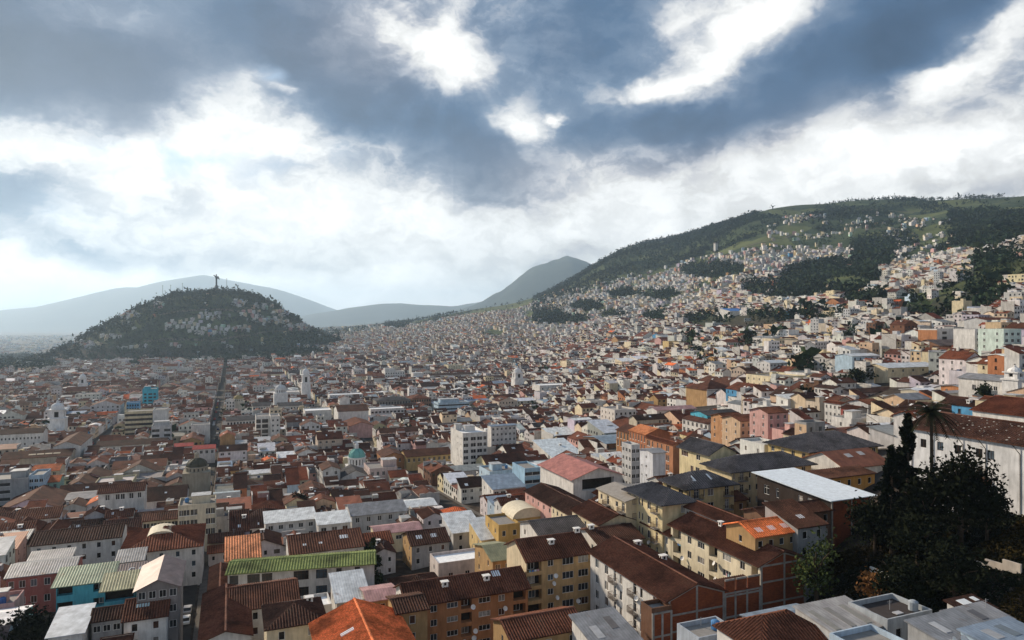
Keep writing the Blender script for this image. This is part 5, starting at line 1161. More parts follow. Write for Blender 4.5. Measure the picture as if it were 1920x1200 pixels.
church_tower(974, 735, 686, None, 11.0, 'broad white bell tower left of the white church nave', 'broad white bell tower')
church_tower(1918, 760, 684, 224, 5.0, 'white belfry at the right margin', 'white belfry at the margin')
church_tower(1331, 676, 648, None, 6.0, 'small white tower in front of the hospital', 'small white hospital tower')
church_tower(587, 675, 657, None, 6.0, 'tiny white church tower below the round hill', 'tiny white church tower')

def domed(px, base_py, Y, r, drum_h, label, short, name, domec, drumc, sq=None, lantern=True, rib=None, squash=1.0, ground_drop=0.0):
    t0 = (px - 960) / FPX; X = t0 * Y; z = CAM_Z - (base_py - 600) / FPX * Y
    z0 = gz(X, Y) - 1
    root = thing(name, label, 'church', (X, Y, z0), GRID); zb = z - z0
    if sq: m = MB(); m.box(-sq / 2, -sq / 2, 0, sq / 2, sq / 2, zb); m.build('base', 'plaster', root, color=drumc)
    n = 16; m = MB(); d = MB()
    for i in range(n):
        a, b = 2 * math.pi * i / n, 2 * math.pi * (i + 1) / n
        P = lambda t, rr, z: (rr * math.cos(a + (b - a) * t), rr * math.sin(a + (b - a) * t), z)
        for t0_, t1_ in ((0, .3), (.7, 1)): m.face([P(t0_, r, zb), P(t1_, r, zb), P(t1_, r, zb + drum_h), P(t0_, r, zb + drum_h)])
        for q0, q1 in ((0, .15), (.85, 1)): m.face([P(.3, r, zb + drum_h * q0), P(.7, r, zb + drum_h * q0), P(.7, r, zb + drum_h * q1), P(.3, r, zb + drum_h * q1)])
        d.face([P(.3, r - .35, zb + drum_h * .1), P(.7, r - .35, zb + drum_h * .1), P(.7, r - .35, zb + drum_h * .9), P(.3, r - .35, zb + drum_h * .9)])
        m.face([P(.3, r, zb), P(.3, r - .36, zb), P(.3, r - .36, zb + drum_h), P(.3, r, zb + drum_h)]); m.face([P(.7, r - .36, zb), P(.7, r, zb), P(.7, r, zb + drum_h), P(.7, r - .36, zb + drum_h)])
    dr = m.build('drum', 'plaster', root, color=drumc); d.build('drum_window', 'glass', dr)
    z1 = zb + drum_h
    m = MB(); m.lathe(0, 0, [(r + .35, z1 + .003), (r + .35, z1 + .35), (r * .97, z1 + .36)], n); m.build('cornice', 'plaster', root, color=drumc)
    m = MB(); R = r * .96; m.lathe(0, 0, [(R * math.cos(k * math.pi / 16), z1 + .35 + R * squash * math.sin(k * math.pi / 16)) for k in range(0, 9)], 24); do = m.build('dome', 'paint', root, color=domec); do.data.polygons.foreach_set('use_smooth', [True] * len(do.data.polygons))
    for k in range(8):
        a = k * math.pi / 4 + .2; mm = MB(); mm.tube([(R * 1.01 * math.cos(a) * math.cos(e), R * 1.01 * math.sin(a) * math.cos(e), z1 + .35 + R * 1.01 * squash * math.sin(e)) for e in [i * .17 for i in range(9)]], .13, 4); mm.build('dome_rib', 'paint', root, color=tuple(c * .75 for c in domec))
    if lantern:
        zl = z1 + .3 + R * squash; m = MB(); m.lathe(0, 0, [(.9, zl - .1), (.9, zl + 1.6), (1.1, zl + 1.7), (.6, zl + 2.3), (.1, zl + 2.7), (0, zl + 3.4)], 10); m.build('lantern', 'plaster', root, color=drumc)
    q = sr(X, Y); w = sq or r * 2; FOOT.append((q[0] - w / 2, q[0] + w / 2, q[1] - w / 2, q[1] + w / 2)); LAND.append((px, base_py, short))
domed(669, 872, 322, 4.0, 3.6, 'turquoise green church dome on a white drum with arched windows', 'turquoise green dome', 'church_dome', (.17, .40, .36), (.72, .71, .69), sq=9.5)
domed(369, 882, 292, 4.3, 1.6, 'dark mossy dome on a square stone church beside the long street', 'dark mossy dome', 'church_dome', (.07, .065, .045), (.36, .32, .25), sq=10.5, squash=.8)
domed(526, 736, 640, 5.2, 3.0, 'pale grey cathedral dome left of the tall white tower', 'pale cathedral dome', 'church_dome', (.52, .52, .52), (.70, .69, .68), sq=12, squash=.8)
domed(447, 752, 600, 4.2, 2.0, 'ochre church dome right of the long street', 'ochre church dome', 'church_dome', (.32, .24, .10), (.6, .55, .45), sq=10, squash=.7)

# ================================================================== streets
STREET_S = sorted([-11 + 86 * k for k in range(0, 14)] + [-81 - 86 * k for k in range(0, 14)])
STREET_R = [34 + 84 * k for k in range(0, 24)]
def sr_to_xy(s, r): return s * VV[0] + r * UU[0], s * VV[1] + r * UU[1]
def in_fan(x, y, m=.03): return y > 60 and abs(x / y) < .7385 + m
def strip(name, pts, half, lift, mat, d):
    """a ribbon laid over the ground along pts, its sides offset along direction d"""
    v, f = [], []
    for (x, y) in pts:
        for s in (-1, -.33, .33, 1): xx, yy = x + d[0] * half * s, y + d[1] * half * s; v.append((xx, yy, gz(xx, yy) + lift))
    for i in range(len(pts) - 1):
        for j in range(3): f.append((i * 4 + j, i * 4 + j + 1, i * 4 + j + 5, i * 4 + j + 4))
    me = bpy.data.meshes.new(name); me.from_pydata(v, [], f); me.materials.append(M[mat])
    link(name, me, kind='structure')
for s in STREET_S:
    P = [sr_to_xy(s, r) for r in np.arange(60, 1250, 7.0)]
    P = [p for p in P if in_fan(*p, .1)]
    if len(P) > 6 and -450 < s < 500:
        strip('street', P, 3.1, .22, 'asphalt', VV); 
        for sg in (-1, 1): strip('pavement', [(x + VV[0] * 4.5 * sg, y + VV[1] * 4.5 * sg) for x, y in P], .85, .36, 'paving', VV)
for r in STREET_R[1:11]:
    P = [sr_to_xy(s, r) for s in np.arange(-620, 620, 7.0)]
    P = [p for p in P if in_fan(*p, .05) and p[1] < 900]
    if len(P) > 6: strip('street', P, 3.4, .20, 'asphalt', UU)

# ================================================================== the town between the surveyed buildings
GREEN = [(1390, 603, 118, 17), (1560, 522, 98, 33), (1480, 547, 70, 18), (1785, 566, 110, 25), (1880, 505, 62, 32), (1340, 508, 62, 16), (1240, 556, 36, 10), (1100, 576, 32, 10), (1170, 552, 30, 9),
         (1050, 602, 60, 9), (1630, 562, 48, 12), (1700, 588, 72, 11), (1640, 478, 40, 34), (1560, 705, 78, 13), (742, 608, 24, 9), (922, 626, 26, 8), (1530, 600, 60, 9), (1830, 540, 60, 14), (1420, 540, 30, 12), (1760, 600, 50, 12),
         (1310, 660, 16, 12), (1290, 645, 10, 12), (1400, 650, 14, 8), (1230, 596, 26, 7), (1020, 590, 40, 8), (1600, 640, 12, 14), (1690, 640, 30, 10), (1150, 592, 24, 6)]
NEARGREEN = [(1690, 1050, 205, 105), (1860, 1060, 160, 120), (1580, 1075, 75, 60), (1700, 940, 90, 55), (1560, 1000, 60, 45)]
PANHOUSES = [(345, 612, 34, 13), (395, 622, 36, 9), (375, 598, 26, 6), (448, 570, 16, 7), (410, 592, 36, 6), (470, 590, 30, 6), (300, 573, 12, 5), (238, 592, 26, 6), (165, 646, 30, 5), (210, 634, 26, 5), (252, 653, 30, 4), (505, 603, 40, 8), (570, 614, 40, 7), (350, 648, 34, 3), (440, 617, 34, 6), (490, 575, 22, 4), (525, 588, 22, 5)]
def ell(px, py, L):
    m = np.zeros(np.shape(px), bool)
    for (a, b, c, d) in L: m |= ((px - a) / c) ** 2 + ((py - b) / d) ** 2 < 1
    return m
TOPX = [-200, 600, 620, 700, 800, 860, 960, 1000, 1060, 1120, 1180, 1230, 1300, 1400, 1440, 1480, 1560, 1700, 1780, 1850, 1920, 2100]
TOPY = [640, 640, 632, 618, 607, 592, 569, 561, 546, 533, 518, 504, 487, 465, 460, 462, 462, 464, 476, 474, 454, 440]
def is_pan(x, y):
    dx, dy = np.asarray(x, float) - PAN[0], np.asarray(y, float) - PAN[1]; rr = np.hypot(dx, dy) + 1e-3
    return rr / ((364 - 52 * dx / rr) * (1.02 + .10 * dy / rr)) < 1.02

FOOTA = np.array(FOOT)
def free(s0, s1, r0, r1, m=.6):
    return not np.any((FOOTA[:, 0] - m < s1) & (FOOTA[:, 1] + m > s0) & (FOOTA[:, 2] - m < r1) & (FOOTA[:, 3] + m > r0))
def hides(px0, px1, top_py, y):
    """does something this tall stand in front of a surveyed front?"""
    for h in HOUSES:
        if h['label'] and h['dist'] > y and h['x0'] < px1 and h['x1'] > px0 and top_py < h['eave'] + min(16, 2400 / h['dist']): return True
    return False
LOTS = []
def split(s0, s1, r0, r1, lo=8.0, hi=17.0):
    w, l = s1 - s0, r1 - r0
    if max(w, l) > hi or (max(w, l) > lo * 1.5 and RNG.random() < .45):
        k = RNG.uniform(.36, .64)
        if w > l: split(s0, s0 + w * k, r0, r1, lo, hi); split(s0 + w * k, s1, r0, r1, lo, hi)
        else: split(s0, s1, r0, r0 + l * k, lo, hi); split(s0, s1, r0 + l * k, r1, lo, hi)
    elif min(w, l) > 3.2: LOTS.append((s0, s1, r0, r1))
for s0, s1 in zip(STREET_S, STREET_S[1:]):
    for r0, r1 in zip(STREET_R, STREET_R[1:]):
        c = [sr_to_xy(a, b) for a in (s0, s1) for b in (r0, r1)]
        if not any(in_fan(*q, .08) and q[1] < 1500 for q in c): continue
        n0 = len(LOTS); d = min(q[1] for q in c)
        gap = 5.0 if d < 900 else 3.5
        split(s0 + gap, s1 - gap, r0 + gap, r1 - gap, *((7.5, 15.0) if d < 150 else RNG.choice([(6.5, 12.5), (6.5, 13.5), (7.5, 17), (9.5, 26)])))
WALLW = [('white', 48), ('cream', 15), ('pale grey', 12), ('beige', 10), ('peach', 4), ('pink', 5), ('pale yellow', 2), ('ochre', 1.5), ('orange', 1), ('grey', 4), ('pale blue', 2), ('terracotta', 1.5), ('lilac', 1), ('brown', 1), ('blue', .4)]
ROOFW = [('brown tile', 36), ('dark brown tile', 24), ('reddish tile', 13), ('grey metal', 5), ('white metal', 5), ('concrete', 5), ('orange tile', 2), ('blue metal', 1), ('slate grey tile', 3), ('pale grey', 3), ('rusty metal', 2)]
pick = lambda T: RNG.choices([a for a, b in T], [b for a, b in T])[0]
FILL, FAR = [], []
for (s0, s1, r0, r1) in LOTS:
    cx, cy = sr_to_xy((s0 + s1) / 2, (r0 + r1) / 2)
    if cy < 92 or not in_fan(cx, cy, .05): continue
    g0 = gz(cx, cy)
    ppx, ppy = pix(cx, cy, g0)
    if ppy > 1330 or is_pan(cx, cy) or not free(s0, s1, r0, r1): continue
    if ell(ppx, ppy - 4, GREEN) or (cy < 190 and ell(ppx, ppy, NEARGREEN)) or (cy < 128 and ppx > 1500): continue
    if cy > 700 and ppy < np.interp(ppx, TOPX, TOPY): continue
    if RNG.random() < .06: continue
    w, l = s1 - s0 - .08, r1 - r0 - .08
    wall, rc = pick(WALLW), pick(ROOFW)
    up = max(0, min(1, (ppx - 1050) / 500)) * max(0, min(1, (g0 - 20) / 40))
    if 1680 < ppx < 1830 and cy < 330: rc = 'dark brown tile'
    if RNG.random() < up * .6: rc = RNG.choice(['concrete', 'pale grey', 'grey metal', 'white metal', 'concrete', 'reddish tile']); wall = pick(WALLW)
    h = RNG.choice([4.2, 5.4, 5.8, 6.2, 6.5, 6.8, 7.2]) if RNG.random() < .95 or cy < 330 or min(w, l) < 7 else RNG.uniform(8, 13)
    if up > .2: h += RNG.choice([0, 2.5, 3, 5])
    if cy > 380 and RNG.random() < .022: h += RNG.choice([3, 5, 7]); rc = 'concrete'; wall = RNG.choice(['white', 'white', 'pale grey', 'cream'])
    zlow = min(gz(*sr_to_xy(a, b)) for a in (s0, s1) for b in (r0, r1))
    if cy < 420:
        q = [sr_to_xy(a, b) for a in (s0, s1) for b in (r0, r1)]
        xs = [pix(x, y, g0)[0] for x, y in q]
        rise = 0 if rc in ('concrete', 'pale grey') else min(w, l) * .17
        while h > 2.6 and hides(min(xs), max(xs), pix(cx, min(y for x, y in q), zlow + h + rise)[1], cy): h -= .8
        if h <= 2.7: h = 2.7
        if h < 3.2 and RNG.random() < .45: continue
    if rc in ('concrete', 'pale grey'): roof, p = 'flat', 0
    else:
        ax = 'gx' if w > l else 'gy'
        if RNG.random() < .2: ax = 'gy' if ax == 'gx' else 'gx'
        if min(w, l) < 5.5: ax = 'shed'
        roof = ax; p = RNG.uniform(19, 28) if 'tile' in rc else RNG.uniform(7, 14)
        if 'metal' in rc and RNG.random() < .4: roof = 'shed'
        if 'tile' in rc and RNG.random() < .12 and min(w, l) > 6: roof = 'hip'
    d = dict(s0=s0, r0=r0, x=cx, y=cy, w=w, l=l, z=zlow - .8, h=h + .8, roof=roof, p=p, wall=wall, rc=rc, px=ppx, vis=w * h / cy ** 2)
    d['ok'] = -5 < ppx < 1925 and ppy - (h / cy * FPX) < 1205
    FILL.append(d)
FILL.sort(key=lambda d: -d['vis'] * d['ok'])
N_OBJ = 185
def jitter(c, k=.12):
    f = RNG.uniform(1 - k, 1 + k); return tuple(min(.85, max(.01, x * f * RNG.uniform(.96, 1.04))) for x in c)
for d in FILL[:N_OBJ]:
    x, y = sr_to_xy(d['s0'] + .12, d['r0'] + .12)
    W, L, H = d['w'], d['l'], d['h']
    n = max(1, int(W / 2.7)); cols = [((i + .5 + RNG.uniform(-.12, .12)) / n, RNG.choice([.9, 1.0, 1.2, 1.5])) for i in range(n) if RNG.random() < .85]
    rows = max(1, int(H / 2.9))
    F = [(cols, 1.1, 1.3, rows, 2.8, RNG.uniform(.7, 1.0), 'win')]
    side = [(max(1, int(L / 3.6)), .9, 1.2, rows, 2.8, .9, 'win')] if RNG.random() < .6 else None
    ex = []
    if d['roof'] == 'flat':
        if W > 5 and L > 5 and RNG.random() < .6: ex.append(('hut', RNG.uniform(.3, .7), RNG.uniform(.4, .7), RNG.uniform(2, 3), RNG.uniform(2, 3), 2.3))
        if RNG.random() < .5: ex.append(('tank', RNG.uniform(.2, .8), RNG.uniform(.2, .8), RNG.choice([(.06, .12, .3), (.5, .5, .5), (.06, .06, .06)])))
        if RNG.random() < .4: ex.append(('vent', RNG.uniform(.1, .9), RNG.uniform(.1, .9)))
    elif d['roof'] != 'hip':
        if RNG.random() < .7: ex.append(('skylight', RNG.uniform(.2, .8), .25 if d['roof'] != 'gy' else RNG.uniform(.2, .8), RNG.uniform(.6, 1.3), RNG.uniform(.6, 1.4)) if d['roof'] != 'gy' else ('skylight', .25, RNG.uniform(.2, .8), 1.0, 1.0))
        if RNG.random() < .4: ex.append(('chimney', RNG.uniform(.25, .75), RNG.uniform(.3, .7)))
        if RNG.random() < .45: ex.append(('vent', RNG.uniform(.2, .8), RNG.uniform(.2, .8)))
    left = d['px'] > 433
    building('house', 'house', (x, y, d['z']), GRID, W, L, H, roof=d['roof'], p=d['p'], wall=d['wall'], rc=d['rc'], wallcol=jitter(PAL[d['wall']]), roofcol=jitter(RPAL[d['rc']], .25), F=F, Lf=side if left else None, R=None if left else side, o=RNG.uniform(.25, .55), ex=ex, near=d['y'] < 240, frame=RNG.choice(['white', 'wood']))

# ------------------------------------------------------------------ houses too many and too far to be objects of their own
def town_mesh(name, D):
    """D: list of dicts x, y, th, w, l, z, h, roof, rise, wallcol, roofcol, rm"""
    g = lambda k: np.array([d[k] for d in D], float)
    X, Y, TH, W, L, Z, H, RS = (g(k) for k in ('x', 'y', 'th', 'w', 'l', 'z', 'h', 'rise'))
    WC, RC = np.array([d['wc'] for d in D]), np.array([d['rcol'] for d in D]); RM = np.array([d['rm'] for d in D])
    RT = np.array([{'flat': 0, 'gx': 1, 'gy': 2, 'shed': 3, 'hip': 1}[d['roof']] for d in D])
    cs, sn = np.cos(TH), np.sin(TH)
    def pt(a, b, z): return np.stack([X + a * cs - b * sn, Y + a * sn + b * cs, np.broadcast_to(z, X.shape)], -1)
    Q, QM, QC, T, TM, TC = [], [], [], [], [], []
    def quad(sel, p, m, c):
        q = np.stack(p, 1)[sel]
        if len(q): Q.append(q); QM.append(np.broadcast_to(m, X.shape)[sel] if np.ndim(m) else np.full(len(q), m)); QC.append(np.broadcast_to(c, WC.shape)[sel])
    def tri(sel, p, m, c):
        q = np.stack(p, 1)[sel]
        if len(q): T.append(q); TM.append(np.full(len(q), m)); TC.append(np.broadcast_to(c, WC.shape)[sel])
    al = np.ones(len(X), bool); a, b = W / 2, L / 2
    flat, gx, gy, sh = RT == 0, RT == 1, RT == 2, RT == 3
    zt = Z + H + np.where(flat, .55, 0)
    cor = [(-a, -b), (a, -b), (a, b), (-a, b)]
    for i in range(4):
        (x0, y0), (x1, y1) = cor[i], cor[(i + 1) % 4]
        zz0 = zt + np.where(sh & (y0 > 0), RS, 0); zz1 = zt + np.where(sh & (y1 > 0), RS, 0)
        quad(al, [pt(x0, y0, Z), pt(x1, y1, Z), pt(x1, y1, zz1), pt(x0, y0, zz0)], 0, WC)
    quad(flat, [pt(-a, -b, Z + H), pt(a, -b, Z + H), pt(a, b, Z + H), pt(-a, b, Z + H)], RM, RC)
    o = .4; e = .06
    for sg in (-1, 1):
        dz = RS * o / np.maximum(b, 1)
        quad(gx, [pt(-a - .3, sg * (b + o), Z + H - dz + e), pt(a + .3, sg * (b + o), Z + H - dz + e), pt(a + .3, 0 * b, Z + H + RS + e), pt(-a - .3, 0 * b, Z + H + RS + e)], RM, RC)
        tri(gx, [pt(sg * a, -b, Z + H), pt(sg * a, b, Z + H), pt(sg * a, 0 * b, Z + H + RS)], 0, WC)
        dz = RS * o / np.maximum(a, 1)
        quad(gy, [pt(sg * (a + o), -b - .3, Z + H - dz + e), pt(sg * (a + o), b + .3, Z + H - dz + e), pt(0 * a, b + .3, Z + H + RS + e), pt(0 * a, -b - .3, Z + H + RS + e)], RM, RC)
        tri(gy, [pt(-a, sg * b, Z + H), pt(a, sg * b, Z + H), pt(0 * a, sg * b, Z + H + RS)], 0, WC)
    quad(sh, [pt(-a - .3, -b - .3, Z + H + e), pt(a + .3, -b - .3, Z + H + e), pt(a + .3, b + .3, Z + H + RS + e), pt(-a - .3, b + .3, Z + H + RS + e)], RM, RC)
    # pale ridge lines and verges on some tile roofs
    rd = NP.random(len(X))
    for axis, sel in ((0, gx), (1, gy)):
        ss = sel & (rd < .4); w_ = .18
        P = (lambda u, v, z: pt(u, v, z)) if axis == 0 else (lambda u, v, z: pt(v, u, z))
        A = a if axis == 0 else b
        quad(ss, [P(-A, -w_ + 0 * A, Z + H + RS + .1), P(A, -w_ + 0 * A, Z + H + RS + .1), P(A, w_ + 0 * A, Z + H + RS + .14), P(-A, w_ + 0 * A, Z + H + RS + .14)], 1, np.array([.20, .13, .10]))
    # windows on the front and on the side that faces the view
    ang = np.arctan2(X, Y); leftside = np.cos(TH) * X + np.sin(TH) * Y > 0
    glass = np.array([.02, .02, .022])
    for face in (0, 1):
        S = W if face == 0 else L
        nc = np.clip(np.floor(S / 2.5), 1, 6); nf = np.clip(np.floor(H / 2.8), 1, 6)
        on = NP.random(len(X)) < (.9 if face == 0 else .55)
        for c in range(6):
            for f in range(6):
                sel = on & (c < nc) & (f < nf) & (NP.random(len(X)) < .86)
                if not sel.any(): continue
                u = ((c + .5) / nc - .5) * S + NP.uniform(-.15, .15, len(X)); ww = NP.choice([.45, .5, .6, .8], len(X)); hh = NP.choice([1.1, 1.3, 1.6], len(X))
                z1 = Z + H - .65 - f * 2.8; z0 = z1 - hh
                if face == 0: p = [pt(u - ww, -b - .05, z0), pt(u + ww, -b - .05, z0), pt(u + ww, -b - .05, z1), pt(u - ww, -b - .05, z1)]
                else:
                    xx = np.where(leftside, -a - .05, a + .05)
                    p = [pt(xx, u - ww, z0), pt(xx, u + ww, z0), pt(xx, u + ww, z1), pt(xx, u - ww, z1)]
                quad(sel, p, 3, glass)
    # stair huts, water tanks and dormers
    def boxes(sel, cx_, cy_, hw, hl, zb, hgt, col, m=0, topm=None, topc=None):
        P = [(-hw, -hl), (hw, -hl), (hw, hl), (-hw, hl)]
        for i in range(4):
            (x0, y0), (x1, y1) = P[i], P[(i + 1) % 4]
            quad(sel, [pt(cx_ + x0, cy_ + y0, zb), pt(cx_ + x1, cy_ + y1, zb), pt(cx_ + x1, cy_ + y1, zb + hgt), pt(cx_ + x0, cy_ + y0, zb + hgt)], m, col)
        quad(sel, [pt(cx_ + x, cy_ + y, zb + hgt) for x, y in P], m if topm is None else topm, col if topc is None else topc)
    n = len(X); U = lambda lo, hi: NP.uniform(lo, hi, n)
    boxes(flat & (NP.random(n) < .6), U(-.25, .25) * W, U(-.25, .25) * L, U(.9, 1.8), U(.9, 1.8), Z + H, U(1.6, 2.6), WC * U(.8, 1.05)[:, None])
    boxes(flat & (NP.random(n) < .4), U(-.4, .4) * W, U(-.4, .4) * L, U(.4, .6), U(.4, .6), Z + H, U(.8, 1.3), np.array([.06, .09, .16]) + U(0, .1)[:, None] * np.ones(3))
    boxes((gx | gy) & (NP.random(n) < .35), U(-.3, .3) * W, U(-.3, .3) * L, U(.3, .6), U(.3, .6), Z + H, RS + U(.2, .9), np.array([.62, .60, .57]) * U(.7, 1.1)[:, None])
    boxes((gx | gy) & (NP.random(n) < .22), U(-.25, .25) * W, U(-.3, .3) * L, U(.9, 2.2), U(.8, 1.8), Z + H, RS * .7 + U(.2, .9), WC * U(.8, 1.05)[:, None], 0, 2, np.array([.5, .5, .5]) * U(.5, 1.3)[:, None])
    boxes((gx | gy | sh) & (NP.random(n) < .5), U(-.3, .3) * W, U(-.3, .3) * L, U(.5, 2.6), U(.5, 2.2), Z + H - .5, RS * .5 + U(.5, 1.6), WC * U(.6, 1.05)[:, None], 0, 2, np.array([.34, .335, .33]) * U(.3, 1.9)[:, None])
    for sg in (-1, 1):      # party walls standing above the roofs
        boxes((gx | sh) & (NP.random(n) < .3), sg * (a - .1), 0 * a, 0 * a + .16, b + .1, Z + H * .6, H * .4 + RS * U(.3, 1.05) + .3, np.array([.60, .58, .55]) * U(.75, 1.1)[:, None])
        boxes(gy & (NP.random(n) < .3), 0 * a, sg * (b - .1), a + .1, 0 * a + .16, Z + H * .6, H * .4 + RS * U(.3, 1.05) + .3, np.array([.60, .58, .55]) * U(.75, 1.1)[:, None])
    # skylight sheets lying on the tiles
    for sg in (-1, 1):
        ss = gx & (NP.random(n) < .35); u = U(-.35, .35) * W; w_ = U(.35, .9); v0 = U(.2, .45); v1 = v0 + U(.1, .25)
        zz = lambda v: Z + H + RS * (1 - v) + .13
        c = np.array([.62, .63, .64]) * U(.6, 1.15)[:, None]
        quad(ss, [pt(u - w_, sg * b * v1, zz(v1)), pt(u + w_, sg * b * v1, zz(v1)), pt(u + w_, sg * b * v0, zz(v0)), pt(u - w_, sg * b * v0, zz(v0))], 2, c)
        ss = gy & (NP.random(n) < .35); u = U(-.35, .35) * L
        quad(ss, [pt(sg * a * v1, u - w_, zz(v1)), pt(sg * a * v1, u + w_, zz(v1)), pt(sg * a * v0, u + w_, zz(v0)), pt(sg * a * v0, u - w_, zz(v0))], 2, c)
    me = np_mesh(name, np.concatenate(Q), np.concatenate(T), np.concatenate(QM), np.concatenate(TM), np.concatenate(QC), np.concatenate(TC), [M['plaster_far'], M['tile_far'], M['metal_far'], M['glass']])
    return link(name, me, kind='stuff')
RMI = lambda rc: 1 if 'tile' in rc else (2 if ('metal' in rc or rc == 'white') else 0)
def far_entry(x, y, th, w, l, z, h, roof, p, wall, rc, k=.15):
    m = min(w, l) if roof != 'shed' else l * 2
    if roof == 'gx': m = l
    if roof == 'gy': m = w
    return dict(x=x, y=y, th=th, w=w, l=l, z=z, h=h, roof=roof, rise=m / 2 * math.tan(rad(p)), wc=jitter(PAL[wall], k), rcol=tuple(a * b for a, b in zip(jitter(RPAL[rc], .3), (1.4, 1.15, 1.05) if 'tile' in rc else (1, 1, 1))), rm=RMI(rc))
for d in FILL[N_OBJ:]:
    FAR.append(far_entry(d['x'], d['y'], GRID, d['w'], d['l'], d['z'], d['h'], d['roof'], d['p'], d['wall'], d['rc']))
town_mesh('town_houses', FAR)

HW = [('white', 46), ('cream', 14), ('beige', 10), ('pale grey', 16), ('peach', 4), ('pink', 6), ('grey', 6), ('pale blue', 3), ('terracotta', 1.5), ('ochre', .6), ('mint', 1), ('brown', 1.5), ('lilac', 3), ('yellow', .3), ('blue', .5)]
HR = [('concrete', 36), ('pale grey', 20), ('grey metal', 16), ('white metal', 8), ('reddish tile', 9), ('brown tile', 8), ('rusty metal', 3)]
def hillside():
    xs = np.arange(-1900, 2400, 11.0); ys = np.arange(330, 3050, 11.5)
    X, Y = np.meshgrid(xs, ys); X = X + NP.uniform(-3, 3, X.shape); Y = Y + NP.uniform(-3, 3, Y.shape)
    m = np.abs(X / Y) < .79
    X, Y = X[m], Y[m]
    Zg = ground(X, Y); PX, PY = 960 + X / Y * FPX, 600 + (CAM_Z - Zg) / Y * FPX
    pan = is_pan(X, Y)
    top = np.interp(PX, TOPX, TOPY)
    R = NP.random(len(X))
    dens = np.where(PY > top, .82, 0.0)
    edge = np.clip((PY - top) / 26, 0, 1); dens *= .25 + .75 * edge
    patch = fnoise(X, Y, 55.) + .6 * fnoise(X + 31, Y - 12, 23.)
    dens *= np.where((PX > 960) & (PY < 620), np.clip(.85 + .55 * patch, .05, 1), 1)
    up = (PY <= top) & (PY > top - 60) & (PX > 1440) & (PX < 1790)
    dens = np.where(up, np.clip(.04 + .20 * patch, 0, .3), dens)
    dens = np.where((PX < 640) & (Y < 2400) & ~pan & (PY < 640), 0, dens)
    dens = np.where(ell(PX, PY, GREEN), np.where(R < .5, 0, .04), dens)
    dens = np.where(pan, np.where(ell(PX, PY, PANHOUSES), .85, np.where(PY > 545, .015, 0)), dens)
    wood = ((PX - 395) / 215) ** 2 + ((PY - 664) / 15) ** 2 < 1
    wood |= ((PX - 560) / 55) ** 2 + ((PY - 634) / 10) ** 2 < 1
    wood |= ((PX - 30) / 75) ** 2 + ((PY - 684) / 18) ** 2 < 1
    dens = np.where(wood & ~(pan & ell(PX, PY, PANHOUSES)), .03, dens)
    keep = NP.random(len(X)) < dens
    occ = set((int(d['x'] // 14), int(d['y'] // 14)) for d in FILL)
    blk = set()
    for (a, b) in occ:
        for i in (-1, 0, 1):
            for j in (-1, 0, 1): blk.add((a + i, b + j))
    out = []; used = []
    for x, y, z, px, py, pn in zip(X[keep], Y[keep], Zg[keep], PX[keep], PY[keep], pan[keep]):
        if (int(x // 14), int(y // 14)) in blk: continue
        s, r = sr(x, y)
        if y < 1300 and not free(s - 6, s + 6, r - 6, r + 6, 1): continue
        w, l = RNG.uniform(6, 11), RNG.uniform(6, 11); h = RNG.choice([3.5, 5.5, 6, 6, 8, 8.5, 11]); h, w, l = (min(h, 6), w * .9, l * .9) if pn else (h, w, l)
        flatish = px > 1000 or pn
        wall, rc = (pick(HW), pick(HR)) if flatish else (pick(WALLW), pick(ROOFW))
        roof = 'flat' if rc in ('concrete', 'pale grey') else RNG.choice(['gx', 'gy', 'shed'])
        zl = min(float(z), gz(x - 5, y - 5), gz(x + 5, y - 5))
        if float(z) - zl > 11: continue
        th = GRID + (RNG.gauss(0, .25) if (px > 950 or pn) else 0)
        if px > 1300: th -= .35
        out.append(far_entry(x, y, th, w, l, zl - 1.0, h + 1.0 + max(0, float(z) - zl), roof, RNG.uniform(8, 20), wall, rc))
        used.append((x, y))
    # rows of houses far out on the plain
    for i in range(2600):
        y = RNG.uniform(2600, 8500); x = y * RNG.uniform(-.80, -.02)
        z = gz(x, y)
        px, py = pix(x, y, z)
        if is_pan(x, y) or z > 60: continue
        w = RNG.uniform(10, 26)
        out.append(far_entry(x, y, GRID, w, RNG.uniform(10, 20), z - 1, RNG.uniform(4, 12), 'flat', 0, pick(HW), pick(HR)))
    town_mesh('hillside_houses', out)
    return np.array(used)
HILL = hillside()

# ================================================================== trees
def leaf_cloud(n, rx, ry, rz, cx, cy, cz, size, lumps=6, seed=0, squash=1.0):
    """n small leaf faces gathered in lumps through an uneven crown"""
    g = np.random.default_rng(seed)
    lc = g.normal(size=(lumps, 3)); lc /= np.linalg.norm(lc, axis=1)[:, None]; lc *= g.uniform(.3, .75, (lumps, 1))
    k = g.integers(0, lumps, n)
    p = lc[k] + g.normal(size=(n, 3)) * .24
    p *= np.array([rx, ry, rz]); p += np.array([cx, cy, cz])
    return leaf_quads(p, size, g)
def leaf_quads(p, size, g):
    n = len(p)
    a = g.normal(size=(n, 3)); a /= np.linalg.norm(a, axis=1)[:, None]
    b = np.cross(a, g.normal(size=(n, 3))); b /= np.linalg.norm(b, axis=1)[:, None]
    s = (size * g.uniform(.6, 1.3, n))[:, None]
    return np.stack([p - a * s, p - b * s * .55, p + a * s, p + b * s * .55], 1)
def quads_part(name, q, root, color):
    me = np_mesh(name, q, mats=[M['leaf']]); return link(name, me, root, color=color)
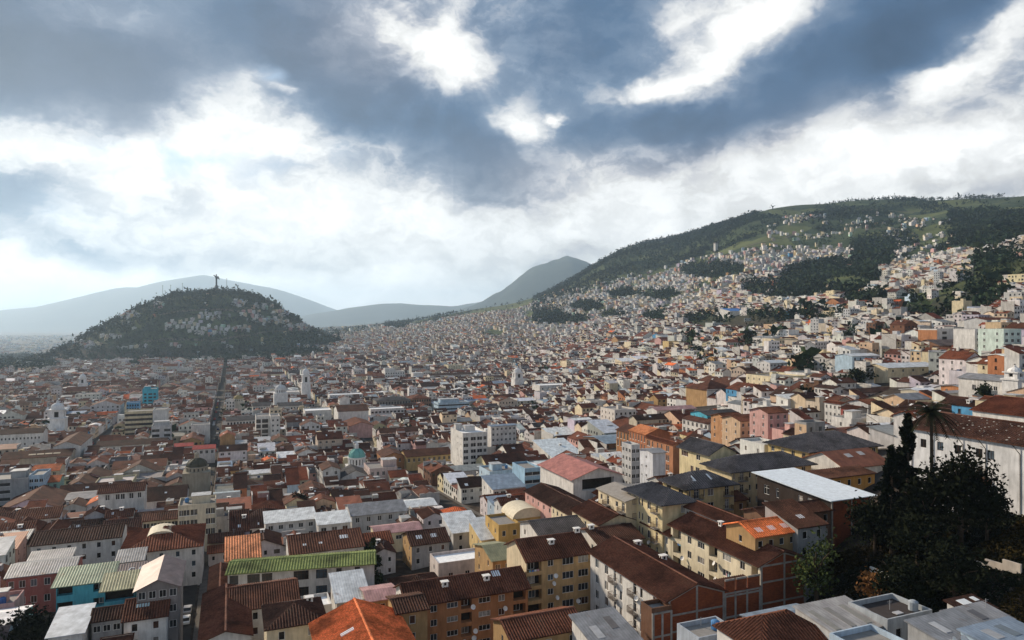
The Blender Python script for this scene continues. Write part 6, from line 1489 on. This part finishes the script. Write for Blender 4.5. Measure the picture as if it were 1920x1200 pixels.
def hit(px, py):
    """the ground point seen at a place in the photograph"""
    t, v = (px - 960) / FPX, (py - 600) / FPX
    ys = np.geomspace(75, 9000, 3000); gap = CAM_Z - v * ys - ground(t * ys, ys)
    k = np.where((gap[:-1] > 0) & (gap[1:] <= 0))[0]
    Y = float(ys[k[0]]) if len(k) else 600.0
    return t * Y, Y, gz(t * Y, Y)
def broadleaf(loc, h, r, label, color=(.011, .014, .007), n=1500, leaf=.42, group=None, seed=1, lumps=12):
    root = thing('tree', label, 'tree', loc, RNG.uniform(0, 6), group)
    m = MB(); m.tube([(0, 0, -.4), (.1, .05, h * .28), (-.1, .1, h * .5), (0, 0, h * .8)], [h * .03, h * .024, h * .018, h * .006], 7)
    for i in range(6):
        a = i * 1.05 + RNG.random(); m.tube([(0, 0, h * (.3 + .05 * i)), (math.cos(a) * r * .4, math.sin(a) * r * .4, h * (.45 + .06 * i)), (math.cos(a) * r * .75, math.sin(a) * r * .75, h * (.55 + .06 * i))], [h * .013, h * .009, h * .004], 5)
    m.build('trunk', 'bark', root)
    quads_part('crown', leaf_cloud(n, r, r, h * .38, 0, 0, h * .62, leaf, lumps, seed), root, color)
    return root
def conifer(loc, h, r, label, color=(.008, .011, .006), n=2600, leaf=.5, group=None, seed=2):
    root = thing('conifer', label, 'tree', loc, 0, group)
    m = MB(); m.tube([(0, 0, -.4), (.05, 0, h * .5), (0, 0, h * .97)], [h * .022, h * .013, h * .002], 7); m.build('trunk', 'bark', root)
    g = np.random.default_rng(seed); q = []
    nb = max(20, int(h * 4.2))
    per = max(6, n // nb)
    for i in range(nb):
        f = (i + .5) / nb; z = h * (.10 + .88 * f); rr = r * (1 - f) ** .75 * g.uniform(.6, 1.25) * (1 if f > .12 else .8)
        a = g.uniform(0, 2 * math.pi); t = g.uniform(.1, 1, per) ** .7
        p = np.stack([np.cos(a) * t * rr, np.sin(a) * t * rr, z - t * rr * .22 + g.normal(size=per) * .2], 1) + g.normal(size=(per, 3)) * np.array([.3, .3, .22]) * max(.5, rr * .18)
        q.append(leaf_quads(p, leaf, g))
    quads_part('crown', np.concatenate(q), root, color)
    return root
def palm(loc, h, r, label):
    root = thing('palm_tree', label, 'palm tree', loc, 0)
    m = MB(); m.tube([(0, 0, -.4), (.12, 0, h * .5), (0, 0, h)], [.38, .28, .24], 8); m.build('trunk', 'bark', root)
    for i in range(30):
        a = i * 2.39996; up = 1.25 - 1.75 * (i / 30); L = r * RNG.uniform(.85, 1.1); mb = MB(); pts = []
        for k in range(8):
            t = k / 7; pts.append(Vector((math.cos(a) * L * t * math.cos(up * .8), math.sin(a) * L * t * math.cos(up * .8), h + L * (t * math.sin(up) - .55 * t * t))))
        side = Vector((-math.sin(a), math.cos(a), 0))
        mb.tube(pts, [.06, .055, .05, .045, .04, .03, .02, .01], 4)
        for k in range(1, 8):
            for s in (-1, 1):
                for j in range(3):
                    p = pts[k - 1].lerp(pts[k], j / 3); l = L * .24 * (1 - .6 * (k / 8)); e = p + side * s * l + Vector((0, 0, -l * .35)) + (pts[k] - pts[k - 1]) * .5
                    w = (pts[k] - pts[k - 1]) * .14
                    mb.face([p - w, p + w, e])
        mb.build('frond', 'leaf', root, color=(.016, .02, .011))
    return root
def place(px, py): x, y, z = hit(px, py); return (x, y, z)
def at(px, Y): x = (px - 960) / FPX * Y; return (x, Y, gz(x, Y))
def hgt(loc, top_py): return CAM_Z - (top_py - 600) / FPX * loc[1] - loc[2]
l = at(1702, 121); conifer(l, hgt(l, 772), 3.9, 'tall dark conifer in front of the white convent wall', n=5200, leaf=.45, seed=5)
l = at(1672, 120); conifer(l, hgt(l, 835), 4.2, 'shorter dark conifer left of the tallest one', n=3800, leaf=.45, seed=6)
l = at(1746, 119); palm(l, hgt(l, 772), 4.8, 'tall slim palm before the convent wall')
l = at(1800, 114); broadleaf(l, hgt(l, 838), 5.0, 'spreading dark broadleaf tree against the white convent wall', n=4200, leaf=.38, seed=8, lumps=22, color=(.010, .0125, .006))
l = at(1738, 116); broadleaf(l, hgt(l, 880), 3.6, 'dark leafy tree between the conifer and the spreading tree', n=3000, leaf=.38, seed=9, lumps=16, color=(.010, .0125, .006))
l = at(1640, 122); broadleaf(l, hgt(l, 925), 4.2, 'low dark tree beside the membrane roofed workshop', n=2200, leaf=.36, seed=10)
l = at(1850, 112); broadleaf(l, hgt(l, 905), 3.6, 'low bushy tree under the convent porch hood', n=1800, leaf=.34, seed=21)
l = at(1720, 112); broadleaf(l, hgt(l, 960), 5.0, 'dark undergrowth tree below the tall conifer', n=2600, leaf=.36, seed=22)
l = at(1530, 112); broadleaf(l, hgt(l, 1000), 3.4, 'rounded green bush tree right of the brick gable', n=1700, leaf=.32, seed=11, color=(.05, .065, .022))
l = at(1652, 106); broadleaf(l, hgt(l, 1070), 3.2, 'rusty brown dry shrub on the slope', n=1600, leaf=.3, seed=12, color=(.16, .075, .028))
l = at(1690, 102); broadleaf(l, hgt(l, 1040), 4.2, 'dark shrub tree on the slope below the garden', n=2200, leaf=.34, seed=23)
l = at(1790, 100); broadleaf(l, hgt(l, 1020), 4.6, 'dark tree on the slope left of the pale retaining wall', n=2400, leaf=.34, seed=24)
l = at(700, 172); conifer(l, 11, 3.4, 'dark conifer at the right end of the green roof', n=2600, leaf=.42, seed=13, color=(.03, .042, .02))
l = at(684, 176); conifer(l, 8.5, 2.6, 'smaller conifer just behind the end of the green roof', n=1800, leaf=.42, seed=14, color=(.03, .042, .02))
l = at(562, 244); broadleaf(l, 10, 3.4, 'dark tree in a courtyard among brown roofs', n=1300, leaf=.5, seed=15)
l = at(40, 128); broadleaf(l, 8.5, 6.0, 'dark tree mass at the bottom left corner', n=3000, leaf=.42, seed=16, color=(.010, .0125, .006))
l = at(-5, 122); broadleaf(l, 9, 5.0, 'dark tree at the left edge of the bottom corner', n=2400, leaf=.42, seed=17, color=(.010, .0125, .006))
MID = [(125, 735, 12, 5, 'dark tree left of the slender white bell tower'), (40, 738, 9, 4, 'dark tree among roofs at the far left'), (1215, 876, 6, 2.4, 'small tree beside the white cube house'), (1245, 886, 6, 2.6, 'small tree right of the white cube house'),
       (455, 768, 9, 5, 'wide dark tree by the ochre church dome'), (470, 770, 8, 4, 'second dark tree right of the ochre dome'), (625, 725, 10, 6, 'feathery dark tree behind the cathedral tower'), (703, 793, 7, 4, 'dark tree left of the even windowed white building'),
       (1130, 726, 9, 6, 'dark round tree right of the white church nave'), (1100, 785, 7, 4, 'tree on the roofs in the middle distance'), (1035, 918, 8, 4, 'dark tree beside the pink gabled hall'), (1022, 905, 7, 3, 'tree below the blue banded block'),
       (945, 865, 9, 3.5, 'tree behind the white block with blank wall'), (1845, 760, 7, 3, 'dark shrub beside the small blue house'), (1590, 655, 15, 4, 'dark narrow tree below the cream school blocks'), (918, 632, 14, 10, 'dark tree clump in the far town'),
       (805, 628, 12, 8, 'dark tree in the far valley'), (760, 624, 12, 7, 'second dark tree in the far valley'), (1420, 660, 14, 9, 'dark tree in front of the right hand hospital wing'), (1305, 668, 13, 8, 'dark tree left of the hospital tower')]
for i, (px, py, h, r, lab) in enumerate(MID): broadleaf(place(px, py), h, r, lab, n=420, leaf=.75, seed=30 + i, lumps=9, color=(.026, .034, .020))
for i, (px, Y, h) in enumerate([(1510, 330, 9), (1535, 326, 8), (1556, 330, 10), (1580, 325, 9), (1602, 330, 11), (1622, 334, 9)]):
    broadleaf(at(px, Y), h, 5.0, 'dark tree in the belt above the white four storey house', n=500, leaf=.8, seed=60 + i, lumps=10, color=(.028, .036, .02), group='trees in the dark belt')

def far_trees():
    xs = np.arange(-2200, 2700, 8.5); ys = np.arange(420, 3600, 9.0)
    X, Y = np.meshgrid(xs, ys); X = X + NP.uniform(-4, 4, X.shape); Y = Y + NP.uniform(-4, 4, Y.shape)
    m = np.abs(X / Y) < .79; X, Y = X[m], Y[m]
    Z = ground(X, Y); PX, PY = 960 + X / Y * FPX, 600 + (CAM_Z - Z) / Y * FPX
    pan = is_pan(X, Y); top = np.interp(PX, TOPX, TOPY)
    n1 = fnoise(X, Y, 120.) + .6 * fnoise(X + 50, Y + 20, 47.)
    d = np.where(PY < top, np.clip(-.06 + .42 * n1, .006, .6), .012)
    sky = np.interp(PX, [1000, 1110, 1340, 1440, 1600, 1860, 1920], [545, 490, 430, 390, 375, 382, 370])
    band = (PX > 1000) & (PX < 1465) & (PY < sky + 46 + .06 * (1300 - PX).clip(0)); band &= ~((PX > 1380) & (PY < 402))
    d = np.where(band, np.clip(.62 + .5 * n1, .12, .9), d)
    d = np.where((PX > 1780) & (PY < 462) & (PY > 395), .8, d)
    d = np.where(ell(PX, PY, [(1560, 400, 60, 14), (1625, 400, 40, 10), (1720, 388, 60, 8), (1640, 470, 50, 30), (1690, 450, 30, 18)]), .55, d)
    d = np.where(ell(PX, PY, [(1490, 437, 42, 10), (1700, 398, 30, 8), (1480, 395, 70, 10)]), .01, d)
    d = np.where(ell(PX, PY, GREEN) & (PX > 1000), .85, d)
    d = np.where(((PX - 1585) / 42) ** 2 + ((PY - 532) / 11) ** 2 < 1, .02, d)
    d = np.where(pan, np.where(ell(PX, PY, PANHOUSES), .14, .9), d)
    wood = (((PX - 395) / 220) ** 2 + ((PY - 664) / 17) ** 2 < 1) | (((PX - 560) / 58) ** 2 + ((PY - 634) / 12) ** 2 < 1) | (((PX - 25) / 85) ** 2 + ((PY - 684) / 18) ** 2 < 1) | (((PX - 742) / 26) ** 2 + ((PY - 608) / 9) ** 2 < 1)
    d = np.where(wood & ~(pan & ell(PX, PY, PANHOUSES)), .85, d)
    keep = NP.random(len(X)) < d
    X, Y, Z, PX, pan, wood = X[keep], Y[keep], Z[keep], PX[keep], pan[keep], wood[keep]
    occ = set((int(a // 9), int(b // 9)) for a, b in HILL) | set((int(d['x'] // 12), int(d['y'] // 12)) for d in FILL if d['y'] > 800)
    k = np.array([(int(a // 9), int(b // 9)) not in occ for a, b in zip(X, Y)])
    X, Y, Z = X[k], Y[k], Z[k]
    n = len(X); K = 13
    h = NP.uniform(6, 14, n) * np.where(NP.random(n) < .10, 1.6, 1)
    r = h * NP.uniform(.26, .48, n)
    c = np.stack([X, Y, Z + h * .55], 1)
    p = c[:, None, :] + NP.normal(size=(n, K, 3)) * np.stack([r * .62, r * .62, h * .26], 1)[:, None, :]
    sz = np.repeat(r * .62, K)
    q = leaf_quads(p.reshape(-1, 3), sz, NP)
    base = np.array([.018, .032, .019]) * NP.uniform(.6, 1.35, (n, 1)) * (1 + .45 * fnoise(X, Y, 75.) + .25 * fnoise(X + 9, Y, 31.))[:, None] * np.array([1, 1, 1]) + NP.uniform(0, .012, (n, 1)) * np.array([1, .8, 0])
    link('woodland', np_mesh('woodland', q, qcol=np.repeat(base, K, 0), mats=[M['leaf_far']]), kind='stuff')
far_trees()

def undergrowth():
    n = 60000
    px = NP.uniform(1490, 2000, n); Y = NP.uniform(84, 140, n)
    X = (px - 960) / FPX * Y; Z = ground(X, Y); py = 600 + (CAM_Z - Z) / Y * FPX
    ok = ell(px, py, NEARGREEN) | ((px > 1500) & (Y > 92) & (py > 1010))
    lawn = ((px - 1592) / 52) ** 2 + ((py - 1022) / 17) ** 2 < 1
    X, Y, Z, px, lawn = (a[ok] for a in (X, Y, Z, px, lawn))
    s, r = X * VV[0] + Y * VV[1], X * UU[0] + Y * UU[1]
    k = np.ones(len(X), bool)
    for f in FOOT: k &= ~((s > f[0] - .2) & (s < f[1] + .2) & (r > f[2] - .2) & (r < f[3] + .2))
    k &= NP.random(len(X)) < np.where(lawn, .25, 1)
    X, Y, Z, lawn = X[k], Y[k], Z[k], lawn[k]
    hb = np.clip(fnoise(X, Y, 5.) * .9 + fnoise(X, Y, 11.) + .7, .05, 2.2)
    z = Z + NP.random(len(X)) * np.where(lawn, .25, hb)
    q = leaf_quads(np.stack([X, Y, z], 1), np.where(lawn, .22, .34), NP)
    col = np.array([.014, .017, .009]) * NP.uniform(.5, 1.5, (len(X), 1))
    dry = (fnoise(X + 20, Y + 9, 6.) > .35)[:, None]
    col = np.where(dry, col * np.array([2.0, 1.25, .8]), col); col = np.where(lawn[:, None], np.array([.11, .115, .035]) * NP.uniform(.6, 1.2, (len(X), 1)), col)
    link('undergrowth', np_mesh('undergrowth', q, qcol=col, mats=[M['leaf_far']]), kind='stuff')
undergrowth()

# ================================================================== the round hill's statue and masts
def statue():
    X, Y = PAN[0] + 1.0, PAN[1]; z0 = gz(X, Y) - 1.5; top = CAM_Z + (600 - 514) / FPX * Y; base = CAM_Z + (600 - 541) / FPX * Y
    root = thing('statue', 'dark winged statue on a conical pedestal crowning the round hill', 'statue', (X, Y, z0)); b = base - z0; T = top - z0; h = T - b
    m = MB(); m.box(-9, -7, 0, 9, 7, b * .8); m.box(-7, -5.5, b * .8 + .003, 7, 5.5, b); m.build('plinth', 'concrete', root)
    m = MB(); m.lathe(0, 0, [(6.2, b + .003), (4.6, b + h * .12), (2.6, b + h * .26), (2.0, b + h * .30), (0, b + h * .305)], 12); m.build('pedestal', 'bronze', root)
    m = MB(); z = lambda f: b + h * (.30 + .70 * f)
    m.lathe(0, 0, [(1.6, z(0)), (2.4, z(.05)), (2.0, z(.3)), (2.3, z(.5)), (2.7, z(.62)), (3.2, z(.74)), (2.2, z(.80)), (.9, z(.83)), (1.5, z(.89)), (1.45, z(.95)), (.6, z(1.0)), (0, z(1.0))], 10)
    m.tube([(2.2, 0, z(.75)), (4.0, -.5, z(.66)), (3.4, -1.8, z(.58))], [.8, .6, .4], 6); m.tube([(-2.2, 0, z(.76)), (-4.0, -.6, z(.86)), (-3.4, -1, z(.96))], [.8, .55, .35], 6)
    m.build('figure', 'bronze', root)
    for sg, pts in ((-1, [(1.0, .70), (4.0, .88), (10.5, .93), (8.0, .84), (5.0, .74), (2.0, .56)]), (1, [(1.0, .76), (4.5, .80), (6.2, .70), (8.2, .42), (6.0, .50), (2.0, .56)])):
        m = MB(); P = [(sg * a, 1.4, z(f)) for a, f in pts]; Q = [(sg * a, 2.2, z(f)) for a, f in pts]
        m.face(P); m.face(Q[::-1])
        for i in range(len(P)): j = (i + 1) % len(P); m.face([P[i], P[j], Q[j], Q[i]])
        m.build('wing', 'bronze', root)
statue()
for px, top, lab in ((305, 535, 'leftmost thin mast on the left shoulder of the round hill'), (320, 534, 'thin mast between two others on the round hill'), (342, 531, 'tallest thin mast left of the statue'), (425, 522, 'thin pale mast right of the statue')):
    X = (px - 960) / FPX * 1880; z0 = gz(X, 1880); zt = CAM_Z + (600 - top) / FPX * 1880
    root = thing('mast', lab, 'mast', (X, 1880, z0)); m = MB(); m.tube([(0, 0, -1), (0, 0, zt - z0)], [.55, .4], 6); m.build('pole', 'bronze', root)
    m = MB(); m.box(-1.6, -.3, zt - z0 - 1.6, 1.6, .3, zt - z0 - .9); m.build('lamp_head', 'bronze', root)
def hill_tower():
    X, Y, z0 = hit(1342, 472); root = thing('hill_tower', 'lone pale tower on the wooded hillside at right', 'tower', (X, Y, z0), GRID)
    m = MB(); m.box(-5, -5, -3, 5, 5, 27); m.build('shaft', 'plaster', root, color=(.6, .58, .55)); m = MB(); m.box(-5.8, -5.8, 27.01, 5.8, 5.8, 30); m.build('cap', 'concrete', root)
hill_tower()

# dirt roads cut into the slopes
for pts in ([(300, 590), (340, 583), (400, 580), (450, 585), (520, 578)], [(270, 640), (330, 636), (400, 640), (470, 628), (540, 622), (600, 622)], [(1335, 472), (1390, 466), (1440, 452), (1490, 440)], [(1545, 428), (1620, 432), (1700, 430), (1780, 446)], [(1180, 530), (1250, 512), (1310, 498)], [(1480, 408), (1560, 402), (1640, 392), (1720, 398)]):
    P = [hit(*p)[:2] for p in pts]; Q = []
    for (x0, y0), (x1, y1) in zip(P, P[1:]):
        k = max(2, int(math.hypot(x1 - x0, y1 - y0) / 9))
        Q += [(x0 + (x1 - x0) * i / k, y0 + (y1 - y0) * i / k) for i in range(k)]
    strip('hill_road', Q, 3.4, .9, 'dirt', (0, 1))

# ================================================================== vehicles on the streets
def car_meshes():
    b = MB()
    pf = [(-2.1, .35), (2.1, .35), (2.15, .75), (1.2, .92), (-1.9, .95), (-2.15, .8)]
    for i in range(len(pf)): (y0, z0), (y1, z1) = pf[i], pf[(i + 1) % len(pf)]; b.face([(-.85, y0, z0), (.85, y0, z0), (.85, y1, z1), (-.85, y1, z1)])
    b.face([(-.85, y, z) for y, z in pf]); b.face([(.85, y, z) for y, z in pf[::-1]])
    c = MB(); pc = [(-1.75, .94), (1.1, .92), (.45, 1.45), (-1.3, 1.48)]
    for i in range(4): (y0, z0), (y1, z1) = pc[i], pc[(i + 1) % 4]; c.face([(-.76, y0, z0), (.76, y0, z0), (.70, y1, z1), (-.70, y1, z1)], 1 if i in (1, 3) else 0)
    c.face([(-.76, pc[0][0], pc[0][1]), (-.76, pc[1][0], pc[1][1]), (-.7, pc[2][0], pc[2][1]), (-.7, pc[3][0], pc[3][1])], 1); c.face([(.76, pc[0][0], pc[0][1]), (.76, pc[1][0], pc[1][1]), (.7, pc[2][0], pc[2][1]), (.7, pc[3][0], pc[3][1])], 1)
    w = MB()
    n = 10
    for x0, x1 in ((-.1, .1),):
        ring = [(.33 * math.cos(2 * math.pi * i / n), .33 * math.sin(2 * math.pi * i / n)) for i in range(n)]
        for i in range(n): (a, z0), (a2, z2) = ring[i], ring[(i + 1) % n]; w.face([(x0, a, z0), (x1, a, z0), (x1, a2, z2), (x0, a2, z2)])
        w.face([(x0, *q) for q in ring]); w.face([(x1, *q) for q in ring])
    return b.mesh('body', ['paint']), c.mesh('cabin', ['paint', 'glass']), w.mesh('wheel', ['dark'])
CB, CC, CW = car_meshes()
CARC = [('white', (.7, .7, .7)), ('silver', (.4, .4, .42)), ('red', (.4, .03, .02)), ('yellow', (.6, .38, .03)), ('dark blue', (.03, .06, .16)), ('black', (.02, .02, .02))]
def car(s, r, flip, where, grp):
    x, y = sr_to_xy(s, r); z = gz(x, y) + .24
    nm, c = RNG.choice(CARC)
    root = thing('car', f'small {nm} car on {where}', 'car', (x, y, z), GRID + (math.pi if flip else 0), grp)
    link('body', CB, root, color=c); link('cabin', CC, root, color=c)
    for wx in (-.78, .78):
        for wy in (-1.35, 1.3): w = link('wheel', CW, root); w.location = (wx, wy, .33)
for s, where, r0, r1, n in ((-11, 'the long straight street left of the middle', 150, 800, 34), (-81, 'the street behind the white church nave', 330, 560, 9), (75, 'the sloping street beside the turquoise dome', 330, 560, 9)):
    r = r0
    for i in range(n):
        r += RNG.uniform(6, (r1 - r0) / n * 1.7)
        if r > r1: break
        sd_ = RNG.choice((-1, 1)); car(s + sd_ * 1.8, r, sd_ < 0, where, 'cars on ' + where)

# ================================================================== garden walls on the right slope
def wall_run(name, label, cat, a, b, h, th, mat='white', col=(.6, .58, .55), balus=False):
    A, B = Vector(a), Vector(b); d = (B - A); L = Vector((d.x, d.y)).length; n = max(1, int(L / 2.2))
    root = thing(name, label, cat, a, math.atan2(d.y, d.x))
    for i in range(n):
        x0, x1 = L * i / n, L * (i + 1) / n; p = A.lerp(B, (i + .5) / n); z = gz(p.x, p.y) - a[2]
        m = MB()
        if balus:
            m.box(x0, -th / 2, z - .6, x1, th / 2, z + .15); m.box(x0, -th / 2, z + h - .14, x1, th / 2, z + h); m.build('rail_section', 'white', root)
            k = int((x1 - x0) / .33)
            for j in range(k):
                c = MB(); xx = x0 + (j + .5) * (x1 - x0) / k; c.lathe(xx, 0, [(.07, z + .15), (.11, z + .35), (.05, z + h * .6), (.08, z + h - .14)], 6); c.build('baluster', 'white', root)
            c = MB(); c.box(x0 - .16, -th / 2 - .05, z - .6, x0 + .16, th / 2 + .05, z + h + .15); c.build('pier', 'white', root)
        else:
            m.box(x0, -th / 2, z - 1.2, x1 - .01, th / 2, z + h + RNG.uniform(-.12, .12)); m.build('wall_section', 'plaster', root, color=jitter(col, .15))
def pt_on(px, Y): return at(px, Y)
wall_run('balustrade', 'white balustrade along the garden terrace below the trees', 'balustrade', pt_on(1512, 101), pt_on(1553, 108), 1.1, .25, balus=True)
wall_run('balustrade', 'white balustrade turning down the right end of the garden terrace', 'balustrade', pt_on(1553, 108), pt_on(1622, 103), 1.1, .25, balus=True)
wall_run('retaining_wall', 'pale stained retaining wall on the dark slope', 'wall', pt_on(1786, 108), pt_on(1915, 99), 1.5, .35, col=(.52, .46, .40))
wall_run('garden_wall', 'short white garden wall beside the lawn', 'wall', pt_on(1632, 116), pt_on(1668, 112), 1.3, .3, col=(.62, .60, .58))

# ================================================================== words for the buildings in between
ORD = ['nearest', 'second', 'third', 'fourth', 'fifth', 'sixth', 'seventh', 'eighth', 'ninth', 'tenth']
ROOFWORD = {'gx': '', 'gy': '', 'hip': 'hipped ', 'shed': 'sloping ', 'flat': 'flat ', 'vault': 'vaulted '}
COUNT = {1: 'one storey', 2: 'two storey', 3: 'three storey', 4: 'four storey', 5: 'five storey', 6: 'six storey', 7: 'tall', 8: 'tall'}
def describe():
    todo = [h for h in HOUSES if not h['label']]
    groups = {}
    for h in todo:
        best = min(LAND, key=lambda q: math.hypot(q[0] - h['px'], (q[1] - h['py']) * 1.6))
        dx, dy = h['px'] - best[0], (h['py'] - best[1]) * 1.6
        rel = ('right of' if dx > 0 else 'left of') if abs(dx) > abs(dy) else ('below' if dy > 0 else 'above')
        rc = h['rc']; rw = {'concrete': 'concrete roof', 'pale grey': 'pale roof', 'dark': 'dark roof', 'cream': 'cream roof', 'white': 'white roof'}.get(rc, (rc.replace(' metal', ' tin').replace(' tile', ' tiled') + ' roof'))
        if h['roof'] == 'flat': rw = 'flat ' + rw.replace('flat ', '')
        base = f"{h['wall']} {'house with ' + ROOFWORD[h['roof']] * (h['roof'] not in ('flat',)) + rw} {rel} the {best[2]}"
        h['d'] = math.hypot(dx, dy); groups.setdefault(base, []).append(h)
    for base, hs in groups.items():
        hs.sort(key=lambda h: h['d'])
        for i, h in enumerate(hs):
            lab = base if len(hs) == 1 else f"{ORD[min(i, 9)]} {base}"
            lab = ' '.join(lab.split()[:16]) if len(lab.split()) <= 16 else lab.replace('house with ', 'with ').replace(' of the ', ' of ')
            h['o']['label'] = lab; h['label'] = lab
describe()
